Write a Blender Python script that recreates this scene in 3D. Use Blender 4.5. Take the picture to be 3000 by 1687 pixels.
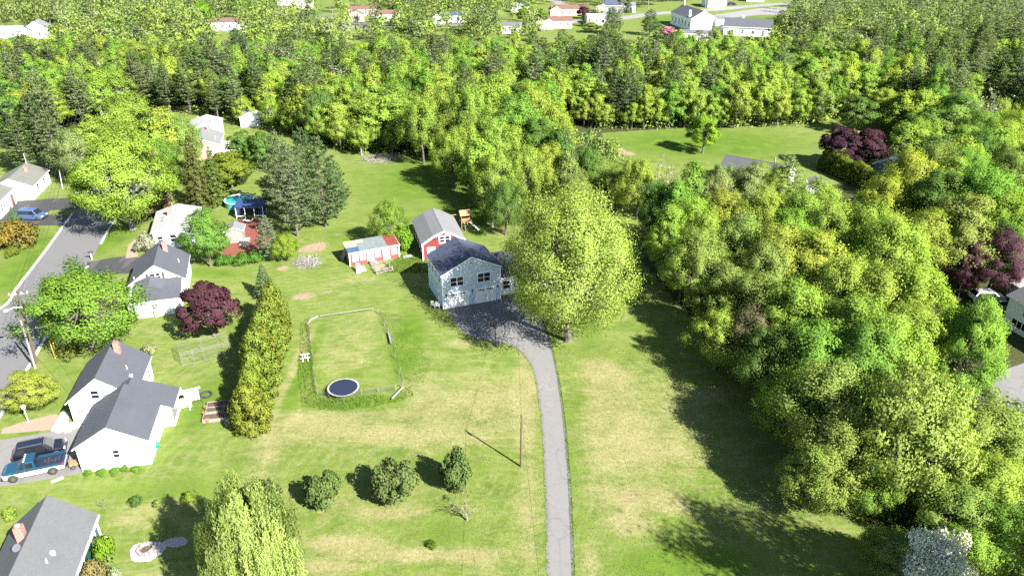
import bpy, math, random
import numpy as np
from mathutils import Vector, Matrix

# ------------------------------------------------------------------ camera, sky, sun, exposure
scene = bpy.context.scene
for o in list(bpy.data.objects):
    bpy.data.objects.remove(o)
COL = scene.collection
cam_d = bpy.data.cameras.new('camera')
cam_d.sensor_width = 36.0
cam_d.lens = 26.868
cam_d.clip_start = 0.5
cam_d.clip_end = 9000.0
cam = bpy.data.objects.new('camera', cam_d)
cam.location = (0.0, 0.0, 50.0)
cam.rotation_euler = (math.radians(90.0 - 27.06), 0.0, 0.0)
COL.objects.link(cam)
scene.camera = cam

SUN_EL, SUN_AZ = math.radians(37.5), math.radians(134.7)      # azimuth clockwise from +Y
world = bpy.data.worlds.new('World')
scene.world = world
world.use_nodes = True
wn = world.node_tree
wn.nodes.clear()
sky = wn.nodes.new('ShaderNodeTexSky')
sky.sky_type = 'NISHITA'
sky.sun_disc = False
sky.sun_elevation = SUN_EL
sky.sun_rotation = SUN_AZ
sky.air_density = 1.0
sky.dust_density = 0.6
bg = wn.nodes.new('ShaderNodeBackground')
bg.inputs['Strength'].default_value = 0.05
wo = wn.nodes.new('ShaderNodeOutputWorld')
wn.links.new(sky.outputs[0], bg.inputs[0])
wn.links.new(bg.outputs[0], wo.inputs[0])

sun_d = bpy.data.lights.new('sun', 'SUN')
sun_d.energy = 5.0
sun_d.angle = math.radians(0.53)
sun_d.color = (1.0, 0.96, 0.89)
sun = bpy.data.objects.new('sun', sun_d)
to_sun = Vector((math.sin(SUN_AZ) * math.cos(SUN_EL), math.cos(SUN_AZ) * math.cos(SUN_EL), math.sin(SUN_EL)))
sun.rotation_euler = to_sun.to_track_quat('Z', 'Y').to_euler()
sun.location = to_sun * 300
COL.objects.link(sun)

scene.view_settings.view_transform = 'Standard'
scene.view_settings.look = 'None'
scene.view_settings.gamma = 1.0
scene.view_settings.use_curve_mapping = False
scene.view_settings.exposure = 2.30
scene.cycles.max_bounces = 6
scene.cycles.diffuse_bounces = 3
scene.cycles.glossy_bounces = 2
scene.cycles.transmission_bounces = 4
scene.cycles.transparent_max_bounces = 6
scene.cycles.caustics_reflective = False
scene.cycles.caustics_refractive = False
scene.cycles.sample_clamp_indirect = 6.0
scene.cycles.use_adaptive_sampling = True
scene.cycles.adaptive_threshold = 0.02
scene.cycles.use_denoising = False


# ------------------------------------------------------------------ helpers
R = math.radians
rnd = random.Random(7)

def tag(o, label=None, cat=None, group=None, kind=None):
    if label: o['label'] = label
    if cat: o['category'] = cat
    if group: o['group'] = group
    if kind: o['kind'] = kind
    return o

def empty(name, loc=(0, 0, 0), rz=0.0, parent=None):
    o = bpy.data.objects.new(name, None)
    o.empty_display_size = 0.2
    o.location = loc
    o.rotation_euler = (0, 0, rz)
    if parent: o.parent = parent
    COL.objects.link(o)
    return o

def thing(name, label, cat, loc, rz=0.0, group=None):
    loc = tuple(loc) + (0.0,) if len(loc) == 2 else tuple(loc)
    return tag(empty(name, loc, rz), label, cat, group)

def link(name, me, parent=None, loc=(0, 0, 0), rot=(0, 0, 0), scale=(1, 1, 1)):
    o = bpy.data.objects.new(name, me)
    o.location, o.rotation_euler, o.scale = loc, rot, scale
    if parent: o.parent = parent
    COL.objects.link(o)
    return o

def np_mesh(name, V, F, mats, midx=None, attrs=None, smooth=False):
    """mesh from numpy arrays; F is (n,k) with one k"""
    me = bpy.data.meshes.new(name)
    V = np.asarray(V, np.float32); F = np.asarray(F, np.int32)
    n, k = F.shape
    me.vertices.add(len(V)); me.vertices.foreach_set('co', V.ravel())
    me.loops.add(n * k); me.loops.foreach_set('vertex_index', F.ravel())
    me.polygons.add(n)
    me.polygons.foreach_set('loop_start', np.arange(0, n * k, k, dtype=np.int32))
    me.polygons.foreach_set('loop_total', np.full(n, k, np.int32))
    if midx is not None:
        me.polygons.foreach_set('material_index', np.asarray(midx, np.int32))
    for m in mats: me.materials.append(m)
    me.update(calc_edges=True)
    if smooth: me.polygons.foreach_set('use_smooth', np.ones(n, bool))
    for an, (dom, arr) in (attrs or {}).items():
        arr = np.asarray(arr, np.float32)
        if arr.ndim == 1:
            a = me.attributes.new(an, 'FLOAT', dom); a.data.foreach_set('value', arr)
        else:
            a = me.attributes.new(an, 'FLOAT_COLOR', dom); a.data.foreach_set('color', arr.ravel())
    return me

class MB:
    def __init__(s):
        s.v, s.f, s.m = [], [], []
        s.mi = 0
        s.tf = None
    def pt(s, p):
        s.v.append(tuple(s.tf @ Vector(p)) if s.tf else tuple(p)); return len(s.v) - 1
    def face(s, pts):
        s.f.append([s.pt(p) for p in pts]); s.m.append(s.mi); return s
    def idx(s, ids):
        s.f.append(list(ids)); s.m.append(s.mi)
    def box(s, x0, x1, y0, y1, z0, z1):
        a = [s.pt(p) for p in ((x0,y0,z0),(x1,y0,z0),(x1,y1,z0),(x0,y1,z0),(x0,y0,z1),(x1,y0,z1),(x1,y1,z1),(x0,y1,z1))]
        for q in ((0,3,2,1),(4,5,6,7),(0,1,5,4),(1,2,6,5),(2,3,7,6),(3,0,4,7)): s.idx([a[i] for i in q])
        return s
    def cbox(s, c, d):
        return s.box(c[0]-d[0]/2, c[0]+d[0]/2, c[1]-d[1]/2, c[1]+d[1]/2, c[2]-d[2]/2, c[2]+d[2]/2)
    def prism(s, ring, vec):
        """closed solid from a planar ring swept by vec"""
        n = len(ring)
        a = [s.pt(p) for p in ring]; b = [s.pt(Vector(p) + Vector(vec)) for p in ring]
        s.idx(a[::-1]); s.idx(b)
        for i in range(n):
            j = (i + 1) % n; s.idx((a[i], a[j], b[j], b[i]))
        return s
    def bar(s, p, q, w, h=None):
        """rectangular bar from p to q"""
        h = h or w
        p, q = Vector(p), Vector(q); d = (q - p).normalized()
        up = Vector((0,0,1)) if abs(d.z) < .95 else Vector((0,1,0))
        x = d.cross(up).normalized() * w / 2; z = x.cross(d).normalized() * h / 2
        return s.prism([p - x - z, p + x - z, p + x + z, p - x + z], q - p)
    def tube(s, p, q, r0, r1=None, n=6, cap=True):
        r1 = r0 if r1 is None else r1
        p, q = Vector(p), Vector(q); d = (q - p).normalized()
        up = Vector((0,0,1)) if abs(d.z) < .95 else Vector((1,0,0))
        x = d.cross(up).normalized(); y = x.cross(d).normalized()
        a, b = [], []
        for i in range(n):
            t = 2 * math.pi * i / n; e = x * math.cos(t) + y * math.sin(t)
            a.append(s.pt(p + e * r0)); b.append(s.pt(q + e * r1))
        for i in range(n):
            j = (i + 1) % n; s.idx((a[i], a[j], b[j], b[i]))
        if cap: s.idx(a[::-1]); s.idx(b)
        return s
    def path(s, pts, r, n=5):
        for i in range(len(pts) - 1):
            s.tube(pts[i], pts[i+1], r[i] if isinstance(r, (list, tuple)) else r, r[i+1] if isinstance(r, (list, tuple)) else r, n, True)
        return s
    def lathe(s, prof, n=16, c=(0,0,0)):
        """prof: (r,z) list"""
        rings = []
        for r, z in prof:
            rings.append([s.pt((c[0]+r*math.cos(2*math.pi*i/n), c[1]+r*math.sin(2*math.pi*i/n), c[2]+z)) for i in range(n)])
        for a, b in zip(rings, rings[1:]):
            for i in range(n):
                j = (i+1) % n; s.idx((a[i], a[j], b[j], b[i]))
        s.idx(rings[0][::-1]); s.idx(rings[-1])
        return s
    def loft(s, secs):
        """secs: list of rings with the same number of points"""
        rr = [[s.pt(p) for p in q] for q in secs]; n = len(rr[0])
        for a, b in zip(rr, rr[1:]):
            for i in range(n):
                j = (i+1) % n; s.idx((a[i], a[j], b[j], b[i]))
        s.idx(rr[0][::-1]); s.idx(rr[-1])
        return s
    def mesh(s, name, mats, smooth=False):
        me = bpy.data.meshes.new(name)
        me.from_pydata(s.v, [], s.f)
        for m in (mats if isinstance(mats, (list, tuple)) else [mats]): me.materials.append(m)
        me.polygons.foreach_set('material_index', s.m)
        if smooth: me.polygons.foreach_set('use_smooth', [True] * len(s.f))
        me.update()
        return me
    def build(s, name, mats, parent=None, smooth=False, loc=(0,0,0), rot=(0,0,0)):
        return link(name, s.mesh(name, mats, smooth), parent, loc, rot)

# ------------------------------------------------------------------ materials
M = {}
def new_mat(name):
    m = bpy.data.materials.new(name); m.use_nodes = True
    nt = m.node_tree; nt.nodes.clear()
    out = nt.nodes.new('ShaderNodeOutputMaterial')
    M[name] = m
    return m, nt, out
def node(nt, t, **kw):
    n = nt.nodes.new(t)
    for k, v in kw.items():
        if k in n.inputs: n.inputs[k].default_value = v
        else: setattr(n, k, v)
    return n
def mixc(nt, a, b, f, mode='MIX'):
    n = nt.nodes.new('ShaderNodeMix'); n.data_type = 'RGBA'; n.blend_type = mode
    for s, v in ((n.inputs[6], a), (n.inputs[7], b), (n.inputs[0], f)):
        if hasattr(v, 'is_linked') or hasattr(v, 'links'): nt.links.new(v, s)
        elif isinstance(v, (int, float)): s.default_value = v
        else: s.default_value = (*v, 1) if len(v) == 3 else v
    return n.outputs[2]
def ramp(nt, fac, stops):
    n = nt.nodes.new('ShaderNodeValToRGB')
    el = n.color_ramp.elements
    while len(el) < len(stops): el.new(0.5)
    for e, (p, c) in zip(el, stops):
        e.position = p; e.color = (c, c, c, 1) if isinstance(c, (int, float)) else (*c, 1)
    nt.links.new(fac, n.inputs[0])
    return n.outputs[0]
def noise(nt, scale, detail=4, rough=.55, vec=None, dist=0.0):
    n = nt.nodes.new('ShaderNodeTexNoise')
    n.inputs['Scale'].default_value = scale; n.inputs['Detail'].default_value = detail
    n.inputs['Roughness'].default_value = rough; n.inputs['Distortion'].default_value = dist
    if vec is not None: nt.links.new(vec, n.inputs['Vector'])
    return n.outputs['Fac']
def coords(nt, kind='Object', scale=(1,1,1), rz=0.0):
    tc = nt.nodes.new('ShaderNodeTexCoord'); mp = nt.nodes.new('ShaderNodeMapping')
    mp.inputs['Scale'].default_value = scale; mp.inputs['Rotation'].default_value = (0, 0, rz)
    nt.links.new(tc.outputs[kind], mp.inputs['Vector'])
    return mp.outputs[0]
def surf(name, col, rough=.7, var=.15, scale=3.0, bump=0.0, bscale=None, metal=0.0, spec=.4, col2=None, stretch=(1,1,1), dirt=0.0):
    """worn surface: base colour with two scales of noise, faint relief"""
    m, nt, out = new_mat(name)
    p = node(nt, 'ShaderNodeBsdfPrincipled', Roughness=rough, Metallic=metal)
    p.inputs['Specular IOR Level'].default_value = spec
    v = coords(nt, 'Object', stretch)
    n1 = noise(nt, scale, 5, .6, v)
    hi = tuple(min(1, c * (1 + var)) for c in col); lo = tuple(c * (1 - var) for c in (col2 or col))
    c = ramp(nt, n1, [(.3, lo), (.7, hi)])
    if dirt:
        n2 = noise(nt, scale * .23, 4, .65, v)
        c = mixc(nt, c, tuple(x * .62 for x in col), ramp(nt, n2, [(.5, 0.0), (.75, dirt)]))
    nt.links.new(c, p.inputs['Base Color'])
    if bump:
        b = node(nt, 'ShaderNodeBump', Strength=bump, Distance=.03)
        nt.links.new(noise(nt, bscale or scale * 6, 3, .6, v), b.inputs['Height'])
        nt.links.new(b.outputs[0], p.inputs['Normal'])
    nt.links.new(p.outputs[0], out.inputs[0])
    return m
def siding(name, col, pitch=.14):
    m, nt, out = new_mat(name)
    p = node(nt, 'ShaderNodeBsdfPrincipled', Roughness=.55)
    v = coords(nt, 'Object')
    n1 = noise(nt, 1.3, 4, .6, v)
    c = ramp(nt, n1, [(.3, tuple(x * .93 for x in col)), (.7, col)])
    nt.links.new(c, p.inputs['Base Color'])
    w = node(nt, 'ShaderNodeTexWave', wave_type='BANDS', bands_direction='Z', wave_profile='SAW')
    w.inputs['Scale'].default_value = 1 / pitch / 2 / math.pi * 2
    nt.links.new(v, w.inputs['Vector'])
    b = node(nt, 'ShaderNodeBump', Strength=.35, Distance=.02)
    nt.links.new(w.outputs['Fac'], b.inputs['Height']); nt.links.new(b.outputs[0], p.inputs['Normal'])
    nt.links.new(p.outputs[0], out.inputs[0])
    return m
def shingle(name, col, var=.2):
    """asphalt shingles: granule speckle, tab rows too fine to tell apart from here"""
    m, nt, out = new_mat(name)
    p = node(nt, 'ShaderNodeBsdfPrincipled', Roughness=.9)
    p.inputs['Specular IOR Level'].default_value = .25
    v = coords(nt, 'Object')
    c = ramp(nt, noise(nt, 7.0, 3, .8, coords(nt, 'Object', (1, 1, 2.2))), [(.3, tuple(x * (1 - var) for x in col)), (.7, tuple(x * (1 + var) for x in col))])
    c = mixc(nt, c, tuple(x * .72 for x in col), ramp(nt, noise(nt, .45, 4, .6, v), [(.45, 0.0), (.8, .55)]))
    c = mixc(nt, c, tuple(x * 1.35 for x in col), ramp(nt, noise(nt, .9, 3, .6, coords(nt, 'Object', (1, .15, 1))), [(.5, 0.0), (.8, .35)]))
    nt.links.new(c, p.inputs['Base Color'])
    w = node(nt, 'ShaderNodeTexWave', wave_type='BANDS', bands_direction='Z', wave_profile='SAW')
    w.inputs['Scale'].default_value = 3.2
    nt.links.new(v, w.inputs['Vector'])
    b = node(nt, 'ShaderNodeBump', Strength=.4, Distance=.02)
    nt.links.new(w.outputs['Fac'], b.inputs['Height']); nt.links.new(b.outputs[0], p.inputs['Normal'])
    nt.links.new(p.outputs[0], out.inputs[0])
    return m
def brick(name, a, b, mortar, scale=6.0):
    m, nt, out = new_mat(name)
    p = node(nt, 'ShaderNodeBsdfPrincipled', Roughness=.85)
    t = node(nt, 'ShaderNodeTexBrick', Scale=scale)
    t.inputs['Color1'].default_value = (*a, 1); t.inputs['Color2'].default_value = (*b, 1); t.inputs['Mortar'].default_value = (*mortar, 1)
    mp = coords(nt, 'Object'); 
    s = node(nt, 'ShaderNodeSeparateXYZ'); cb = node(nt, 'ShaderNodeCombineXYZ'); ad = node(nt, 'ShaderNodeMath', operation='ADD')
    nt.links.new(mp, s.inputs[0]); nt.links.new(s.outputs[0], ad.inputs[0]); nt.links.new(s.outputs[1], ad.inputs[1])
    nt.links.new(ad.outputs[0], cb.inputs[0]); nt.links.new(s.outputs[2], cb.inputs[1]); nt.links.new(cb.outputs[0], t.inputs['Vector'])
    nt.links.new(t.outputs['Color'], p.inputs['Base Color'])
    nt.links.new(p.outputs[0], out.inputs[0])
    return m
def glassy(name, col, rough=.08):
    m, nt, out = new_mat(name)
    p = node(nt, 'ShaderNodeBsdfPrincipled', Roughness=rough)
    p.inputs['Base Color'].default_value = (*col, 1); p.inputs['Specular IOR Level'].default_value = .6
    nt.links.new(p.outputs[0], out.inputs[0])
    return m
def paint(name, col, rough=.25, coat=.5):
    m, nt, out = new_mat(name)
    p = node(nt, 'ShaderNodeBsdfPrincipled', Roughness=rough)
    p.inputs['Coat Weight'].default_value = coat; p.inputs['Coat Roughness'].default_value = .06
    c = ramp(nt, noise(nt, 2.0, 3, .6, coords(nt)), [(.3, tuple(x * .9 for x in col)), (.7, col)])
    nt.links.new(c, p.inputs['Base Color'])
    nt.links.new(p.outputs[0], out.inputs[0])
    return m

def cracked(name):
    m = M[name]; nt = m.node_tree; p = next(n for n in nt.nodes if n.type == 'BSDF_PRINCIPLED')
    src = p.inputs['Base Color'].links[0].from_socket
    v = coords(nt, 'Object', (.22, .12, 1)); vo = nt.nodes.new('ShaderNodeTexVoronoi'); vo.feature = 'DISTANCE_TO_EDGE'
    ad = nt.nodes.new('ShaderNodeVectorMath'); ad.operation = 'ADD'
    nz = nt.nodes.new('ShaderNodeTexNoise'); nz.inputs['Scale'].default_value = 2.0; nz.inputs['Detail'].default_value = 4
    sc = nt.nodes.new('ShaderNodeVectorMath'); sc.operation = 'SCALE'; sc.inputs['Scale'].default_value = .5
    nt.links.new(v, nz.inputs['Vector']); nt.links.new(nz.outputs['Color'], sc.inputs[0]); nt.links.new(v, ad.inputs[0]); nt.links.new(sc.outputs[0], ad.inputs[1])
    nt.links.new(ad.outputs[0], vo.inputs['Vector']); vo.inputs['Scale'].default_value = 1.0
    c = mixc(nt, src, (.03, .03, .03), ramp(nt, vo.outputs['Distance'], [(0.0, .30), (.010, 0.0)]))
    c = mixc(nt, c, (.09, .087, .084), ramp(nt, noise(nt, .35, 3, .5, coords(nt, 'Object', (1, .3, 1))), [(.56, 0.0), (.60, .35)]))
    nt.links.new(c, p.inputs['Base Color'])
siding('white_siding', (.78, .78, .77)); siding('pale_siding', (.50, .57, .68)); siding('cream_siding', (0.3109, 0.3010, 0.2508))
siding('green_siding', (0.0073, 0.0653, 0.0475)); siding('red_siding', (0.1505, 0.0224, 0.0251)); siding('pink_siding', (0.1808, 0.0429, 0.0502)); siding('grey_siding', (0.1505, 0.1604, 0.1756))
siding('blue_siding', (0.0502, 0.0851, 0.1604))
siding('tan_siding', (0.2508, 0.2105, 0.1657))
shingle('shingle_dark', (0.0544, 0.0581, 0.0694)); shingle('shingle_navy', (.040, .050, .078)); shingle('shingle_grey', (0.0825, 0.0851, 0.0904)); shingle('shingle_light', (0.1201, 0.1228, 0.1254))
shingle('shingle_white', (0.2310, 0.2310, 0.2310), .08); shingle('shingle_red', (0.1102, 0.0601, 0.0502)); shingle('shingle_mid', (0.0554, 0.0574, 0.0601)); shingle('shingle_moss', (0.1003, 0.1030, 0.0904))
brick('chimney_brick', (0.2376, 0.0594, 0.0396), (.28, .075, .05), (.42, .38, .35), 9.0)
brick('wall_brick', (0.2640, 0.1320, 0.0990), (.34, .17, .13), (.5, .45, .4), 5.0)
surf('trim', (.80, .80, .79), .5, .05, 2.0)
surf('concrete', (0.2409, 0.2310, 0.2158), .9, .15, 4.0, .3, dirt=.4)
surf('asphalt', (0.0931, 0.0911, 0.0944), .9, .10, 9.0, .25, 60.0, dirt=.25)
surf('asphalt_drive', (.122, .118, .116), .9, .06, 7.0, .25, 60.0, dirt=.35)
surf('asphalt_dark', (0.0277, 0.0277, 0.0290), .85, .12, 7.0, .25, 60.0, dirt=.3)
surf('asphalt_far', (0.1505, 0.1452, 0.1432), .9, .1, 1.0)
surf('bark', (0.0851, 0.0726, 0.0601), .95, .35, 5.0, .6, 20.0, stretch=(1,1,.25))
surf('bark_pale', (0.1650, 0.1558, 0.1399), .9, .25, 4.0, .4, 20.0, stretch=(1,1,.25))
surf('wood_grey', (0.1808, 0.1703, 0.1558), .85, .2, 6.0, .3, stretch=(1,1,.3))
surf('wood_new', (0.2105, 0.1254, 0.0601), .75, .2, 5.0, .3, stretch=(1,1,.3))
surf('wood_white', (0.2178, 0.2079, 0.1914), .8, .15, 5.0, dirt=.5)
surf('wood_pole', (.075, .052, .034), .85, .3, 3.0, .3, stretch=(4,4,.3))
surf('deck_red', (0.1254, 0.0376, 0.0224), .8, .2, 4.0, .2)
surf('soil', (0.0653, 0.0429, 0.0277), .95, .3, 6.0, .5)
surf('mulch', (0.2006, 0.1452, 0.1102), .95, .3, 8.0, .6)
surf('pebble', (0.3109, 0.3010, 0.2858), .85, .18, 14.0, .6)
surf('metal_white', (.72, .72, .72), .4, .08, 3.0)
surf('metal_grey', (0.2772, 0.2838, 0.2904), .35, .12, 4.0, metal=.8)
surf('galvanised', (.15, .15, .15), .6, .1, 4.0)
surf('metal_dark', (.03, .03, .035), .5, .2, 4.0)
surf('tin_pale', (0.1782, 0.2046, 0.2046), .45, .12, 2.0, metal=.35, dirt=.5)
surf('tin_blue', (.05, .095, .15), .45, .15, 2.0, metal=.2)
surf('tin_red', (.17, .04, .035), .5, .15, 2.0, metal=.1, dirt=.3)
surf('plywood', (0.2310, 0.1808, 0.1307), .85, .2, 4.0, dirt=.4)
surf('terracotta', (0.2759, 0.0904, 0.0350), .8, .12, 5.0)
surf('black_mat', (.010, .013, .030), .55, .2, 8.0)
surf('yellow_plastic', (0.4950, 0.3630, 0.0198), .5, .05)
surf('rubber', (.022, .022, .024), .8, .2, 8.0)
surf('stone', (0.1756, 0.1657, 0.1558), .9, .25, 3.0, .5)
surf('canvas_white', (.74, .72, .70), .8, .06, 3.0)
surf('canvas_blue', (0.0119, 0.0330, 0.0924), .7, .15, 3.0)
surf('vinyl_aqua', (0.0660, 0.2772, 0.2904), .4, .06, 2.0)
surf('green_plastic', (0.0132, 0.2772, 0.1056), .5, .1)
surf('chalk', (.19, .175, .16), .95, .15, 8.0)
glassy('window_glass', (.012, .014, .018)); glassy('window_grey', (.16, .17, .18), .15); glassy('car_glass', (.010, .012, .015), .05)
glassy('pool_water', (.02, .22, .24), .03)
paint('paint_teal', (.006, .038, .066)); paint('paint_white', (.72, .72, .74)); paint('paint_black', (.006, .006, .012), .2, .8); paint('paint_blue', (0.0502, 0.0805, 0.1604)); paint('paint_red', (0.2257, 0.0099, 0.0099)); paint('paint_silver', (0.2257, 0.2356, 0.2508))
glassy('lamp_red', (.35, .01, .01), .2); glassy('lamp_clear', (.7, .7, .7), .15)
surf('chrome', (.6, .6, .62), .2, .05, 3.0, metal=1.0)

for a_ in ('asphalt', 'asphalt_drive', 'asphalt_dark'): cracked(a_)


# ------------------------------------------------------------------ the ground: one sheet to the horizon
def ground_material():
    m, nt, out = new_mat('ground')
    L = nt.links.new
    def attr(n):
        a = nt.nodes.new('ShaderNodeAttribute'); a.attribute_name = n; return a.outputs['Fac']
    def math_(op, a, b=None, c=None):
        n = nt.nodes.new('ShaderNodeMath'); n.operation = op
        for i, x in enumerate((a, b, c)):
            if x is None: continue
            if isinstance(x, (int, float)): n.inputs[i].default_value = x
            else: L(x, n.inputs[i])
        return n.outputs[0]
    v = coords(nt)
    big = noise(nt, .045, 4, .55, v); mid = noise(nt, .35, 5, .62, v, .6); fine = noise(nt, 2.6, 4, .72, v)
    grit = noise(nt, 8.0, 3, .75, v)
    st1 = noise(nt, .30, 5, .68, coords(nt, 'Object', (1.9, .8, 1), R(24)), 2.6)
    st2 = noise(nt, .22, 6, .70, coords(nt, 'Object', (.8, 2.3, 1), R(-14)), 2.2)
    base = ramp(nt, mid, [(.28, (.052, .088, .012)), (.5, (.078, .115, .018)), (.74, (.106, .135, .028))])
    # cut hay lying in swaths: paler, along the mower's path
    base = mixc(nt, base, (.152, .152, .060), ramp(nt, st2, [(.46, 0.0), (.66, .62)]))
    base = mixc(nt, base, (.050, .082, .013), ramp(nt, st1, [(.54, 0.0), (.72, .40)]))
    # arcs left by the mower
    for cx, cy, per, amt in ((-9, 58, 1.15, .20), (8, 68, 1.4, .08), (-30, 55, 1.3, .05)):
        mp = nt.nodes.new('ShaderNodeMapping'); mp.inputs['Location'].default_value = (-cx, -cy, 0)
        L(nt.nodes.new('ShaderNodeTexCoord').outputs['Object'], mp.inputs['Vector'])
        wv = nt.nodes.new('ShaderNodeTexWave'); wv.wave_type = 'RINGS'; wv.rings_direction = 'Z'
        wv.inputs['Scale'].default_value = .314 / per; wv.inputs['Distortion'].default_value = 9.0; wv.inputs['Detail'].default_value = 4.0; wv.inputs['Detail Scale'].default_value = .5; wv.inputs['Detail Roughness'].default_value = .7
        L(mp.outputs[0], wv.inputs['Vector'])
        ms = math_('MULTIPLY', ramp(nt, wv.outputs['Fac'], [(.45, 0.0), (.85, 1.0)]), ramp(nt, noise(nt, .09, 3, .5, mp.outputs[0]), [(.42, 0.0), (.62, amt)]))
        base = mixc(nt, base, (.168, .163, .085), ms)
    lush = ramp(nt, mid, [(.3, (.042, .078, .009)), (.55, (.064, .108, .012)), (.75, (.088, .126, .020))])
    def mask(name, amt, lo, hi, src):
        s = math_('ADD', attr(name), math_('MULTIPLY', math_('SUBTRACT', src, .5), amt))
        r = nt.nodes.new('ShaderNodeMapRange'); r.interpolation_type = 'SMOOTHSTEP'
        r.inputs['From Min'].default_value = lo; r.inputs['From Max'].default_value = hi
        L(s, r.inputs['Value']); return r.outputs[0]
    mixn = math_('ADD', math_('MULTIPLY', mid, .6), math_('MULTIPLY', fine, .4))
    mixs = math_('ADD', math_('MULTIPLY', mixn, .55), math_('MULTIPLY', st2, .45))
    col = mixc(nt, base, lush, mask('lush', 1.2, .2, .95, mixn))
    dry = ramp(nt, mixn, [(.3, (.130, .124, .048)), (.55, (.180, .163, .076)), (.75, (.226, .200, .118))])
    col = mixc(nt, col, dry, math_('MULTIPLY', mask('dry', 2.3, .48, 1.40, mixs), .85))
    dirt = ramp(nt, fine, [(.3, (0.1505, 0.1056, 0.0700)), (.7, (0.2257, 0.1703, 0.1201))])
    col = mixc(nt, col, dirt, mask('dirt', 1.6, .45, 1.0, mixn))
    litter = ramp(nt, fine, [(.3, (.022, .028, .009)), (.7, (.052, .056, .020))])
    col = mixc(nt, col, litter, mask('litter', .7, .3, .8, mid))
    sp = math_('ADD', math_('MULTIPLY', fine, .5), math_('MULTIPLY', grit, .5))
    col = mixc(nt, col, ramp(nt, sp, [(.30, .70), (.5, 1.0), (.70, 1.28)]), 1.0, 'MULTIPLY')
    p = node(nt, 'ShaderNodeBsdfPrincipled', Roughness=.95)
    p.inputs['Specular IOR Level'].default_value = .1
    L(col, p.inputs['Base Color'])
    b = node(nt, 'ShaderNodeBump', Strength=.7, Distance=.08)
    L(sp, b.inputs['Height']); L(b.outputs[0], p.inputs['Normal'])
    L(p.outputs[0], out.inputs[0])
    return m
ground_material()

# (x, y, rx, ry, weight): soft-edged patches of the site
DRY = [
 (*(-2.29, 70.47, 5.73, 6.23), .95), (*(-10.07, 71.79, 2.71, 4.03), .7), (*(-17.22, 64.64, 8.25, 2.42), .95), (*(-7.28, 82.19, 4.71, 3.3), .55),
 (*(-24.8, 61.05, 2.07, 3.73), .7), (*(-17.13, 54.2, 3.81, 1.8), .6), (*(-10.92, 52.87, 3.74, 0.96), 1.2), (*(-14.55, 49.14, 3.56, 1.03), 1.7),
 (*(-7.87, 47.78, 4.96, 0.68), 1.7), (*(-15.47, 46.47, 3.44, 0.73), 1.5), (*(-2.31, 47.21, 2.31, 2.25), .6), (*(1.56, 52.87, 1.25, 8.37), .85), (*(1.36, 72.47, 1.09, 8.22), 1.0),
 (*(11.8, 64.36, 3.93, 7.5), 1.05), (*(11.86, 73.85, 3.56, 3.51), .6), (*(11.16, 54.65, 3.51, 1.36), .9), (*(10.43, 51.59, 1.84, 1.26), 1.5), (*(14.91, 54.2, 1.9, 1.58), 1.0),
 (*(10.58, 76.73, 2.44, 2.23), .95), (*(18.96, 69.82, 3.41, 4.52), .75), (*(17.56, 61.05, 4.48, 3.73), .7), (*(6.66, 47.21, 0.87, 2.25), .9), (*(22.84, 71.79, 1.55, 2.02), .8), (*(8.17, 60.0, 1.7, 8.37), .35),
 (*(-26.09, 78.23, 0.66, 12.38), .95), (*(-28.94, 84.72, 0.61, 6.92), .55), (*(-22.04, 66.83, 3.31, 1.21), .8), (*(-21.16, 83.02, 4.75, 5.86), .5), (*(-19.93, 76.73, 2.85, 3.71), .45), (*(-18.56, 89.67, 1.37, 2.83), .8),
 (*(-24.34, 99.35, 4.47, 2.43), .7), (*(-21.14, 101.03, 3.02, 1.71), .6), (*(-45.08, 85.59, 3.98, 1.75), .45), (*(-40.22, 79.78, 2.09, 3.14), .35), (*(-41.49, 76.73, 1.02, 1.86), .7),
 (*(-56.55, 78.23, 2.48, 2.29), .6), (*(-33.87, 53.31, 3.76, 1.14), .5), (*(-29.65, 53.75, 1.89, 1.34), .6), (*(-34.45, 51.8, 2.46, 1.06), .7), (*(-29.74, 50.75, 1.21, 1.24), .5), (*(-30.05, 45.74, 1.7, 0.9), .9),
 (*(-33.72, 63.22, 0.78, 0.78), .9), (*(29.62, 170.44, 6.24, 4.36), .35), (*(-13.36, 142.45, 8.02, 6.0), .3), (*(-1.7, 117.01, 3.4, 4.32), .6), (*(-3.51, 121.46, 2.34, 3.07), .5), (*(63.91, 180.45, 3.28, 3.0), .5), (*(-23.7, 131.26, 3.12, 1.39), .5),
 (*(-23.87, 55.57, 1.94, 2.33), .7), (*(-7.77, 63.22, 5.65, 2.23), .6), (*(-14.87, 67.93, 7.44, 1.24), .5), (*(4.23, 50.34, 0.3, 6.16), -.2), (*(-47.47, 78.23, 1.65, 4.59), .3)]
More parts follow.
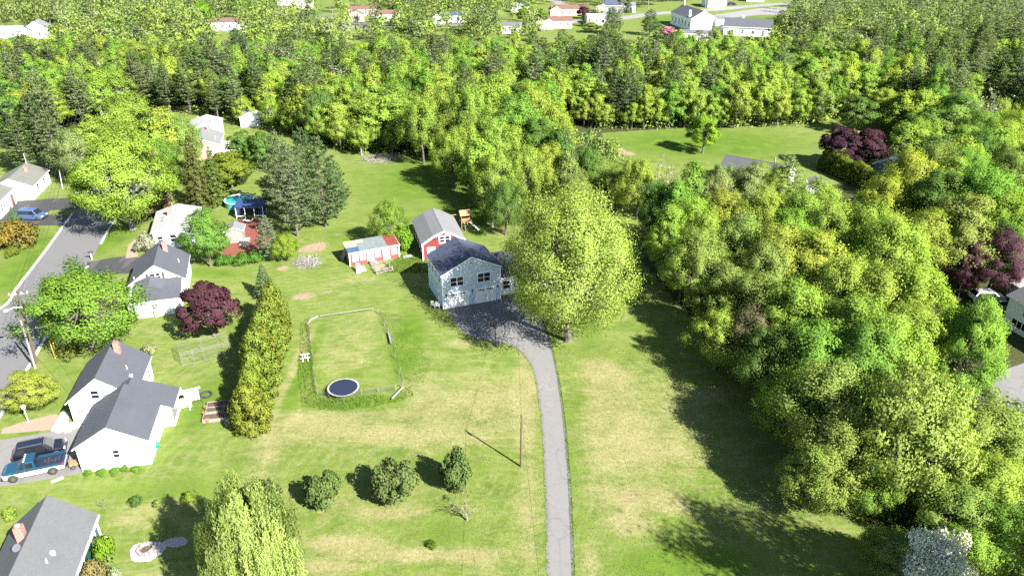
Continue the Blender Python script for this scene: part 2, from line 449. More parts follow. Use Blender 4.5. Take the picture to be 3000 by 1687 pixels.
LUSH = [
 (*(14.97, 46.84, 7.49, 2.23), 1.2), (*(-16.91, 144.48, 15.55, 18.65), .95), (*(-4.78, 124.59, 6.57, 6.4), .8), (*(43.65, 170.44, 25.72, 13.67), 1.1), (*(-16.33, 102.76, 7.14, 4.67), .5), (*(-24.85, 78.23, 0.91, 9.23), 1.5),
 (*(-16.67, 69.69, 5.68, 1.41), 1.6), (*(-13.17, 83.02, 2.16, 7.98), 1.3), (*(-65.67, 115.58, 3.37, 7.08), 1.0), (*(-73.48, 102.76, 5.61, 8.2), 1.0), (*(-78.36, 114.19, 5.56, 5.55), .8), (*(-34.14, 69.82, 3.03, 7.78), .85),
 (*(-35.49, 55.57, 8.39, 1.86), .6), (*(-28.07, 57.48, 3.96, 3.42), .35), (*(-44.91, 102.76, 6.12, 2.1), .9), (*(9.65, 84.72, 2.63, 7.79), .7), (*(12.37, 94.06, 3.33, 5.07), .7), (*(7.11, 68.55, 1.5, 7.58), .5),
 (*(-50.68, 72.47, 4.29, 6.15), .45), (*(-28.35, 117.01, 3.4, 4.32), .6), (*(-60.68, 165.15, 4.55, 4.12), .9), (*(-6.04, 50.34, 3.02, 2.45), .8), (*(6.2, 56.52, 1.31, 8.68), .5), (*(15.09, 50.34, 3.02, 1.23), .3), (*(-82.23, 138.55, 3.92, 5.73), .7),
 (*(74.8, 366.27, 18.7, 17.44), 1.0), (*(97.25, 350.61, 17.95, 14.05), 1.0), (*(116.88, 366.27, 12.47, 15.25), 1.0), (*(22.44, 350.61, 11.97, 20.11), .9), (*(35.06, 415.21, 26.3, 13.78), .8), (*(-94.05, 389.3, 6.6, 14.65), .9), (*(-66.82, 389.3, 6.6, 9.76), .9), (*(75.81, 157.72, 2.92, 3.33), 1.0), (*(-23.75, 347.63, 5.94, 5.92), .9)]
DIRT = [
 (*(-32.43, 111.47, 2.29, 1.86), 1.1), (*(-30.97, 113.5, 1.66, 1.64), .9), (*(-28.69, 117.3, 2.27, 1.15), .8), (*(-34.73, 104.41, 1.24, 1.2), 1.2), (*(-32.71, 101.37, 0.3, 2.05), .9), (*(-29.56, 95.29, 2.16, 1.45), 1.1), (*(-26.24, 96.65, 1.26, 0.84), .8),
 (*(25.44, 162.61, 2.25, 2.51), 1.0), (*(23.96, 165.66, 1.06, 2.07), 1.0), (*(-27.77, 158.2, 3.65, 2.39), .9), (*(-24.09, 79.78, 0.5, 1.97), .8), (*(11.07, 55.11, 0.83, 0.64), 1.1), (*(14.71, 54.88, 0.7, 0.55), .5), (*(-35.69, 58.32, 0.87, 0.3), .9), (*(-21.08, 106.97, 2.11, 1.74), .9),
 (*(-1.9, 133.92, 2.54, 1.81), .6), (*(-5.87, 138.55, 2.61, 1.91), .45), (*(-8.37, 98.26, 0.98, 0.65), .3), (*(12.11, 91.58, 1.4, 0.77), .9)]
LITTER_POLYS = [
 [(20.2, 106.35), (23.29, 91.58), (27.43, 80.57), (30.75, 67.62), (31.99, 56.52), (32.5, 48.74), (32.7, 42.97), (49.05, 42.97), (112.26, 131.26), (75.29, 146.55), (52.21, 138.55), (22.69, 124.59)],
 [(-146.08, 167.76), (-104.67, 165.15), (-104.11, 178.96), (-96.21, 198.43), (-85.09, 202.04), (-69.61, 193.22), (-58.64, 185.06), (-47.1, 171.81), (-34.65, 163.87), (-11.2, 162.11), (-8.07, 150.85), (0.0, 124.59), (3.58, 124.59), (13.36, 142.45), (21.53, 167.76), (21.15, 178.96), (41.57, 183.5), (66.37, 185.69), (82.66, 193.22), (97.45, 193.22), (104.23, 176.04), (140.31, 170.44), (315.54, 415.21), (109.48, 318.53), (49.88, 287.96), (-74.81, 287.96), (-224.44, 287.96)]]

def in_poly(px, py, poly):
    r = np.zeros(px.shape, bool); n = len(poly)
    for i in range(n):
        x0, y0 = poly[i]; x1, y1 = poly[(i + 1) % n]
        c = ((y0 > py) != (y1 > py)) & (px < (x1 - x0) * (py - y0) / (y1 - y0 + 1e-12) + x0)
        r ^= c
    return r
def axis_lines(a, b, fine, far, grow=1.18):
    xs = list(np.arange(a, b + 1e-6, fine)); s = fine; x = b; hi = []
    while x < far: s *= grow; x += s; hi.append(x)
    s = fine; x = a; lo = []
    while x > -far: s *= grow; x -= s; lo.append(x)
    return np.array(lo[::-1] + xs + hi)
gx = axis_lines(-75, 75, .6, 4000); gy = axis_lines(34, 190, .6, 4000)
GX, GY = np.meshgrid(gx, gy); X, Y = GX.ravel(), GY.ravel()
def field(blobs):
    w = np.zeros_like(X)
    for (x, y, rx, ry, k) in blobs:
        d = ((X - x) / rx) ** 2 + ((Y - y) / ry) ** 2
        w += k * np.exp(-d * .9)
    return w
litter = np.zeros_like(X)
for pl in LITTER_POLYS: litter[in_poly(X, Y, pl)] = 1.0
dry = .95 * field(DRY) + .10 + .20 * ((np.abs(X - 5) < 45) & (Y > 40) & (Y < 86))
lush = field(LUSH)
nyg, nxg = GX.shape
ii = np.arange(nxg * nyg).reshape(nyg, nxg)
Fg = np.stack([ii[:-1, :-1].ravel(), ii[:-1, 1:].ravel(), ii[1:, 1:].ravel(), ii[1:, :-1].ravel()], 1)
grs = np.random.RandomState(3)
Z = np.zeros_like(X)
gme = np_mesh('ground', np.stack([X, Y, Z], 1), Fg, [M['ground']], None,
              {'dry': ('POINT', dry), 'lush': ('POINT', lush), 'dirt': ('POINT', field(DIRT)), 'litter': ('POINT', litter)})
tag(link('ground', gme), 'mown grass ground with dry tan patches', 'ground', kind='structure')

# ------------------------------------------------------------------ paved ways, each a sheet a little above the one below
def sheet(name, poly, z, mat, label, cat='pavement', edge=.05):
    b = MB()
    b.prism([(x, y, z - edge) for x, y in poly], (0, 0, edge))
    return tag(b.build(name, mat), label, cat, kind='structure')
def smooth_line(pts, n=6):
    out = []
    P_ = [Vector(p) for p in pts]
    for i in range(len(P_) - 1):
        p0 = P_[max(i-1, 0)]; p1 = P_[i]; p2 = P_[i+1]; p3 = P_[min(i+2, len(P_)-1)]
        for k in range(n):
            t = k / n
            out.append(.5 * ((2*p1) + (-p0+p2)*t + (2*p0-5*p1+4*p2-p3)*t*t + (-p0+3*p1-3*p2+p3)*t**3))
    out.append(P_[-1])
    return [(p.x, p.y) for p in out]
def strip(b, left, right, z):
    for i in range(len(left) - 1):
        b.face([(*left[i], z), (*right[i], z), (*right[i+1], z), (*left[i+1], z)])
def offset(line, d):
    o = []
    for i, p in enumerate(line):
        a = Vector(line[max(i-1, 0)]); c = Vector(line[min(i+1, len(line)-1)])
        t = (c - a).normalized(); o.append((p[0] - t.y * d, p[1] + t.x * d))
    return o
SL = smooth_line([(-73.9, 75.99), (-71.32, 85.15), (-69.76, 91.39), (-69.74, 94.06), (-70.92, 97.61), (-73.44, 108.74), (-76.56, 121.61), (-79.56, 134.1), (-83.15, 148.67), (-85.86, 161.36)])
SRr = smooth_line([(-50.93, 47.21), (-52.87, 56.52), (-55.69, 67.8), (-58.33, 78.69), (-62.37, 95.08), (-65.76, 109.64), (-68.31, 119.65), (-71.35, 133.92), (-73.55, 144.89), (-75.68, 156.54)])
b = MB()
nS = max(len(SL), len(SRr))
def resample(l, n):
    l = np.array(l); d = np.r_[0, np.cumsum(np.hypot(*np.diff(l, axis=0).T))]
    t = np.linspace(0, d[-1], n); return [(float(np.interp(s, d, l[:, 0])), float(np.interp(s, d, l[:, 1]))) for s in t]
strip(b, resample(SRr, 60), resample(SL, 60), .012)
tag(b.build('street', M['asphalt']), 'grey asphalt street running past the white houses', 'road', kind='structure')
def kerb(line, a0, a1, name, label):
    n = len(line); seg = line[int(a0*n):int(a1*n)]
    o = offset(seg, .32); b = MB()
    for i in range(len(seg) - 1):
        b.face([(*seg[i], .13), (*seg[i+1], .13), (*o[i+1], .13), (*o[i], .13)])
        b.face([(*seg[i], 0), (*seg[i+1], 0), (*seg[i+1], .13), (*seg[i], .13)])
        b.face([(*o[i+1], 0), (*o[i], 0), (*o[i], .13), (*o[i+1], .13)])
    tag(b.build(name, M['kerb_stone'] if 'kerb_stone' in M else M['concrete']), label, 'kerb', kind='structure')
surf('kerb_stone', (.42, .41, .39), .85, .12, 3.0, .2, dirt=.3)
SLr, SRs = resample(SL, 120), resample(SRr, 120)
kerb(SLr, 0, .60, 'kerb', 'pale kerb along the left lawn of the street')
kerb(SLr, .68, .96, 'kerb', 'pale kerb along the far left lawn of the street')
kerb([p for p in reversed(SRs)], .02, .40, 'kerb', 'pale kerb along the lawn by the street maple')
kerb([p for p in reversed(SRs)], .47, .98, 'kerb', 'pale kerb along the lawn of the near white house')

DL = smooth_line([(2.87, 40.11), (2.94, 45.49), (3.14, 55.11), (3.23, 64.59), (2.96, 71.19), (2.55, 76.29), (1.71, 79.16), (0.51, 81.46), (-0.86, 82.52), (-2.2, 82.86), (-3.72, 83.36), (-5.46, 84.37), (-6.89, 86.29), (-7.82, 88.74), (-8.76, 91.58)], 4)
DR = smooth_line([(4.96, 40.11), (5.14, 45.49), (5.52, 55.11), (5.66, 64.59), (5.52, 72.81), (5.22, 78.69), (4.86, 82.69), (4.44, 86.03), (3.67, 89.67), (2.58, 92.56), (0.96, 94.67), (-0.38, 95.29), (-1.44, 94.77)], 4)
b = MB()
def ragged(l, a, seed):
    rs = np.random.RandomState(seed); o = offset(l, 1.0); n = len(l); w = np.convolve(rs.normal(0, a, n + 4), [.2, .2, .2, .2, .2], 'valid')[:n] + rs.normal(0, a * .35, n)
    return [(p[0] + (q[0]-p[0])*k, p[1] + (q[1]-p[1])*k) for p, q, k in zip(l, o, w)]
strip(b, ragged(resample(DL, 420), .13, 1), ragged(resample(DR, 420), .13, 2), .016)
tag(b.build('driveway', M['asphalt_drive']), 'long narrow grey driveway widening to the parking apron', 'driveway', kind='structure')
b = MB()
cs = np.random.RandomState(5)
def scrawl(x, y, r, turns, w):
    pts = []
    for k in range(22):
        t = k / 21 * turns * 2 * math.pi
        rr = r * (.75 + .25 * math.sin(3 * t + x)); pts.append((x + rr * math.cos(t), y + rr * 1.3 * math.sin(t)))
    o = offset(pts, w)
    for i in range(len(pts) - 1): b.face([(*pts[i], .021), (*pts[i+1], .021), (*o[i+1], .021), (*o[i], .021)])
for (x, y), r in (((4.24, 69.63), .42), ((3.68, 72.88), .75), ((3.6, 72.74), .55), ((4.67, 72.33), .4), ((3.83, 74.7), .6)): scrawl(x, y, r, 1.0, .05)
tag(b.build('chalk_drawing', M['chalk']), 'pale chalk circles scrawled on the driveway', 'chalk', kind='structure')

sheet('near_house_driveway', [(-59.24, 61.05), (-52.99, 63.28), (-47.98, 64.82), (-45.25, 66.35), (-43.23, 62.67), (-42.02, 58.17), (-48.81, 56.28), (-54.55, 54.2)], .010, M['asphalt_drive'], 'grey driveway where the pickup is parked', 'driveway')
sheet('cape_driveway', [(-65.43, 106.6), (-62.25, 108.23), (-58.65, 109.12), (-56.23, 102.76), (-57.51, 102.64), (-60.9, 102.06), (-63.79, 102.76)], .020, M['asphalt_dark'], 'black driveway beside the white cape house', 'driveway')
sheet('corner_driveway', [(-97.29, 131.26), (-90.81, 133.02), (-85.05, 134.64), (-79.6, 134.82), (-77.85, 129.2), (-82.72, 128.52), (-82.86, 126.53), (-78.29, 125.88), (-76.59, 121.46), (-84.02, 121.16), (-92.37, 123.32)], .020, M['asphalt_dark'], 'dark driveway of the house at the left edge', 'driveway')
sheet('front_walk', [(-48.59, 64.82), (-49.2, 68.18), (-48.21, 68.05), (-47.39, 66.11), (-46.05, 66.35), (-45.63, 65.52), (-47.55, 64.36)], .040, M['concrete'], 'pale concrete front walk of the near white house', 'path')
sheet('mulch_bed', [(-53.56, 64.36), (-53.79, 65.22), (-52.03, 66.58), (-49.56, 67.8), (-48.98, 67.19), (-48.64, 65.05), (-51.62, 64.59)], .030, M['mulch'], 'brown mulch bed by the near driveway', 'flower bed')
sheet('brick_walk', [(-60.11, 107.97), (-61.79, 112.55), (-61.94, 115.02), (-60.73, 115.58), (-59.9, 113.91), (-60.19, 112.28), (-58.43, 108.61)], .030, M['mulch'], 'pinkish paved walk between lawn and white cape house', 'path')
sheet('pool_patio', [(-45.46, 108.61), (-42.89, 109.25), (-39.86, 109.9), (-39.69, 117.01), (-42.4, 124.59), (-47.77, 124.59), (-45.92, 117.01), (-46.23, 112.82)], .030, M['deck_red'], 'red brown patio behind the light roofed ranch', 'patio')
sheet('right_lot', [(50.45, 69.82), (57.35, 75.99), (62.33, 78.23), (69.15, 76.73), (59.37, 64.93), (52.86, 66.11)], .020, M['asphalt_drive'], 'grey parking lot at the right edge behind trees', 'pavement')
FR = smooth_line([(-232.18, 298.76), (-190.66, 316.86), (-167.9, 326.24), (-115.68, 338.02), (-73.82, 345.67), (-15.08, 353.65), (22.99, 359.86), (51.19, 372.91), (71.11, 389.3), (102.31, 403.16), (133.56, 422.2), (185.74, 441.45), (253.19, 464.13)], 5)
b = MB(); strip(b, offset(FR, -4.0), offset(FR, 4.0), .03)
tag(b.build('far_road', M['asphalt_far']), 'pale grey road passing the far houses', 'road', kind='structure')
sheet('far_lot', [(83.53, 366.27), (91.89, 379.77), (111.69, 396.75), (130.66, 412.47), (140.24, 409.77), (128.83, 384.48), (118.23, 384.48), (103.6, 375.17), (92.62, 368.46)], .05, M['asphalt_far'], 'pale gravel lot behind the white hall', 'pavement')
sheet('hall_drive', [(64.69, 316.86), (70.49, 328.89), (79.95, 333.4), (86.43, 330.68), (78.9, 313.57), (64.84, 307.17)], .05, M['asphalt_far'], 'pale yard in front of the white hall', 'pavement')
sheet('side_road', [(16.22, 454.15), (23.85, 454.15), (30.01, 423.62), (32.9, 409.77), (29.6, 407.1), (23.22, 423.62)], .05, M['asphalt_far'], 'pale side road at the top of the view', 'road')
sheet('ranch_drive', [(-91.33, 384.48), (-89.89, 386.88), (-78.51, 357.76), (-74.51, 341.8), (-77.44, 341.8), (-84.46, 364.11)], .05, M['asphalt'], 'grey drive leading up from the far road', 'driveway')
sheet('tan_house_drive', [(-70.89, 357.76), (-65.5, 361.97), (-59.27, 336.16), (-65.07, 338.02)], .05, M['asphalt'], 'grey drive of the tan house by the far road', 'driveway')


# ------------------------------------------------------------------ foliage
def leaf_material(name, trans=.35, rough=.55, spec=.25):
    m, nt, out = new_mat(name)
    L = nt.links.new
    oi = nt.nodes.new('ShaderNodeObjectInfo')
    at = nt.nodes.new('ShaderNodeAttribute'); at.attribute_name = 'tint'
    c = mixc(nt, oi.outputs['Color'], ramp(nt, at.outputs['Fac'], [(0.0, (.64, .68, .55)), (.5, (1.0, 1.0, 1.0)), (1.0, (1.34, 1.28, 1.1))]), 1.0, 'MULTIPLY')
    d = node(nt, 'ShaderNodeBsdfPrincipled', Roughness=rough)
    d.inputs['Specular IOR Level'].default_value = spec
    t = node(nt, 'ShaderNodeBsdfTranslucent')
    L(c, d.inputs['Base Color'])
    L(mixc(nt, c, (.98, 1.12, .42), 1.0, 'MULTIPLY'), t.inputs['Color'])
    mx = node(nt, 'ShaderNodeMixShader'); mx.inputs[0].default_value = trans
    L(d.outputs[0], mx.inputs[1]); L(t.outputs[0], mx.inputs[2]); L(mx.outputs[0], out.inputs[0])
    return m
leaf_material('leaf', .44, .75, .06); leaf_material('needle', .30, .8, .05); leaf_material('blossom', .3, .8, .1)

def unit(a): return a / (np.linalg.norm(a, axis=1, keepdims=True) + 1e-9)
def rdirs(rs, n): return unit(rs.normal(size=(n, 3)))
def cards(C, N, size, rs, aspect=.62, jit=.55, tint=None, along=None, soft=.75):
    """one small four-sided leaf spray per centre; shading normals follow the clump's surface"""
    n = len(C); S = unit(N); N = unit(S + rs.normal(0, jit, (n, 3)))
    a = along if along is not None else rs.normal(size=(n, 3))
    u = unit(np.cross(N, a)); v = np.cross(N, u)
    if along is not None: u, v = v, -u
    s = (size * (.55 + .9 * rs.rand(n)))[:, None]
    k = N * s * .18
    V = np.stack([C + u * s - k, C + v * s * aspect + k, C - u * s - k, C - v * s * aspect + k], 1).reshape(-1, 3)
    F = np.arange(4 * n).reshape(n, 4)
    t = np.clip(.5 + (0 if tint is None else tint) + rs.normal(0, .085, n), 0, 1)
    return V, F, t, np.repeat(unit(S * soft + N * (1 - soft)), 4, axis=0)
def join(parts):
    Vs, Fs, Ts, Ns, o = [], [], [], [], 0
    for q in parts:
        V, F, t = q[:3]
        Vs.append(V); Fs.append(F + o); Ts.append(t); o += len(V)
        if len(q) > 3: Ns.append(q[3])
    r = (np.concatenate(Vs), np.concatenate(Fs), np.concatenate(Ts))
    return r + ((np.concatenate(Ns),) if Ns else ())
def soft_normals(me, N):
    me.normals_split_custom_set_from_vertices(np.ascontiguousarray(N, dtype=np.float32))
def crown_mesh(name, parts, mat):
    V, F, t, N = join(parts)
    me = np_mesh(name, V, F, [mat], None, {'tint': ('FACE', t)})
    soft_normals(me, N)
    return me
def limb(b, p, q, r0, r1, rs, n=5, bow=.12, k=3):
    p, q = Vector(p), Vector(q); d = (q - p).length
    mid = Vector(rs.normal(0, bow * d * .4, 3)) + Vector((0, 0, -bow * d * .5))
    pts = [p + (q - p) * t + mid * (4 * t * (1 - t)) for t in np.linspace(0, 1, k + 1)]
    b.path(pts, [r0 + (r1 - r0) * t for t in np.linspace(0, 1, k + 1)], n)

def broadleaf(name, seed, h, r, base, nl, per, size, lobe=.36, loose=0.0, mat='leaf', bark='bark', trunk_r=None, twigs=1, flat=.8, shape=1.0, fork=False):
    rs = np.random.RandomState(seed)
    cz, sz = base + (h - base) * .5, (h - base) * .5
    k = np.arange(nl) + .5
    ph = np.arccos(1 - 1.82 * k / nl); th = np.pi * (1 + 5 ** .5) * k
    D = np.stack([np.cos(th) * np.sin(ph), np.sin(th) * np.sin(ph), np.cos(ph)], 1)
    D = unit(D + rs.normal(0, .22, D.shape))
    fr = np.where(D[:, 2] < -.15, rs.uniform(.74, 1.0, nl), rs.uniform(.36, .88, nl))
    mj = rdirs(rs, 9); mj[:, 2] *= .7
    fr = fr * (.74 + .42 * np.max(D @ mj.T, axis=1).clip(0, 1) ** 3)
    wz = 1.0 - .35 * shape * np.clip(D[:, 2], 0, 1)
    C = D * fr[:, None] * np.array([r, r, sz]) ; C[:, :2] *= wz[:, None]; C[:, 2] += cz
    parts = []; tb = MB(); tr = trunk_r or .022 * h
    top = Vector((rs.normal(0, .04 * h), rs.normal(0, .04 * h), base + .55 * (h - base)))
    tb.path([Vector((0, 0, -.1)), Vector((0, 0, .02 * h)), top * .5, top], [tr * 1.35, tr, tr * .75, tr * .3], 7)
    for i in range(nl):
        lr = lobe * r * rs.uniform(.65, 1.3)
        m = int(per * rs.uniform(.7, 1.3))
        d = rdirs(rs, m); d[:, 2] = d[:, 2] * .8 + .18
        out_ = D[i] * .35
        d = unit(d + out_)
        rr = lr * (.45 + .55 * rs.rand(m) ** (.6 + loose)) * (1 + .25 * rs.normal(size=m) * (.4 + loose))
        P_ = C[i] + d * rr[:, None] * np.array([1, 1, flat])
        tl = rs.normal(0, .10)
        parts.append(cards(P_, d * 1.0 + D[i] * .7 + np.array([0, 0, .35]), size, rs, .65, .45, tl))
        s = Vector((0, 0, 0)).lerp(top, rs.uniform(.45, .95))
        limb(tb, s, C[i], tr * rs.uniform(.16, .32), tr * .05, rs, 4)
        for _ in range(twigs):
            e = C[i] + rdirs(rs, 1)[0] * lr * .9
            limb(tb, C[i], e, tr * .09, tr * .03, rs, 3, .05, 2)
    return dict(trunk=tb.mesh('trunk', M[bark]), crown=crown_mesh('crown', parts, M[mat]), h=h, r=r)

def pine(name, seed, h, r, base, levels, nb, tuft, size, spruce=False, mat='needle', bark='bark', bare=0):
    rs = np.random.RandomState(seed); tb = MB(); parts = []
    tr = .014 * h
    tb.path([Vector((0, 0, -.1)), Vector((0, 0, h * .5)), Vector((rs.normal(0, .1), rs.normal(0, .1), h * .99))], [tr * 1.2, tr * .75, tr * .12], 7)
    for i in range(levels):
        t = (i + .35 * rs.rand()) / (levels - .4)
        z = base + (h - base) * t ** .92
        if spruce: Lm = r * (1 - t) ** .85 + .12
        else: Lm = r * min(1.0, .62 + 1.2 * t) * (1 - t) ** .6 * 1.05 + .25
        n = max(3, int(nb * (1 - .35 * t)))
        a0 = rs.rand() * 6.28
        for j in range(n):
            a = a0 + 6.283 * j / n + rs.normal(0, .22)
            Ln = Lm * rs.uniform(.68, 1.15) if not spruce else Lm * rs.uniform(.85, 1.1)
            dirv = np.array([math.cos(a), math.sin(a), 0.0]); side = np.array([-dirv[1], dirv[0], 0.0])
            m = max(6, int(tuft * Ln / r))
            s = rs.uniform(.16 if spruce else .30, 1.0, m) ** .8
            if spruce: zz = -.28 * Ln * s + .10 * Ln * s ** 3
            else: zz = .02 * Ln * s + .16 * Ln * s ** 2.2
            wdt = (.30 if spruce else .34) * Ln * (1.12 - s)
            P_ = np.array([0, 0, z]) + dirv * (Ln * s)[:, None] + side * (rs.uniform(-1, 1, m) * (wdt + .12))[:, None]
            P_[:, 2] += zz + rs.normal(0, .10 if spruce else .13, m)
            Nn = np.tile(np.array([0, 0, 1.0]), (m, 1)) + dirv * (.35 if spruce else .05)
            parts.append(cards(P_, Nn, size, rs, .40, .42, rs.normal(0, .10), along=np.tile(dirv, (m, 1)) + rs.normal(0, .5, (m, 3))))
            e = np.array([0, 0, z]) + dirv * Ln * .85; e[2] += (-.24 if spruce else .1) * Ln
            limb(tb, (0, 0, z), e, tr * .28 * (1 - .6 * t), .012, rs, 3, .04, 2)
    for i in range(bare):          # dead lower limbs
        z = base * rs.uniform(.35, 1.0); a = rs.rand() * 6.28; Ln = r * rs.uniform(.3, .75)
        limb(tb, (0, 0, z), (math.cos(a) * Ln, math.sin(a) * Ln, z + rs.uniform(-.1, .25) * Ln), .05, .012, rs, 3, .05, 2)
    return dict(trunk=tb.mesh('trunk', M[bark]), crown=crown_mesh('crown', parts, M[mat]), h=h, r=r)

def bare_tree(name, seed, h, r, base, nl, leaves, size, bark='bark_pale', fork=5):
    """limbs and fine twigs with only the first leaf buds"""
    rs = np.random.RandomState(seed); tb = MB(); parts = []; tr = .017 * h; tips = []
    tb.path([Vector((0, 0, -.1)), Vector((0, 0, base))], [tr * 1.2, tr], 7)
    for i in range(nl):
        a = 6.283 * i / nl + rs.normal(0, .3); el = rs.uniform(.35, 1.15)
        st = Vector((0, 0, base * rs.uniform(.7, 1.0)))
        e = Vector((math.cos(a) * math.cos(el) * r * 1.1, math.sin(a) * math.cos(el) * r * 1.1, base + (h - base) * rs.uniform(.55, 1.0) * (.5 + .5 * math.sin(el))))
        limb(tb, st, e, tr * .5, tr * .09, rs, 5, .10, 4)
        for k in range(fork):
            f = rs.uniform(.3, 1.0); q = st.lerp(e, f)
            e2 = q + Vector(rs.normal(0, .26 * r, 3)) + Vector((0, 0, .18 * (h - base)))
            limb(tb, q, e2, tr * .18, tr * .04, rs, 3, .08, 2)
            for _ in range(4):
                f2 = rs.uniform(.3, 1.0); q2 = q.lerp(e2, f2); e3 = q2 + Vector(rs.normal(0, .14 * r, 3)) + Vector((0, 0, .05 * h))
                tb.tube(q2, e3, tr * .05, tr * .02, 3, False); tips.append(e3)
    T = np.array(tips); ix = rs.randint(0, len(T), leaves)
    P_ = T[ix] + rs.normal(0, .10 * r, (leaves, 3))
    parts.append(cards(P_, rdirs(rs, leaves), size, rs))
    return dict(trunk=tb.mesh('trunk', M[bark]), crown=crown_mesh('crown', parts, M['leaf']), h=h, r=r)

def shrub(name, seed, h, r, nl, per, size, mat='leaf', bark='bark', lobe=.42):
    rs = np.random.RandomState(seed); tb = MB(); parts = []
    for i in range(nl):
        d = rdirs(rs, 1)[0]; d[2] = abs(d[2])
        c = d * np.array([r, r, h * .62]) * rs.uniform(.30, .72); c[2] += h * .22
        lr = lobe * min(r, h) * rs.uniform(.7, 1.25); m = int(per * rs.uniform(.7, 1.3))
        dd = rdirs(rs, m); dd[:, 2] = dd[:, 2] * .8 + .25; dd = unit(dd + d * .3)
        P_ = c + dd * (lr * (.5 + .5 * rs.rand(m)) )[:, None]; P_[:, 2] = np.maximum(P_[:, 2], .05)
        parts.append(cards(P_, dd + np.array([0, 0, .4]), size, rs, .65, .6, rs.normal(0, .12)))
        limb(tb, (0, 0, 0), c, .03, .008, rs, 4, .1, 2)
    return dict(trunk=tb.mesh('stem', M[bark]), crown=crown_mesh('foliage', parts, M[mat]), h=h, r=r)

def arborvitae(name, seed, h, r, n, size):
    """dense column of upright flat sprays with a few bulges"""
    rs = np.random.RandomState(seed); tb = MB()
    tb.path([Vector((0, 0, -.1)), Vector((0, 0, h * .9))], [.12, .03], 6)
    parts = []; nb = 46
    for i in range(nb):
        t = (i + rs.rand()) / nb; z = h * (.02 + .95 * t); rad = r * min(1.0, (1.02 - t) ** .62 * 1.25) * rs.uniform(.62, .86)
        a = i * 2.399 + rs.normal(0, .3); c = np.array([math.cos(a) * rad, math.sin(a) * rad, z])
        m = n // nb; dd = rdirs(rs, m); dd = unit(dd + np.array([math.cos(a), math.sin(a), .15]) * .7)
        P_ = c + dd * (r * .40 * (.45 + .55 * rs.rand(m)))[:, None] * np.array([1, 1, 1.5])
        P_[:, 2] = np.maximum(P_[:, 2], .05)
        parts.append(cards(P_, dd, size, rs, .5, .45, rs.normal(0, .13), along=np.tile(np.array([0, 0, 1.0]), (m, 1)) + rs.normal(0, .35, (m, 3))))
    return dict(trunk=tb.mesh('trunk', M['bark']), crown=crown_mesh('crown', parts, M['needle']), h=h, r=r)

def willow(name, seed, h, r, ns, size):
    rs = np.random.RandomState(seed); tb = MB(); parts = []
    tb.path([Vector((0, 0, -.1)), Vector((.1, 0, h * .3)), Vector((.2, .1, h * .62))], [.42, .33, .16], 8)
    nc = 34; K = []
    for i in range(nc):          # boughs; each carries its own curtain of strands
        a = i * 2.399 + rs.normal(0, .25); f = math.sqrt((i + .5) / nc) * rs.uniform(.72, 1.0)
        z = h * (.58 + .42 * math.sqrt(max(0, 1 - f * f))) * rs.uniform(.76, 1.05)
        K.append((a, f * r, z, rs.uniform(.45, .85), rs.normal(0, .13)))
        limb(tb, (.2, .1, h * rs.uniform(.25, .6)), (math.cos(a) * f * r, math.sin(a) * f * r, z - .2), .10, .02, rs, 4, .1, 4)
    for i in range(ns):
        a, q, z, lf, tn = K[rs.randint(nc)]
        x, y = math.cos(a) * q + rs.normal(0, .42), math.sin(a) * q + rs.normal(0, .42)
        z0 = z + rs.normal(0, .22); ln = lf * z0 * rs.uniform(.35, 1.0); m = int(ln / (size * .5)) + 4
        s = np.linspace(0, 1, m); out_ = rs.uniform(.2, 1.0) * s * (1 - .4 * s); wv = rs.normal(0, .35); wu = rs.normal(0, .35)
        P_ = np.stack([x + math.cos(a) * out_ + rs.normal(0, .10, m) + wv * s ** 2, y + math.sin(a) * out_ + rs.normal(0, .10, m) + wu * s ** 2, z0 - ln * s ** 1.15], 1)
        Nn = np.tile(np.array([math.cos(a), math.sin(a), .5]), (m, 1))
        parts.append(cards(P_, Nn, size, rs, .34, .7, tn + rs.normal(0, .08), along=np.tile(np.array([0, 0, 1.0]), (m, 1)) + rs.normal(0, .55, (m, 3))))
    return dict(trunk=tb.mesh('trunk', M['bark']), crown=crown_mesh('crown', parts, M['leaf']), h=h, r=r)

PROTO = {}
def proto(kind, *variants): PROTO[kind] = list(variants)
# near kinds: small sprays; wood kinds: larger sprays, seen from farther off
proto('maple_near', *[broadleaf('m', 10 + i, 12, 5, 1.4, 100, 330, .098, .20, .35) for i in range(2)])
proto('maple', *[broadleaf('m', 20 + i, 12, 4.2, 1.0, 64, 190, .145, .23, .35) for i in range(4)])
proto('round', *[broadleaf('m', 30 + i, 12, 4.6, 1.2, 50, 230, .18, .26, -.2, shape=.3) for i in range(2)])
proto('birch', *[broadleaf('b', 40 + i, 13, 3.6, 1.4, 60, 150, .135, .24, .7, bark='bark_pale', twigs=2, flat=1.5, shape=1.2) for i in range(4)])
proto('birch_near', *[broadleaf('b', 50 + i, 12, 5, 1.5, 85, 310, .092, .20, .7, twigs=3, flat=1.35, shape=1.0) for i in range(3)])
proto('poplar', *[broadleaf('p', 60 + i, 14, 3.0, 1.0, 56, 170, .135, .27, .5, bark='bark_pale', flat=1.5, shape=1.3) for i in range(3)])
proto('pine', *[pine('w', 70 + i, 16, 4.0, 3.6, 16, 8, 70, .22, False, bare=8) for i in range(4)])
proto('pine_near', *[pine('w', 80 + i, 15, 4.6, 2.0, 18, 8, 190, .145, False, bare=6) for i in range(2)])
proto('spruce', *[pine('s', 90 + i, 13, 3.0, .8, 24, 9, 60, .18, True) for i in range(3)])
proto('bare', *[bare_tree('d', 100 + i, 11, 3.4, 3.0, 7, 420, .16) for i in range(3)])
proto('shrub', *[shrub('u', 110 + i, 2.0, 1.4, 18, 130, .08) for i in range(3)])
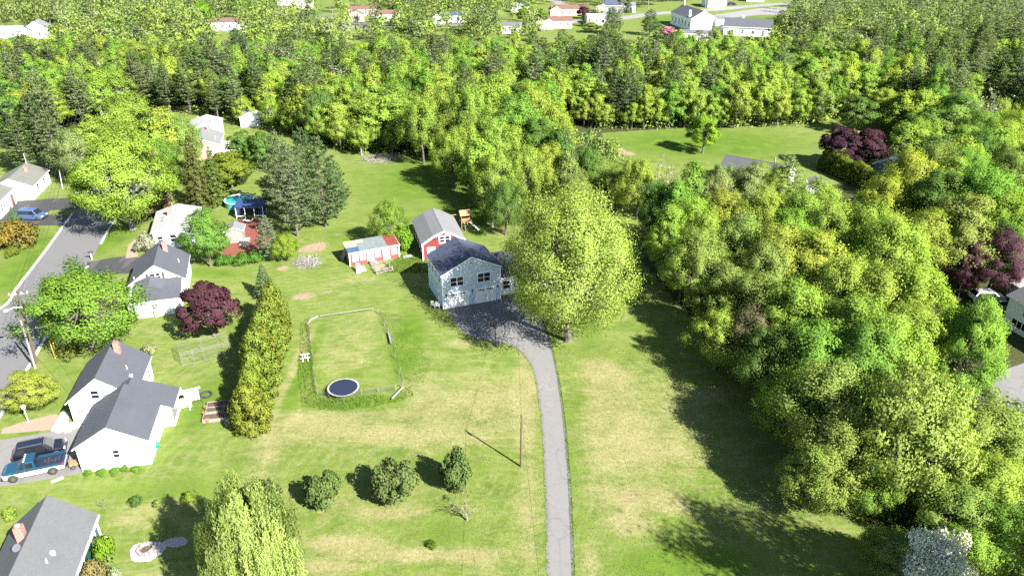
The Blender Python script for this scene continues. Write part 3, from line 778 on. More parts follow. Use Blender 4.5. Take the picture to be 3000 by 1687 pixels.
proto('mugo', *[shrub('u', 120 + i, 3.0, 1.9, 50, 200, .085, 'needle', lobe=.26) for i in range(3)])
proto('bush', *[shrub('u', 130 + i, 3.0, 2.6, 20, 110, .14) for i in range(3)])
proto('cedar', *[arborvitae('c', 140 + i, 6, 1.6, 9000, .105) for i in range(3)])
proto('willow', willow('w', 150, 10.5, 5.0, 1000, .125))
proto('blossom', shrub('u', 160, 5.0, 3.0, 70, 330, .075, 'blossom', lobe=.30))
proto('olive_big', broadleaf('b', 161, 15, 9, 1.4, 150, 190, .15, .19, .7, twigs=3, trunk_r=.34))

def tree(kind, x, y, h, r, col, label, cat, group=None, name=None, v=None, rz=None, parts=('trunk', 'crown')):
    pr = PROTO[kind][rnd.randrange(len(PROTO[kind])) if v is None else v % len(PROTO[kind])]
    o = thing(name or cat.replace(' ', '_'), label, cat, (x, y, 0), rnd.uniform(0, 6.28) if rz is None else rz, group)
    if kind not in ('pine', 'pine_near', 'spruce', 'cedar', 'willow', 'bare'): r *= 1.14
    sc = (r / pr['r'], r / pr['r'], h / pr['h'])
    link(parts[0], pr['trunk'], o, scale=sc)
    c = link(parts[1], pr['crown'], o, scale=sc)
    g_ = 1.05 if col[0] > .5 else 1.46
    j = [max(.005, a * g_ * rnd.uniform(.93, 1.07)) for a in col]
    c.color = (*j, 1.0)
    return o
YG = (.152, .208, .034); BG = (.096, .170, .028); LM = (.130, .200, .032); DK = (.060, .110, .024); OL = (.130, .176, .042); YL = (.168, .208, .032)
GY = (.136, .174, .064); PU = (.040, .018, .025); PN = (.084, .120, .042); PD = (.052, .080, .032); PS = (.104, .132, .066); PALE = (.20, .21, .12); BR = (.100, .092, .045)
WH = (.62, .62, .56); PK = (.40, .16, .30); TN = (.19, .17, .085)


# ------------------------------------------------------------------ buildings
def gable(root, ww, we, ya, yb, he, hr, wall, roof, oh=.22, trim='trim', axis='y', off=(0, 0), th=.16, eave_name='roof', profile=None, z0=0.0):
    """a block with its ridge along local y (or x): walls half width ww, roof half width we, eave top he, ridge top hr"""
    tf = Matrix.Translation((off[0], off[1], 0)) @ (Matrix.Rotation(math.pi / 2, 4, 'Z') if axis == 'x' else Matrix.Identity(4))
    prof = profile or [(-we, he), (0, hr), (we, he)]
    def zat(x):
        for (xa, za), (xb, zb) in zip(prof, prof[1:]):
            if xa <= x <= xb: return za + (zb - za) * (x - xa) / (xb - xa)
        return he
    b = MB(); b.tf = tf
    ring = [(-ww, ya, z0), (ww, ya, z0), (ww, ya, zat(ww) - th)] + [(x, ya, z - th) for x, z in prof[::-1] if abs(x) < ww] + [(-ww, ya, zat(-ww) - th)]
    b.prism(ring, (0, yb - ya, 0))
    w = b.build('wall', M[wall], root)
    b = MB(); b.tf = tf
    y0, y1 = ya - oh, yb + oh
    for (xa, za), (xb, zb) in zip(prof, prof[1:]):
        d = Vector((xb - xa, 0, zb - za)).normalized(); n = Vector((-d.z, 0, d.x))
        q = [Vector((xa, y0, za)), Vector((xb, y0, zb)), Vector((xb, y1, zb)), Vector((xa, y1, za))]
        lo = [p - Vector((0, 0, th)) for p in q]
        b.mi = 0; b.face(q)
        b.mi = 1; b.face(lo[::-1])
        for i in ((0, 1), (2, 3)): b.face([lo[i[0]], lo[i[1]], q[i[1]], q[i[0]]])
        if xa == prof[0][0]: b.face([lo[3], lo[0], q[0], q[3]])
        if xb == prof[-1][0]: b.face([lo[1], lo[2], q[2], q[1]])
    b.mi = 2
    r = b.build(eave_name, [M[roof], M[trim], M[roof]], root)
    cap = MB(); cap.tf = tf
    pk = max(prof, key=lambda p: p[1])
    sl = abs((pk[1] - prof[0][1]) / (pk[0] - prof[0][0]))
    for s in (-1, 1):
        cap.face([(pk[0], y0 - .01, pk[1] + .03), (pk[0] + s * .16, y0 - .01, pk[1] + .025 - .16 * min(sl, .6)), (pk[0] + s * .16, y1 + .01, pk[1] + .025 - .16 * min(sl, .6)), (pk[0], y1 + .01, pk[1] + .03)][::s])
    cap.build('ridge_cap', M[roof], r)
    return w, r
FACES = {'front': ((1, 0, 0), (0, -1, 0)), 'back': ((-1, 0, 0), (0, 1, 0)), 'left': ((0, -1, 0), (-1, 0, 0)), 'right': ((0, 1, 0), (1, 0, 0))}
def frame_of(face, p):
    t, n = FACES[face]; t, n = Vector(t), Vector(n)
    return Matrix((( t.x, -n.x, 0, p[0]), (t.y, -n.y, 0, p[1]), (0, 0, 1, p[2]), (0, 0, 0, 1)))   # local x along wall, -y outward
def window(root, face, p, w, h, trim='trim', glass='window_glass', cols=1, rail=True, bw=.09, label=None):
    """p: bottom centre on the wall plane; frame stands proud of the wall, glass set back in it"""
    b = MB(); b.tf = frame_of(face, p)
    o = .06
    b.box(-w/2 - bw, -w/2, -o, .0, -bw, h + bw); b.box(w/2, w/2 + bw, -o, .0, -bw, h + bw)
    b.box(-w/2, w/2, -o, .0, h, h + bw); b.box(-w/2, w/2, -o - .03, .0, -bw, 0)
    for i in range(1, cols): b.box(-w/2 + w*i/cols - bw*.45, -w/2 + w*i/cols + bw*.45, -o + .004, 0, 0, h)
    if rail: 
        for i in range(cols):
            a0 = -w/2 + w*i/cols + (bw*.45 if i else 0); a1 = -w/2 + w*(i+1)/cols - (bw*.45 if i < cols-1 else 0)
            b.box(a0, a1, -o + .012, 0, h*.5 - .03, h*.5 + .03)
    wd = b.build('window', M[trim], root)
    for i in range(cols):
        g = MB(); g.tf = frame_of(face, p)
        g.box(-w/2 + w*i/cols, -w/2 + w*(i+1)/cols, -.022, -.004, .0, h)
        g.build('pane', M[glass], wd)
    return wd
def slab(root, name, face, p, w, h, mat, proud=.05):
    b = MB(); b.tf = frame_of(face, p); b.box(-w/2, w/2, -proud, 0, 0, h)
    return b.build(name, M[mat], root)
def door(root, face, p, w=.95, h=2.05, mat='trim', glass=True):
    b = MB(); b.tf = frame_of(face, p)
    b.box(-w/2 - .1, -w/2, -.07, 0, 0, h + .1); b.box(w/2, w/2 + .1, -.07, 0, 0, h + .1); b.box(-w/2, w/2, -.07, 0, h, h + .1); b.box(-w/2, w/2, -.04, 0, 0, h)
    d = b.build('door', M[mat], root)
    if glass:
        g = MB(); g.tf = frame_of(face, p)
        for i in range(3):
            for j in range(3): g.box(-.24 + i*.17, -.24 + i*.17 + .13, -.05, -.035, h*.55 + j*.22, h*.55 + j*.22 + .18)
        g.build('pane', M['window_glass'], d)
    k = MB(); k.tf = frame_of(face, p); k.box(w*.34, w*.40, -.10, -.04, 1.0, 1.1); k.build('handle', M['metal_dark'], d)
    return d
def chimney(roof, x, y, z0, z1, w=.62, d=.62, cap='concrete'):
    b = MB(); b.box(x - w/2, x + w/2, y - d/2, y + d/2, z0, z1); c = b.build('chimney', M['chimney_brick'], roof)
    return c
def vent(roof, x, y, z, h=.45, r=.05, mat='metal_white'):
    b = MB(); b.tube((x, y, z - .2), (x, y, z + h), r, r, 7); return b.build('vent_pipe', M[mat], roof)
def corner_boards(root, pts, h, s=.11, mat='trim'):
    for x, y in pts:
        b = MB(); b.cbox((x, y, h/2), (s, s, h)); b.build('corner_board', M[mat], root)

# --- the pale two storey garage
rt = thing('garage_house', 'pale two storey double garage under a navy shingle roof', 'garage', (-5.41, 92.76), .365)
w, rf = gable(rt, 4.14, 4.36, .2, 7.2, 5.14, 7.27, 'pale_siding', 'shingle_navy', .2)
for x in (-2.1, 1.75): window(rt, 'front', (x, .2, 3.25), 1.75, 1.25, cols=2)
for x in (-1.95, 2.0):
    b = MB(); b.tf = frame_of('front', (x, .2, 0))
    b.box(-1.42, -1.32, -.07, 0, 0, 2.3); b.box(1.32, 1.42, -.07, 0, 0, 2.3); b.box(-1.32, 1.32, -.07, 0, 2.2, 2.3)
    dr = b.build('garage_door', M['trim'], rt)
    for i in range(4):
        q = MB(); q.tf = frame_of('front', (x, .2, 0))
        q.box(-1.32, 1.32, -.035, 0, .02 + i*.545, .02 + i*.545 + .53); q.build('panel', M['metal_white'], dr)
    for s in (-.62, .62):
        for k in range(4):
            q = MB(); q.tf = frame_of('front', (x, .2, 0)); q.box(s - .42 + k*.21, s - .42 + k*.21 + .18, -.045, -.036, 1.86, 2.06); q.build('pane', M['window_glass'], dr)
    q = MB(); q.tf = frame_of('front', (x, .2, 0)); q.box(-.06, -.03, -.07, -.035, 1.0, 1.2); q.box(.03, .06, -.07, -.035, 1.0, 1.2); q.build('handle', M['metal_dark'], dr)
for x in (-3.65, .03, 3.75):
    q = MB(); q.tf = frame_of('front', (x, .2, 2.0)); q.box(-.07, .07, -.16, 0, 0, .28); q.build('wall_lamp', M['metal_dark'], rt)
for y in (1.5, 3.2, 4.9, 6.4): window(rt, 'left', (-4.14, y, 3.6), .62, 1.0)
door(rt, 'left', (-4.14, 2.0, 0.0), .9, 2.0)
q = MB(); q.tf = frame_of('front', (0, .2, 6.35)); q.lathe([(.22, -.02), (.22, .02)], 12); q.build('gable_vent', M['metal_dark'], rt)
corner_boards(rt, [(-4.14, .2), (4.14, .2), (-4.14, 7.2)], 4.95)
# --- the white house behind the big maple, joined to the garage
rt = thing('white_ranch_house', 'white single storey house behind the huge light green tree', 'house', (-5.41, 92.76), .365)
w, rf = gable(rt, 4.0, 4.35, -13.6 , -4.30, 2.9, 4.7, 'white_siding', 'shingle_mid', .25, axis='x', off=(0, 5.2))
for x in (5.4, 7.6, 9.8, 12.2): window(rt, 'front', (x, 1.2, 1.0), 1.0, 1.2)
door(rt, 'front', (6.6, 1.2, 0.0))
chimney(rf, 9.0, 5.6, 4.0, 5.6)
# --- red barn
rt = thing('red_barn', 'red gambrel barn with white trim and grey shingle roof', 'barn', (-10.46, 107.87), .262)
BP = [(-3.5, 2.79), (-1.6, 3.98), (0, 4.62), (1.6, 3.98), (3.5, 2.79)]
w, rf = gable(rt, 3.3, 3.5, .2, 9.95, 2.79, 4.62, 'red_siding', 'shingle_light', .2, profile=BP)
window(rt, 'front', (.15, .2, 2.72), 1.5, .95, cols=2, bw=.14)
door(rt, 'front', (-2.0, .2, 0.0), 1.1, 2.0)
q = MB(); q.tf = frame_of('front', (-1.35, .2, 3.35)); q.lathe([(.17, -.02), (.17, .02)], 10); q.build('gable_vent', M['metal_dark'], rt)
for y in (1.6, 3.6, 5.6, 7.6): window(rt, 'left', (-3.3, y, 1.0), .7, 1.0)
corner_boards(rt, [(-3.3, .2), (3.3, .2), (-3.3, 9.95)], 2.6, .16)
for (xa, za), (xb, zb) in zip(BP, BP[1:]):
    b = MB(); b.prism([(xa, -.03, za - .30), (xb, -.03, zb - .30), (xb, -.03, zb - .01), (xa, -.03, za - .01)], (0, .02, 0)); b.build('rake_board', M['trim'], rt)
# --- the coop: low shed roof of odd metal sheets
a = 0.4409
CW = 7.85
rt = thing('chicken_coop', 'long low pink red coop with white windows and patchwork metal roof', 'shed', (-24.64, 105.13), a)
D = 3.0; zf, zb = 2.25, 2.75
b = MB(); b.prism([(0, 0, 0), (0, D, 0), (0, D, zb - .1), (0, 0, zf - .1)], (CW, 0, 0)); b.build('wall', M['pink_siding'], rt)
b = MB(); b.box(-.15, CW + .15, -.18, -.12, zf - .22, zf - .03); b.build('fascia', M['trim'], rt)
def rz(y): return zf + (zb - zf) * y / D
cols = [('tin_pale', .0, 1.0, 1.35, 3.0, 'plywood'), ('tin_blue', .0, 1.05, -.15, 1.35, None)]
roof = MB(); roof.box(-.14, CW + .14, -.12, D + .1, 0, .02)
rf = None
b = MB(); b.prism([(-.15, -.14, rz(-.14) - .09), (-.15, D + .15, rz(D + .15) - .09), (-.15, D + .15, rz(D + .15) - .01), (-.15, -.14, rz(-.14) - .01)], (CW + .3, 0, 0))
rf = b.build('roof', M['plywood'], rt)
x = -.15
while x < CW - .1:
    wdt = .62; x1 = min(x + wdt, CW + .15)
    mat = 'tin_red' if x > CW * .70 else 'tin_pale'
    y1 = D + .1
    if x < 1.2: y1 = 1.3; mat = 'tin_blue'
    elif x < 2.6: y1 = 2.2
    b = MB()
    n = 5
    for k in range(n):
        xa, xb = x + (x1 - x) * k / n, x + (x1 - x) * (k + 1) / n; xm = xa + (xb - xa) * .3
        za = lambda y: rz(y)
        for p0, p1, z0, z1 in ((xa, xm, .0, .035), (xm, xb, .035, .0)):
            b.face([(p0, -.2, rz(-.2) + z0), (p1, -.2, rz(-.2) + z1), (p1, y1, rz(y1) + z1), (p0, y1, rz(y1) + z0)])
    b.build('roof_sheet', M[mat], rf); x += wdt
for fx in (.115, .265, .565, .895): window(rt, 'front', (CW * fx, 0, .85), .55, .95, bw=.16, glass='window_grey')
door(rt, 'front', (CW * .415, 0, .35), .8, 1.6, 'trim', False); window(rt, 'front', (CW * .415, -.05, .95), .5, .85, bw=.05, glass='window_grey')
door(rt, 'front', (CW * .735, 0, .05), .85, 1.85)
corner_boards(rt, [(.03, 0), (CW - .03, 0)], 2.1, .14)
rt2 = thing('coop_ramp', 'weathered grey wooden stair ramp at the coop door', 'ramp', (-21.4, 106.35), a)
for i in range(5):
    b = MB(); b.box(-.5, .5, -.35 - i*.30, -.08 - i*.30, .42 - i*.09, .46 - i*.09); b.build('tread', M['wood_grey'], rt2)
for s in (-.52, .52):
    b = MB(); b.bar((s, 0, .42), (s, -1.6, .0), .05, .14); b.build('stringer', M['wood_grey'], rt2)
rt2 = thing('coop_run', 'small fenced dirt run with wooden rails before the coop', 'pen', (-21.1, 105.74), a)
for x0, y0, x1, y1 in ((-.6, -3.6, 1.9, -3.4), (1.9, -3.4, 1.75, -.6), (-.6, -3.6, -.55, -1.4)):
    for z in (.25, .62):
        b = MB(); b.bar((x0, y0, z), (x1, y1, z + .05), .05, .08); b.build('rail', M['wood_grey'], rt2)
for x0, y0 in ((-.6, -3.6), (1.9, -3.4), (1.75, -.6), (.7, -3.5), (1.85, -2.0)):
    b = MB(); b.box(x0 - .05, x0 + .05, y0 - .05, y0 + .05, 0, .8); b.build('post', M['wood_grey'], rt2)
b = MB(); b.box(-.55, 1.8, -3.4, -.5, 0, .035); b.build('dirt_floor', M['mulch'], rt2)
lean = thing('leaning_board', 'pale board leaning at the left end of the coop front', 'board', (-22.96, 102.76), a)
b = MB(); b.prism([(-.35, .0, 0), (.25, -.4, 0), (.45, .5, 1.25), (-.05, .9, 1.3)], (.05, .03, .04)); b.build('plank', M['wood_white'], lean)
lean = thing('white_tray', 'white tray lying on the grass before the coop', 'tray', (-22.65, 104.17), a)
b = MB(); b.box(-.45, .45, -.8, .8, .02, .12); b.build('base', M['metal_white'], lean); b = MB(); b.box(-.45, -.40, -.8, .8, .12, .3); b.build('rim', M['metal_white'], lean)
lean = thing('leaning_sheet', 'grey sheet leaning on the shaded end of the coop', 'board', (-25.61, 106.97), a)
b = MB(); b.prism([(-.5, .2, 0), (-.5, 1.7, 0), (.35, 1.7, 1.6), (.35, .2, 1.6)], (.04, 0, .03)); b.build('sheet', M['wood_grey'], lean)
slabs = thing('step_slab', 'pale stone slab between coop and red barn', 'slab', (-16.33, 108.61), a)
b = MB(); b.box(-.7, .7, -.4, .4, 0, .12); b.build('slab', M['concrete'], slabs)

# --- near white house: main block and garage wing
rt = thing('near_white_house', 'white cape house with dark roof and long garage wing beside the pickup', 'house', (-43.39, 66.38), .205)
w, rf = gable(rt, 3.2, 3.49, .2, 8.0, 2.82, 5.51, 'white_siding', 'shingle_dark', .2)
chimney(rf, .75, 6.2, 4.2, 6.2, .55, .55); vent(rf, 2.0, 3.9, 3.9, .5); vent(rf, 2.5, 3.0, 3.55, .15, .2)
window(rt, 'front', (-.45, .2, 3.0), .75, .95); window(rt, 'front', (.55, .2, 3.0), .75, .95, glass='window_grey')
window(rt, 'right', (3.2, 3.2, 1.0), .9, 1.1); window(rt, 'right', (3.2, 6.4, 1.0), .9, 1.1)
door(rt, 'front', (-2.2, .2, .1), .9, 2.0)
# wing
c, s = math.cos(.205), math.sin(.205)
ex, ey = (-38.78 + 43.39), (58.79 - 66.38)
lx, ly = c * ex + s * ey, -s * ex + c * ey
w2, rf2 = gable(rt, 3.17, 3.48, ly + .15, ly + 7.4, 2.93, 5.03, 'white_siding', 'shingle_dark', .18, off=(lx, 0))
gable(rt, 2.2, 2.5, lx - 3.4, lx + 3.6, 2.75, 4.15, 'white_siding', 'shingle_dark', .15, axis='x', off=(0, ly + 8.0)) if False else None
b = MB()   # lower link roof between the two blocks
y0, y1 = ly + 6.2, ly + 9.6
b.prism([(lx - 3.1, y0, 0), (lx + 4.35, y0, 0), (lx + 4.35, y0, 2.45), (lx + .2, y0, 4.3), (lx - 3.1, y0, 2.6)], (0, y1 - y0 - .2, 0)); b.build('wall', M['white_siding'], rt)
b = MB(); b.mi = 0
for (xa, za), (xb, zb) in (((lx - 3.3, 2.62), (lx + .2, 4.5)), ((lx + .2, 4.5), (lx + 4.75, 2.52))):
    b.face([(xa, y0 - .2, za), (xb, y0 - .2, zb), (xb, y1, zb), (xa, y1, za)])
    b.face([(xa, y0 - .2, za - .12), (xa, y1, za - .12), (xb, y1, zb - .12), (xb, y0 - .2, zb - .12)])
    b.face([(xa, y1, za - .12), (xa, y1, za), (xb, y1, zb), (xb, y1, zb - .12)]); b.face([(xb, y0 - .2, zb - .12), (xb, y0 - .2, zb), (xa, y0 - .2, za), (xa, y0 - .2, za - .12)])
b.build('roof', M['shingle_dark'], rt)
b = MB(); b.box(lx + 4.72, lx + 4.80, y0 - .2, y1, 2.36, 2.53); b.build('gutter', M['trim'], rt)
for k in range(5):
    b = MB(); yy = y0 + .2 + k * .62; b.tf = frame_of('right', (lx + 4.35, yy, .7)); b.box(-.27, .27, -.05, 0, 0, 1.45); b.build('porch_screen', M['window_grey'], rt)
window(rt, 'front', (lx + .25, ly + .15, 1.35), .55, .85)
window(rt, 'right', (lx + 3.17, ly + 4.2, 1.0), .55, .9, glass='window_grey')
for (px, py, pz) in ((lx - 3.05, ly + .4, 0),):
    b = MB(); b.tf = frame_of('left', (lx - 3.17, ly + 3.4, 0)); b.box(-1.6, 1.6, -.05, 0, 0, 2.1); b.build('garage_door', M['metal_white'], rt)
b = MB(); b.box(lx + 4.8, lx + 5.5, y1 - .8, y1 - .1, 2.1, 2.2); b.box(lx + 5.35, lx + 5.45, y1 - .8, y1 - .7, 0, 2.1); b.box(lx + 4.4, lx + 5.5, y1 - .15, y1 - .05, .0, 1.1); b.build('side_porch', M['trim'], rt)
b = MB(); b.box(-3.9, -3.2, -1.2, .3, 0, .3); b.build('step', M['concrete'], rt)

# --- green house at the bottom left
rt = thing('green_house', 'green house under a light grey roof at the bottom left corner', 'house', (-37.27, 40.74), .208)
w, rf = gable(rt, 3.05, 3.38, -3.0, 8.55, 2.52, 5.28, 'green_siding', 'shingle_grey', .2)
chimney(rf, -.75, 4.6, 4.3, 5.9, .6, .6)
b = MB(); b.tube((-.75, 4.6, 5.85), (-.75, 4.6, 6.05), .2, .2, 8); b.build('flue', M['concrete'], rf)
vent(rf, 1.6, 2.2, 4.0, .35, .06); vent(rf, 1.7, 3.2, 3.95, .12, .2)
b = MB(); b.tf = Matrix.Translation((-.5, 3.0, 5.15)) @ Matrix.Rotation(R(35), 4, 'X'); b.lathe([(.05, 0), (.32, .06)], 12); b.build('satellite_dish', M['metal_grey'], rf)
for y in (1.0, 4.0, 7.2): window(rt, 'right', (3.05, y, .95), .85, 1.2)
b = MB(); b.box(3.3, 3.46, -3.1, 8.7, 2.30, 2.46); b.build('gutter', M['trim'], rt)
b = MB(); b.path([(3.36, 8.6, 2.35), (3.15, 8.5, 2.1), (3.15, 8.5, .15), (3.6, 8.45, .08)], .05, 6); b.build('downspout', M['trim'], rt)
corner_boards(rt, [(3.05, 8.55)], 2.3)

# --- white cape
rt = thing('white_cape_house', 'white cape house with dark roof, red chimney and low rear addition', 'house', (-48.86, 94.06), .295)
w, rf = gable(rt, 3.43, 3.73, .2, 8.6, 2.80, 5.39, 'white_siding', 'shingle_dark', .2)
chimney(rf, .9, 6.3, 4.0, 6.2, .6, .5); vent(rf, 2.6, 4.4, 3.6, .5); vent(rf, -2.9, .8, 3.3, .4)
window(rt, 'front', (-.1, .2, 3.25), 1.3, .85, cols=2)
for x in (-1.12, .92): slab(rt, 'shutter', 'front', (x, .2, 3.2), .34, 1.0, 'shingle_mid', .06)
window(rt, 'front', (2.0, .2, 1.45), .7, 1.0); window(rt, 'right', (3.43, 3.0, 1.0), .8, 1.1); window(rt, 'right', (3.43, 6.2, 1.0), .8, 1.1)
b = MB(); b.box(-2.6, 3.0, -4.6, .2, 0, 2.25); b.build('wall', M['white_siding'], rt)
b = MB(); ring = [(-2.8, -4.8, 2.25), (-2.8, .2, 3.1), (-2.8, .2, 3.22), (-2.8, -4.8, 2.37)]; b.prism(ring, (6.05, 0, 0)); rf3 = b.build('roof', M['shingle_dark'], rt)
b = MB(); b.prism([(-2.75, .15, 3.2), (1.0, .15, 3.2), (-.7, .15, 3.95)], (0, -2.6, -.42)); b.build('roof_saddle', M['shingle_dark'], rf3)
b = MB(); b.box(-2.85, 3.3, -4.9, -4.81, 2.18, 2.37); b.build('fascia', M['trim'], rt)
window(rt, 'front', (-.1, -4.6, 1.15), .75, .6); b = MB(); b.tf = frame_of('front', (0, -4.6, .0)); b.box(-.35, .35, -.4, -.3, 0, 1.0); b.box(-.35, -.28, -.4, 0, .9, 1.0); b.build('lattice', M['wood_grey'], rt)
window(rt, 'right', (3.0, -2.0, 1.0), .5, .7)
b = MB(); b.box(-3.5, -2.6, -3.9, -.3, 0, 2.0); b.box(-3.6, -2.55, -4.0, -.2, 2.0, 2.12); b.build('entry_porch', M['white_siding'], rt)
b = MB(); b.bar((-4.3, 7.0, 0), (-4.3, 8.6, 0), .5, 1.9); b.build('brick_planter', M['wall_brick'], rt)

# --- light roofed ranch by the pool
rt = thing('light_ranch_house', 'blue white ranch house under a pale roof beside the bright green tree', 'house', (-53.45, 111.79), .298)
w, rf = gable(rt, 3.3, 3.6, .4, 9.8, 2.96, 3.95, 'pale_siding', 'shingle_white', .3)
chimney(rf, -1.1, 6.0, 3.2, 4.9, .5, .5)
b = MB(); b.path([(-1.9, 3.4, 3.3), (-1.9, 3.4, 4.1), (-1.5, 3.4, 4.4)], .03, 5); b.path([(-1.9, 3.4, 4.1), (-2.2, 3.4, 4.4)], .03, 5); b.build('antenna', M['metal_dark'], rf)
window(rt, 'front', (-.4, .4, 1.1), .9, 1.2, bw=.14); window(rt, 'front', (-2.3, .4, 1.1), .8, 1.1)
for y in (2.5, 6.0): window(rt, 'left', (-3.3, y, 1.0), .9, 1.1)
b = MB(); b.box(-5.0, -3.3, 1.2, 3.0, 0, .35); b.build('porch', M['concrete'], rt)
for (x, y) in ((-4.95, 1.25), (-4.95, 2.95)):
    b = MB(); b.box(x - .06, x + .06, y - .06, y + .06, .35, 1.4); b.build('post', M['trim'], rt)
b = MB(); b.box(-5.0, -4.9, 1.3, 2.9, 1.2, 1.3); b.box(-4.9, -3.3, 1.2, 1.28, 1.2, 1.3); b.build('railing', M['trim'], rt)

# --- house at the left edge
rt = thing('left_edge_house', 'white house with mossy grey roof and brick chimney at the left edge', 'house', (-92.02, 133.16), .22)
w, rf = gable(rt, 3.45, 3.75, .2, 9.9, 2.5, 4.25, 'white_siding', 'shingle_moss', .2)
chimney(rf, 1.2, 6.0, 3.2, 4.7, .6, .6); b = MB(); b.tube((.2, 9.6, 4.1), (.2, 9.6, 6.2), .03, .02, 5); b.build('mast', M['metal_white'], rf)
window(rt, 'front', (1.3, .2, 1.15), .6, .6, glass='window_grey')
for x in (.65, 1.95): slab(rt, 'shutter', 'front', (x, .2, 1.0), .3, .95, 'wood_grey', .06)
window(rt, 'right', (3.45, 3.0, 1.0), .9, 1.0); window(rt, 'right', (3.45, 6.5, 1.0), .9, 1.0)
w, rf = gable(rt, 3.6, 3.9, -9.2, -1.2, 2.9, 4.5, 'white_siding', 'shingle_moss', .2, off=(-2.8, 0))
for y in (-7.6, -6.4): window(rt, 'right', (.8, y, .9), .95, 1.3, glass='window_grey')
door(rt, 'right', (.8, -2.6, .05), .9, 2.0, 'tin_red', False)
# --- two houses behind the pool trees
rt = thing('deck_house', 'brick house with pale grey roof and white raised deck behind the pool trees', 'house', (-66.26, 157.77), .24)
w, rf = gable(rt, 3.96, 4.26, .2, 9.6, 3.06, 4.74, 'wall_brick', 'shingle_light', .2)
chimney(rf, 1.2, 8.2, 4.0, 5.5, .6, .6); vent(rf, 3.0, 3.4, 3.6, .6)
window(rt, 'front', (2.0, .2, .9), .8, 1.1); door(rt, 'right', (3.96, 3.0, .9), .9, 2.0)
b = MB(); b.box(3.96, 7.4, 2.4, 6.2, .95, 1.1); b.build('deck', M['trim'], rt)
for x, y in ((7.3, 2.5), (7.3, 6.1), (5.6, 2.5), (5.6, 6.1), (4.2, 6.1)):
    b = MB(); b.box(x - .07, x + .07, y - .07, y + .07, 0, 2.05); b.build('deck_post', M['trim'], rt)
for p, q in (((4.0, 6.1, 2.0), (7.3, 6.1, 2.0)), ((7.3, 6.1, 2.0), (7.3, 2.5, 2.0)), ((5.6, 2.5, 2.0), (7.3, 2.5, 2.0)), ((4.0, 6.1, 1.55), (7.3, 6.1, 1.55)), ((7.3, 6.1, 1.55), (7.3, 2.5, 1.55)), ((5.6, 2.5, 1.55), (7.3, 2.5, 1.55))):
    b = MB(); b.bar(p, q, .09, .12); b.build('deck_rail', M['trim'], rt)
for i in range(5):
    b = MB(); b.box(4.5, 5.5, 2.4 - i*.3 - .28, 2.4 - i*.3, .8 - i*.19, .86 - i*.19); b.build('stair_tread', M['wood_grey'], rt)
for x in (4.45, 5.55):
    b = MB(); b.bar((x, 2.4, .95), (x, .9, 0.05), .1, .25); b.build('stringer', M['trim'], rt)
rt = thing('white_roof_house', 'white roofed house just behind the brick deck house', 'house', (-70.12, 170.19), .23)
w, rf = gable(rt, 3.3, 3.6, .2, 10.0, 3.1, 4.2, 'white_siding', 'shingle_white', .2)
vent(rf, 1.4, 4.0, 3.9, .4, .08, 'metal_dark'); window(rt, 'front', (.5, .2, 1.1), .9, 1.1)
rt = thing('half_hidden_shed', 'small white building half hidden by pines right of the brick deck house', 'shed', (-63.89, 184.44), .2)
gable(rt, 2.3, 2.5, 0, 4.5, 2.5, 3.4, 'white_siding', 'shingle_white', .15); door(rt, 'front', (.4, 0, 0), .9, 2.0)
# --- right lawn house
rt = thing('right_lawn_house', 'house with grey roof and white gable half hidden below the far right lawn', 'house', (47.2, 141.5), -.60)
w, rf = gable(rt, 4.0, 4.3, -6.2, 6.2, 3.0, 5.2, 'white_siding', 'shingle_mid', .25, axis='x')
b = MB(); b.tube((3.0, .5, 4.8), (3.0, .5, 6.0), .14, .14, 8); b.box(2.75, 3.1, .4, .6, 5.9, 6.1); b.build('flue', M['plywood'], rf)
window(rt, 'right', (6.2, 0, 1.2), .9, 1.2); window(rt, 'right', (6.2, 0, 3.2), .7, .7); window(rt, 'front', (-2, -4.0, 1.0), 1.0, 1.2); window(rt, 'front', (2, -4.0, 1.0), 1.0, 1.2)
rt = thing('pale_garden_shed', 'pale roofed little shed among trees right of the grey roofed house', 'shed', (57.41, 135.74), -.1)
gable(rt, 1.5, 1.7, 0, 3.0, 2.2, 3.0, 'white_siding', 'shingle_light', .15); door(rt, 'front', (0, 0, 0), .9, 1.8, 'trim', False)
rt = thing('dark_shed', 'dark roofed shed beside the purple trees', 'shed', (74.61, 146.55), -.75)
gable(rt, 2.4, 2.8, 0, 6, 2.3, 3.8, 'grey_siding', 'shingle_navy', .25); door(rt, 'front', (0, 0, 0), .9, 1.8, 'trim', False)
# --- right edge house
a2 = -1.2969
rt = thing('right_edge_house', 'white house with grey roof and dark strip windows at the right edge', 'house', (64.35, 87.36), a2)
gable(rt, 4.2, 4.6, .0, 12.0, 5.0, 6.6, 'white_siding', 'shingle_mid', .3, axis='x', off=(12.0, 4.2)) if False else None
w, rf = gable(rt, 4.2, 4.6, -13.0, 0.0, 4.3, 6.0, 'white_siding', 'shingle_mid', .3, axis='x', off=(0, 4.2))
for x in (2.4, 6.5): window(rt, 'front', (x, 0, .75), 2.2, .95, cols=3, rail=False); window(rt, 'front', (x + .8, 0, 2.6), 1.5, .9, cols=2)
rt = thing('right_edge_garage', 'cream building with pale flat roof behind the white house at the right edge', 'garage', (67.79, 94.06), a2)
b = MB(); b.box(0, 7, 1.0, 7.5, 0, 2.7); b.build('wall', M['cream_siding'], rt)
b = MB(); b.prism([(-.3, .6, 2.7), (-.3, 7.9, 3.2), (-.3, 7.9, 3.35), (-.3, .6, 2.85)], (7.6, 0, 0)); b.build('roof', M['concrete'], rt)
b = MB(); b.tf = frame_of('front', (3, 1.0, 1.2)); b.box(-1.4, 1.4, -.04, 0, 0, .7); b.build('window', M['window_glass'], rt)

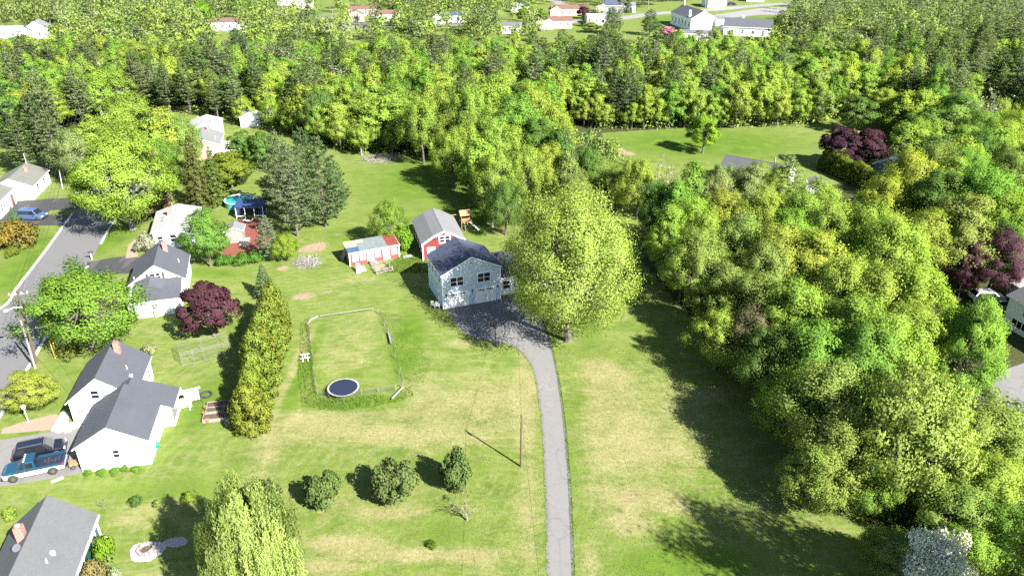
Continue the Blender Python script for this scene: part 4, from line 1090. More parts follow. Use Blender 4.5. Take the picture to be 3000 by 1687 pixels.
# --- far houses along the road: (position, turn, half depth, length, eave, ridge, wall, roof, name, label)
FAR_HOUSE_LIST = [
 ((-190.05, 320.21), .3, 4.5, 9, 3.4, 6.4, 'white_siding', 'shingle_light', 'farm_house', 'white gabled far house at the top left'),
 ((-192.18, 315.2), .3, 3.0, 6, 2.8, 5.0, 'white_siding', 'shingle_mid', 'farm_house', 'smaller white gable in front of the far left house'),
 ((-201.85, 318.53), 1.75, 3.5, 22, 3.0, 4.4, 'white_siding', 'shingle_white', 'long_shed', 'long white shed at the top left edge'),
 ((-120.1, 341.8), 1.72, 3.6, 15, 2.8, 4.2, 'white_siding', 'shingle_red', 'ranch_house', 'far ranch with faded red roof at the top left'),
 ((-117.02, 423.62), 1.6, 3.5, 16, 3.0, 4.5, 'white_siding', 'shingle_light', 'white_hall', 'white building at the top behind the red truck'),
 ((-105.96, 409.77), 1.5, 2.2, 10, 3.0, 3.6, 'white_siding', 'shingle_white', 'box_trailer', 'long white trailer beside the red truck'),
 ((-70.98, 364.11), .2, 4.2, 8, 2.8, 4.6, 'tan_siding', 'shingle_red', 'tan_house', 'tan far house with brown roof and garage gable'),
 ((-71.02, 382.12), 1.75, 4.0, 13, 3.0, 4.4, 'tan_siding', 'shingle_red', 'tan_house', 'rear block of the tan far house'),
 ((-56.1, 366.27), 1.8, 4.0, 12, 2.8, 4.5, 'cream_siding', 'shingle_red', 'pink_roof_house', 'cream far house with faded pink roof'),
 ((-33.36, 355.69), .2, 2.6, 7, 3.0, 5.0, 'white_siding', 'shingle_mid', 'white_garage', 'narrow white far gable at the top centre'),
 ((-25.89, 361.97), 1.66, 3.2, 12, 2.8, 4.4, 'white_siding', 'shingle_navy', 'white_shed_house', 'long white far building with dark roof at the top centre'),
 ((-0.43, 330.68), 1.5, 3.2, 8, 2.8, 4.2, 'white_siding', 'shingle_grey', 'white_bungalow', 'pale far bungalow behind the wood left of the red roofed garage'),
 ((4.17, 394.24), 1.5, 3.0, 9, 2.8, 4.2, 'white_siding', 'shingle_light', 'white_cottage', 'white far cottage at the top left of the brick ranch'),
 ((27.07, 384.48), 1.62, 4.2, 17, 2.8, 4.6, 'wall_brick', 'shingle_red', 'brick_ranch', 'brick ranch with red roof among the far houses'),
 ((20.43, 382.12), .1, 3.0, 6, 2.6, 4.4, 'wall_brick', 'shingle_red', 'brick_wing', 'front wing of the far brick ranch'),
 ((20.67, 345.67), 1.55, 3.6, 10, 2.8, 4.4, 'white_siding', 'shingle_red', 'red_roof_garage', 'white far garage with red roof before the brick ranch'),
 ((15.2, 341.8), .1, 2.6, 5, 2.6, 4.2, 'white_siding', 'shingle_red', 'white_gable_shed', 'small white gable beside the red roofed far garage'),
 ((37.5, 357.76), 1.5, 4.0, 9, 2.8, 4.0, 'white_siding', 'shingle_white', 'pale_bungalow', 'pale far bungalow right of the purple tree'),
 ((48.75, 394.24), 1.5, 4.4, 9, 3.4, 7.0, 'grey_siding', 'shingle_navy', 'grey_cape', 'grey blue far cape house beside the white blossom'),
 ((56.43, 394.24), 1.5, 3.2, 7, 2.8, 4.6, 'white_siding', 'shingle_light', 'white_cape', 'white far house right of the grey cape'),
 ((103.43, 415.21), .1, 5.0, 10, 5.0, 7.5, 'white_siding', 'shingle_mid', 'tall_white_house', 'tall white far house across the road from the hall'),
 ((131.01, 438.38), 1.4, 4.0, 9, 3.0, 4.5, 'white_siding', 'shingle_mid', 'white_far_cottage', 'white far cottage at the top right beyond the lot'),
 ((72.83, 313.57), 1.45, 4.0, 14, 2.6, 3.6, 'white_siding', 'shingle_grey', 'low_grey_building', 'low grey roofed building in front of the white hall'),
 ((130.58, 299.51), 1.42, 3.6, 13, 2.8, 3.8, 'white_siding', 'shingle_white', 'white_roof_building', 'white roofed building alone in the right far wood'),
]
for k, (p, tz, hw, ln, he, hr, wl, rf_, nm, lab) in enumerate(FAR_HOUSE_LIST):
    rt = thing(nm, lab, 'house', p, tz)
    gable(rt, hw - .3, hw, -ln / 2, ln / 2, he, hr, wl, rf_, .25)
    if tz > .9:
        n = max(2, int(ln / 3))
        for i in range(n): window(rt, 'left', (-(hw - .3), -ln/2 + ln * (i + .5) / n, 1.0), .9, 1.1)
    else:
        window(rt, 'front', (-.9 if hw > 3 else 0, -ln/2, 1.0), .9, 1.1)
        if hw > 3: window(rt, 'front', (1.1, -ln/2, 1.0), .9, 1.1)
# the white hall and its neighbour
ah = 0.3543
rt = thing('white_hall', 'white hall with dark roof, spire and row of side windows by the far road', 'hall', (74.52, 333.4), .20)
w, rf = gable(rt, 5.3, 5.6, 0.0, 22.0, 5.0, 8.0, 'white_siding', 'shingle_dark', .3, off=(5.3, 0))
FAR_HOUSE_LIST.append(((77.07, 345.67),)); FAR_HOUSE_LIST.append(((80.15, 340.85),))
for y in (2, 5.5, 9, 12.5, 16, 19.5): window(rt, 'left', (0, y, 1.6), 1.0, 2.0)
b = MB(); b.box(.2, 1.0, 3.0, 3.8, 4.2, 8.0); b.build('chimney', M['trim'], rf)
b = MB(); b.tube((5.3, 20.5, 7.6), (5.3, 20.5, 11.5), .45, .1, 8); b.build('spire', M['trim'], rf)
b = MB(); b.box(10.6, 18.0, -1.5, 8.0, 0, 4.6); b.build('wing_wall', M['white_siding'], rt); b = MB(); b.box(10.5, 18.1, -1.6, 8.1, 4.6, 4.75); b.build('wing_roof', M['shingle_light'], rt)
rt = thing('white_far_house', 'white far house with dark roof right of the white hall', 'house', (92.58, 327.12), 1.28)
w, rf = gable(rt, 5.0, 5.4, -13.0, 5.5, 3.4, 6.2, 'white_siding', 'shingle_dark', .3)
FAR_HOUSE_LIST.append(((93.04, 328.89),)); FAR_HOUSE_LIST.append(((100.85, 331.58),))
for y in (-10, -6, -2, 2): window(rt, 'left', (-5.0, y, 1.1), 1.0, 1.2)
for x in (-2.5, 0, 2.5): window(rt, 'back', (x, 5.5, 1.0), .9, 1.3)
b = MB(); b.box(1.0, 1.8, -2, -1.2, 5.0, 7.0); b.build('chimney', M['trim'], rf)
rt = thing('green_canopy', 'small green roofed carport behind trees at the right edge', 'carport', (112.74, 179.55), .1)
b = MB(); b.prism([(-2.2, 0, 2.2), (-2.2, 4.5, 2.5), (-2.2, 4.5, 2.6), (-2.2, 0, 2.3)], (4.4, 0, 0)); b.build('roof', M['green_siding'], rt)
for x in (-2, 2):
    for y in (.2, 4.3):
        b = MB(); b.tube((x, y, 0), (x, y, 2.3), .05, .05, 6); b.build('post', M['metal_grey'], rt)


# ------------------------------------------------------------------ single trees of the gardens
BIGM = broadleaf('big', 501, 19, 9, 1.2, 140, 560, .092, .21, .55, bark='bark', trunk_r=.42, twigs=4, flat=1.15, shape=.1)
PROTO['big_maple'] = [BIGM]
PROTO['street_maple'] = [broadleaf('st', 502, 15, 7, 2.0, 110, 520, .105, .20, .5, bark='bark_pale', trunk_r=.40, twigs=2)]
PROTO['bright_maple'] = [broadleaf('bm', 503, 15, 7, 1.0, 120, 480, .105, .19, .2, twigs=0)]
CAT_ = {'maple': 'maple tree', 'birch_near': 'birch tree', 'round': 'tree'}
def T(kind, t, col, label, cat, group=None, **k): return tree(kind, *t, col, label, cat, group, **k)

T('big_maple', (7.09, 83.11, 22.25, 8.23), (.165, .226, .042), 'huge light green spreading tree between driveway and blue white garage', 'maple tree')
T('street_maple', (-64.1, 119.65, 18.88, 7.37), (.150, .208, .032), 'large yellow green tree with twin pale trunk at the street', 'maple tree')
T('street_maple', (-77.07, 150.7, 17.1, 7.2), (.138, .202, .032), 'large light green tree rising just behind the street tree', 'maple tree', rz=2.0)
T('maple_near', (-45.76, 104.89, 10.04, 3.24), (.092, .172, .030), 'dense bright green round tree beside the light roofed ranch', 'maple tree')
T('birch_near', (-52.31, 81.38, 12.18, 6.26), (.092, .148, .024), 'broad leafy green tree with pale limbs between street and white cape', 'birch tree')
T('maple_near', (-52.42, 68.86, 5.21, 2.64), (.175, .205, .035), 'small pale yellow green tree at the left edge below the utility poles', 'fruit tree')
T('round', (-38.09, 84.29, 8.99, 3.08), (.050, .022, .030), 'purple leaved maple between the white cape and the cedar hedge', 'maple tree')
T('spruce', (-34.48, 94.88, 5.29, 1.71), (.075, .110, .045), 'small spruce at the far end of the cedar hedge', 'spruce tree')
T('willow', (-19.57, 41.67, 12.76, 3.65), (.165, .198, .062), 'weeping willow at the bottom edge near the fire pit', 'willow tree')
for i, (t, lab) in enumerate([((-17.32, 53.93, 4.75, 1.97), 'leftmost of three round dark pines in the dry field'), ((-10.84, 54.65, 5.63, 2.35), 'middle and widest of three round dark pines in the dry field'), ((-5.35, 56.04, 5.68, 1.84), 'right and most upright of three round dark pines in the dry field')]):
    T('mugo', t, (.058, .082, .026), lab, 'pine bush', 'round pines in the dry field', v=i, parts=('stem', 'foliage'))
T('bare', (-4.06, 51.84, 2.49, 1.38), (.16, .17, .05), 'thin bare sapling in the dry field below the round pines', 'sapling')
T('birch_near', (-19.66, 112.55, 8.6, 2.76), (.105, .160, .028), 'green tree standing left of the red barn', 'birch tree', v=1)
T('shrub', (-17.2, 111.74, 4.29, 1.71), (.090, .165, .018), 'leafy green bush against the left wall of the red barn', 'bush', parts=('stem', 'foliage'))
# white pines by the pool
for i, (t, c, lab) in enumerate([((-39.53, 124.59, 15.48, 4.38), PS, 'tall white pine nearest the swimming pool'), ((-35.53, 116.72, 15.49, 4.38), PS, 'tall front white pine with bare lower trunk behind the coop'), ((-31.7, 120.7, 15.83, 4.36), (.070, .105, .045), 'tall white pine at the edge of the barn lawn'), ((-30.45, 124.59, 10.5, 3.13), (.085, .13, .05), 'lower soft pine leaning over the barn lawn'), ((-37.11, 131.26, 14.42, 3.61), (.062, .095, .040), 'tall white pine hidden behind the pool side pines')]):
    T('pine_near', t, c, lab, 'pine tree', 'white pines between pool and barn lawn', v=i)
T('pine_near', (-37.42, 107.35, 7.36, 2.21), (.115, .145, .085), 'small blue green pine beside the red patio', 'pine tree')
T('birch_near', (-34.71, 107.1, 5.02, 2.04), (.140, .190, .022), 'yellow green bush by the dirt patch above the hedge', 'bush', parts=('stem', 'foliage'), name='garden_bush')
for t, lab in (((-43.72, 105.62, 2.06, 1.32), 'round green bush nearest the bright green tree'), ((-41.16, 106.11, 2.07, 1.58), 'round green bush in front of the red patio'), ((-39.6, 106.85, 1.96, 1.54), 'round green bush next to the small blue green pine')):
    T('shrub', t, (.060, .130, .020), lab, 'bush', 'round bushes by the patio', parts=('stem', 'foliage'))
T('spruce', (-56.25, 129.88, 14.01, 2.83), (.060, .068, .020), 'tall dark brown green spruce behind the light roofed ranch', 'spruce tree')
T('spruce', (-53.63, 131.26, 10.88, 2.44), (.065, .090, .020), 'dark spruce left of the swimming pool', 'spruce tree', v=1)
T('round', (-53.89, 140.09, 7.85, 4.03), (.090, .115, .016), 'dense olive round tree behind the swimming pool', 'tree')
T('spruce', (-60.19, 124.59, 13.16, 2.01), (.150, .140, .095), 'pale grey brown spruce behind the street tree', 'spruce tree', v=2)
T('bush', (-63.25, 126.2, 3.83, 2.59), (.19, .165, .095), 'tan bush at the foot of the grey brown spruce', 'bush', parts=('stem', 'foliage'))
for i, (t, c) in enumerate([((-98.63, 149.35, 14.82, 4.05), PD), ((-94.53, 149.74, 15.96, 4.14), PD), ((-89.65, 145.77, 13.68, 3.6), PS), ((-96.36, 146.62, 11.4, 3.24), PN)]):
    T('pine', t, c, ['dark pine at the left edge behind the grey roofed house', 'tallest dark pine behind the grey roofed house at the left edge', 'pale grey green pine between left edge house and street', 'lower pine overhanging the left edge house'][i], 'pine tree', 'pines behind the left edge house')
T('bush', (-80.0, 113.36, 4.97, 3.33), (.110, .090, .022), 'bronze brown leaved bush on the lawn left of the street', 'bush', parts=('stem', 'foliage'))
T('spruce', (-84.72, 121.16, 3.6, 1.28), (.080, .135, .060), 'little blue green spruce against the left edge house', 'spruce tree', v=0)
T('shrub', (-78.05, 108.86, 1.87, 1.15), (.100, .120, .020), 'small clipped shrub on the left lawn', 'bush', parts=('stem', 'foliage'))
T('shrub', (-57.75, 110.42, 3.63, 1.71), (.20, .22, .16), 'flowering lilac bush behind the white cape house', 'bush', parts=('stem', 'foliage'))
T('shrub', (-54.17, 79.63, 1.8, 1.64), (.090, .105, .025), 'low brushy bush under the broad green street side tree', 'bush', parts=('stem', 'foliage'))
T('shrub', (-44.69, 80.26, 1.47, 0.95), (.17, .17, .09), 'small tan bush behind the near white house', 'bush', parts=('stem', 'foliage'))
T('bush', (-34.2, 47.21, 3.11, 1.11), (.090, .150, .014), 'bright green bush against the green house', 'bush', parts=('stem', 'foliage'))
T('bush', (-34.02, 44.85, 2.87, 1.08), (.125, .115, .05), 'brownish bush at the corner of the green house', 'bush', parts=('stem', 'foliage'))
T('shrub', (-32.63, 45.17, 1.4, 0.56), (.20, .24, .13), 'pale flowering bush at the bottom edge by the green house', 'bush', parts=('stem', 'foliage'))
T('shrub', (-45.19, 52.01, 1.62, 0.69), (.130, .180, .03), 'thin yellow green shrub above the green house roof', 'bush', parts=('stem', 'foliage'))
for t, k, c, lab in (((-37.52, 53.4, 1.07, 0.37), 'bare', OL, 'leftmost tiny sapling above the fire pit'), ((-34.59, 53.66, 1.31, 0.53), 'birch_near', DK, 'dark leaved sapling with white trunk guard above the fire pit'), ((-32.54, 53.57, 0.91, 0.41), 'birch_near', OL, 'smallest sapling above the fire pit'), ((-29.94, 54.2, 1.32, 0.66), 'shrub', (.13, .17, .02), 'small round yellow green bush right of the saplings')):
    T(k, t, c, lab, 'sapling' if k != 'shrub' else 'bush')
T('bush', (-23.15, 54.2, 2.66, 1.53), (.060, .080, .030), 'dark bush behind the top of the weeping willow', 'bush', parts=('stem', 'foliage'))
T('shrub', (-6.94, 48.74, 0.64, 0.53), (.070, .120, .020), 'low weedy clump in the dry field near the bottom edge', 'bush', parts=('stem', 'foliage'))
for (u, t) in enumerate([(-41.28, 58.02, 0.72, 0.43), (-39.93, 58.12, 0.64, 0.56), (-38.67, 58.27, 0.68, 0.56), (-37.87, 58.57, 0.77, 0.4), (-36.87, 58.57, 0.6, 0.5)]):
    T('shrub', t, (.080, .150, .022), ['low plant nearest the corner under the near white gable', 'second low plant under the near white gable', 'third low plant under the near white gable', 'tallest low plant under the near white gable window', 'last low plant under the near white gable'][u], 'plant', 'plants under the near white gable', parts=('stem', 'foliage'))
# cedar hedge: a row of single columns
ca, cb_ = Vector((-27.56, 65.4)), Vector((-31.04, 86.91))
for i in range(9):
    p = ca.lerp(cb_, i / 8)
    tree('cedar', p.x + rnd.uniform(-.2, .2), p.y, rnd.uniform(5.0, 7.9), rnd.uniform(1.7, 2.5), (.098, .126, .020), ['front end', 'second', 'third', 'fourth', 'fifth', 'sixth', 'seventh', 'eighth', 'far end'][i] + ' golden green cedar of the tall hedge, counted from the camera', 'cedar', 'cedars of the tall hedge', name='hedge_cedar')
ha, hb = Vector((64.79, 151.52)), Vector((68.5, 140.87))
for i in range(9):
    p = ha.lerp(hb, i / 8)
    tree('cedar', p.x, p.y, rnd.uniform(3.6, 4.2), 1.9, (.075, .095, .014), 'clipped dark cedar of the sloping hedge below the purple trees', 'cedar', 'cedars of the clipped right hedge', name='hedge_cedar')

# ------------------------------------------------------------------ the right hand side
T('maple', (41.81, 162.86, 9.84, 3.44), (.125, .195, .022), 'lone light green tree on the far right lawn', 'maple tree')
T('round', (67.46, 152.63, 9.32, 3.71), PU, 'left of two joined purple trees by the clipped hedge', 'maple tree')
T('round', (73.35, 152.63, 8.9, 3.96), PU, 'right of two joined purple trees by the clipped hedge', 'maple tree')
T('maple_near', (62.66, 95.08, 9.37, 2.34), (.062, .028, .042), 'purple tree left of two at the right edge', 'maple tree')
T('maple_near', (67.52, 95.29, 10.68, 3.98), (.062, .028, .042), 'large purple tree over the white house at the right edge', 'maple tree')
T('bright_maple', (48.22, 69.18, 14.99, 4.05), (.118, .205, .034), 'big bright green round maple beside the white house at right', 'maple tree')
T('olive_big', (35.11, 54.56, 15.81, 5.68), (.150, .186, .046), 'broad olive tree with leaning twin trunk at the right', 'birch tree', rz=1.0)
T('blossom', (33.49, 43.48, 9.05, 2.88), (.66, .66, .64), 'white blossoming bush at the bottom right', 'bush', parts=('stem', 'foliage'))
for t, c, k, lab in (((-68.64, 149.35, 14.82, 4.5), YG, 'maple', 'light green tree right of the street tree crown'), ((-66.06, 150.16, 12.54, 3.78), OL, 'birch_near', 'olive tree left of the white roofed house'), ((-70.02, 145.77, 13.68, 4.14), LM, 'maple', 'lime tree over the end of the street'), ((-81.8, 145.77, 13.68, 4.14), YG, 'maple', 'yellow green tree left of the street tree crown'), ((-84.29, 142.46, 12.54, 3.78), GY, 'birch_near', 'grey green tree over the far bend of the street'), ((-67.27, 142.16, 10.26, 3.06), BG, 'birch_near', 'fresh green tree behind the grey brown spruce'), ((-62.02, 141.41, 9.12, 2.7), OL, 'birch_near', 'olive bushy tree left of the brick deck house'), ((-55.81, 153.8, 7.98, 2.88), DK, 'round', 'dark round tree right of the white deck'), ((-50.87, 151.8, 9.12, 3.06), DK, 'round', 'dark round tree farther right of the white deck'), ((-68.69, 137.11, 11.4, 3.6), YG, 'maple', 'yellow green tree between street tree and spruce')):
    T(k, t, c, lab, CAT_[k], 'trees near the end of the street')
G_R = 'trees of the right hand wood'
def lab_of(kind, c, where):
    w = {YG: 'yellow green', BG: 'fresh green', LM: 'lime green', DK: 'dark green', OL: 'olive', YL: 'golden yellow', GY: 'grey green', PALE: 'pale grey', BR: 'brownish', PN: 'dark pine green', PS: 'soft grey green', PD: 'very dark', WH: 'white flowering', TN: 'tan'}.get(c, 'green')
    k = {'maple_near': 'broad tree', 'maple': 'broad tree', 'birch_near': 'loose leafed tree', 'birch': 'thin leafed tree', 'poplar': 'narrow tree', 'pine': 'tall pine', 'spruce': 'pointed spruce', 'bare': 'nearly bare tree', 'round': 'round tree', 'bush': 'bush', 'pine_near': 'pine', 'shrub': 'bush'}[kind]
    return f'{w} {k} {where}'
CAT = {'maple_near': 'maple tree', 'maple': 'maple tree', 'birch_near': 'birch tree', 'birch': 'birch tree', 'poplar': 'poplar tree', 'pine': 'pine tree', 'spruce': 'spruce tree', 'bare': 'bare tree', 'round': 'tree', 'bush': 'bush', 'pine_near': 'pine tree', 'shrub': 'bush'}
HEDGEROW = [
 ('maple_near', (-3.12, 158.4, 19.38, 5.76), YG), ('birch_near', (-8.52, 154.86, 18.24, 5.04), LM), ('birch_near', (4.17, 158.14, 18.24, 5.4), YG), ('birch_near', (-13.96, 157.87, 15.96, 4.5), YG), ('birch_near', (8.33, 149.35, 14.82, 4.32), YG), ('birch_near', (-18.51, 154.77, 15.96, 4.32), LM), ('maple_near', (-3.81, 141.38, 14.82, 4.5), LM), ('birch_near', (0.64, 141.94, 13.68, 4.14), YG), ('birch_near', (-7.99, 141.94, 13.68, 3.96), YG), ('birch_near', (-11.41, 140.04, 12.54, 3.6), LM),
 ('maple_near', (1.3, 146.88, 18.24, 6.3), BG), ('birch', (5.67, 150.7, 17.1, 4.5), YG), ('poplar', (8.99, 137.67, 14.82, 2.7), DK), ('bare', (11.73, 135.87, 12.54, 2.34), PALE), ('birch_near', (6.67, 133.21, 12.54, 3.6), YG),
 ('birch_near', (2.38, 130.02, 12.54, 3.78), LM), ('birch_near', (-2.79, 126.95, 12.54, 3.6), YG), ('birch', (-6.02, 132.56, 13.68, 3.42), YG), ('birch_near', (15.91, 132.81, 9.12, 3.24), OL), ('birch_near', (18.41, 128.27, 9.12, 3.06), OL),
 ('birch_near', (21.66, 124.0, 12.54, 3.6), YG), ('bare', (26.22, 121.55, 12.54, 2.16), PALE), ('poplar', (30.26, 121.55, 12.54, 2.88), BG), ('maple_near', (13.36, 132.75, 11.4, 3.24), DK), ('birch_near', (10.68, 120.83, 10.26, 3.24), OL),
 ('birch_near', (-1.1, 117.38, 10.26, 3.24), DK), ('birch', (-3.37, 120.83, 10.26, 2.88), OL), ('maple_near', (4.44, 141.38, 14.82, 4.05), DK), ('birch_near', (22.92, 114.14, 11.4, 3.42), DK), ('bush', (22.46, 134.17, 5.7, 2.7), BR), ('bush', (0.0, 123.23, 5.7, 2.7), OL), ('birch_near', (-5.06, 129.24, 10.26, 3.06), YG), ('poplar', (9.58, 130.66, 11.4, 2.52), OL)]
for k, t, c in HEDGEROW: T(k, t, c, lab_of(k, c, 'in the tree row between barn lawn and far right lawn'), CAT[k], 'trees of the row behind the big maple')
RIGHT = [
 ('birch_near', (37.1, 129.43, 9.12, 2.88), GY), ('birch_near', (39.89, 128.65, 9.12, 2.88), GY), ('birch_near', (44.33, 130.6, 9.12, 2.7), OL), ('birch_near', (45.65, 124.82, 10.26, 3.06), YG), ('maple_near', (47.65, 110.9, 12.54, 4.14), LM), ('maple_near', (38.25, 96.42, 13.68, 4.5), BG), ('birch_near', (27.37, 99.33, 12.54, 3.78), YG), ('maple_near', (23.16, 93.72, 10.26, 3.42), YG), ('birch_near', (43.2, 71.18, 12.54, 4.5), YG), ('birch_near', (38.49, 67.63, 13.68, 4.5), YG),
 ('birch_near', (31.67, 107.05, 12.54, 4.14), YL), ('maple_near', (39.61, 121.37, 11.4, 3.78), GY), ('birch_near', (34.28, 120.83, 10.26, 3.24), GY), ('pine_near', (47.04, 124.34, 11.4, 3.96), GY), ('birch_near', (36.79, 105.39, 13.68, 4.32), YL), ('birch_near', (42.7, 104.65, 13.68, 4.68), LM),
 ('birch_near', (44.75, 99.04, 13.68, 4.32), YG), ('birch_near', (31.39, 96.75, 12.54, 3.96), OL), ('maple_near', (22.19, 100.66, 12.54, 3.42), LM), ('birch_near', (24.91, 92.49, 12.54, 3.96), OL), ('poplar', (25.25, 110.82, 13.68, 3.06), BG), ('birch_near', (35.09, 91.52, 13.68, 4.5), YL), ('maple_near', (38.58, 89.0, 13.68, 5.04), YL),
 ('birch_near', (48.72, 97.37, 14.82, 4.86), YG), ('birch_near', (39.25, 80.92, 13.68, 4.5), YG), ('birch_near', (49.55, 91.09, 14.82, 5.04), YG), ('maple_near', (31.86, 75.49, 13.68, 4.32), LM), ('birch_near', (28.91, 79.56, 12.54, 4.14), OL), ('maple_near', (26.6, 83.8, 11.4, 3.78), OL), ('spruce', (26.62, 92.24, 6.84, 1.71), (.06, .12, .07)),
 ('birch_near', (43.18, 79.04, 13.68, 5.04), YG), ('maple_near', (36.57, 71.39, 13.68, 4.86), LM), ('maple_near', (31.43, 67.5, 12.54, 4.5), BG), ('maple_near', (46.68, 79.04, 13.68, 4.5), YG), ('birch_near', (28.44, 69.47, 11.4, 3.96), DK), ('birch_near', (30.21, 59.78, 12.54, 4.86), OL), ('birch_near', (28.35, 61.46, 10.26, 3.78), LM), ('birch_near', (27.05, 75.34, 10.26, 3.6), BR),
 ('birch_near', (43.41, 56.94, 9.12, 4.14), OL), ('birch_near', (46.05, 57.47, 9.12, 4.32), OL), ('birch_near', (41.88, 52.05, 7.98, 3.96), YG), ('birch_near', (37.93, 49.02, 6.84, 3.42), OL), ('birch_near', (40.62, 46.62, 6.84, 3.6), BG), ('birch_near', (29.18, 54.41, 10.26, 3.96), OL), ('maple_near', (26.86, 53.44, 7.98, 3.06), OL), ('birch_near', (24.07, 76.59, 9.12, 3.24), YG),
 ('birch_near', (65.19, 119.53, 14.82, 5.4), YL), ('maple_near', (65.11, 110.7, 14.82, 5.04), DK), ('maple_near', (70.45, 108.89, 15.96, 5.76), BG), ('birch_near', (59.46, 114.15, 12.54, 4.32), YL), ('maple_near', (62.78, 98.72, 14.82, 5.4), OL), ('maple_near', (57.88, 98.02, 12.54, 4.5), YG), ('birch_near', (72.4, 104.65, 13.68, 4.5), YG), ('birch', (81.86, 135.42, 12.54, 4.5), YG), ('birch', (93.37, 143.69, 12.54, 4.14), LM),
 ('birch_near', (26.67, 104.84, 12.54, 3.6), YG), ('birch_near', (32.28, 87.46, 12.54, 3.96), OL), ('birch_near', (31.96, 52.95, 6.84, 2.88), BG), ('birch_near', (30.98, 45.33, 5.13, 2.52), OL), ('birch_near', (36.24, 44.77, 5.7, 2.88), LM), ('maple_near', (35.54, 65.53, 13.68, 4.14), BG), ('maple_near', (67.9, 97.03, 11.4, 3.6), DK), ('bare', (103.06, 169.0, 13.68, 4.68), PALE), ('bare', (33.58, 104.84, 12.54, 2.7), PALE)]
for k, t, c in RIGHT: T(k, t, c, lab_of(k, c, 'in the right hand wood beside the shaded field'), CAT[k], G_R)

RSIDE = [(80.91, 157.72), (90.11, 173.2), (90.14, 188.25), (99.04, 181.97), (129.89, 176.04), (90.93, 115.58), (87.18, 124.59), (74.04, 124.59), (74.4, 138.55)]
OFF = [((36.5, 32.5), 24, 6.8), ((44.0, 27.0), 20, 6.0)]
for (p, h, r), lab in zip(OFF, ('tall tree beyond the bottom right corner whose shadow falls on the bright grass', 'second tall tree beyond the bottom right corner')):
    T('birch_near', (*p, h, r), OL, lab, 'birch tree', G_R)
# ------------------------------------------------------------------ the wood behind: single trees
def gnoise(x, y, s):
    return math.sin(x / s * 1.7 + 1.3 * math.sin(y / s * 1.1)) * math.sin(y / s * 1.9 + .8 + 1.1 * math.sin(x / s * .9))
WOOD = [(-126.28, 170.44), (-106.1, 167.76), (-104.87, 180.45), (-96.08, 200.22), (-85.36, 202.78), (-70.15, 194.93), (-59.34, 187.61), (-47.56, 173.76), (-34.42, 164.63), (-11.29, 163.62), (-7.43, 161.36), (0.0, 176.04), (17.01, 188.25), (24.59, 187.61), (42.65, 188.9), (68.0, 190.87), (82.19, 196.67), (97.99, 198.43), (102.41, 180.45), (129.89, 176.04), (185.52, 262.38), (127.27, 265.35), (91.61, 262.38), (44.89, 256.63), (-22.45, 256.63), (-68.71, 262.38), (-116.9, 268.38), (-187.43, 265.35)]
KEEP = [(-72.16, 176.04, 11), (-74.97, 185.06, 11), (-96.22, 142.45, 15), (48.64, 162.61, 12), (113.07, 180.45, 7), (125.94, 287.96, 9)]
def scatter(poly, step, seed):
    rs = random.Random(seed); xs = [p[0] for p in poly]; ys = [p[1] for p in poly]; pts = []
    y = min(ys); row = 0
    while y < max(ys):
        x = min(xs) + (row % 2) * step / 2
        while x < max(xs):
            px, py = x + rs.uniform(-.36, .36) * step, y + rs.uniform(-.36, .36) * step
            if in_poly(np.array([px]), np.array([py]), poly)[0] and all((px-a)**2 + (py-b)**2 > c*c for a, b, c in KEEP): pts.append((px, py))
            x += step
        y += step * .87; row += 1
    return pts
rs_pts = scatter(RSIDE, 6.4, 12)
fixed = [(o.location.x, o.location.y) for o in bpy.data.objects if o.get('category', '').endswith('tree')]
n_of = {}
for (x, y) in rs_pts:
    if any((x-a)**2 + (y-b)**2 < 10 for a, b in fixed): continue
    k = rnd.choice(('birch_near', 'maple_near', 'birch_near', 'poplar')); c = rnd.choice((YG, LM, DK, BG, OL, YG))
    tree(k, x, y, rnd.uniform(9, 13), rnd.uniform(3.6, 5.0), c, lab_of(k, c, 'right of the purple trees'), CAT[k], 'trees right of the purple pair')
REST = []
wood_pts = sorted(scatter(WOOD, 5.7, 11), key=lambda p: p[1])
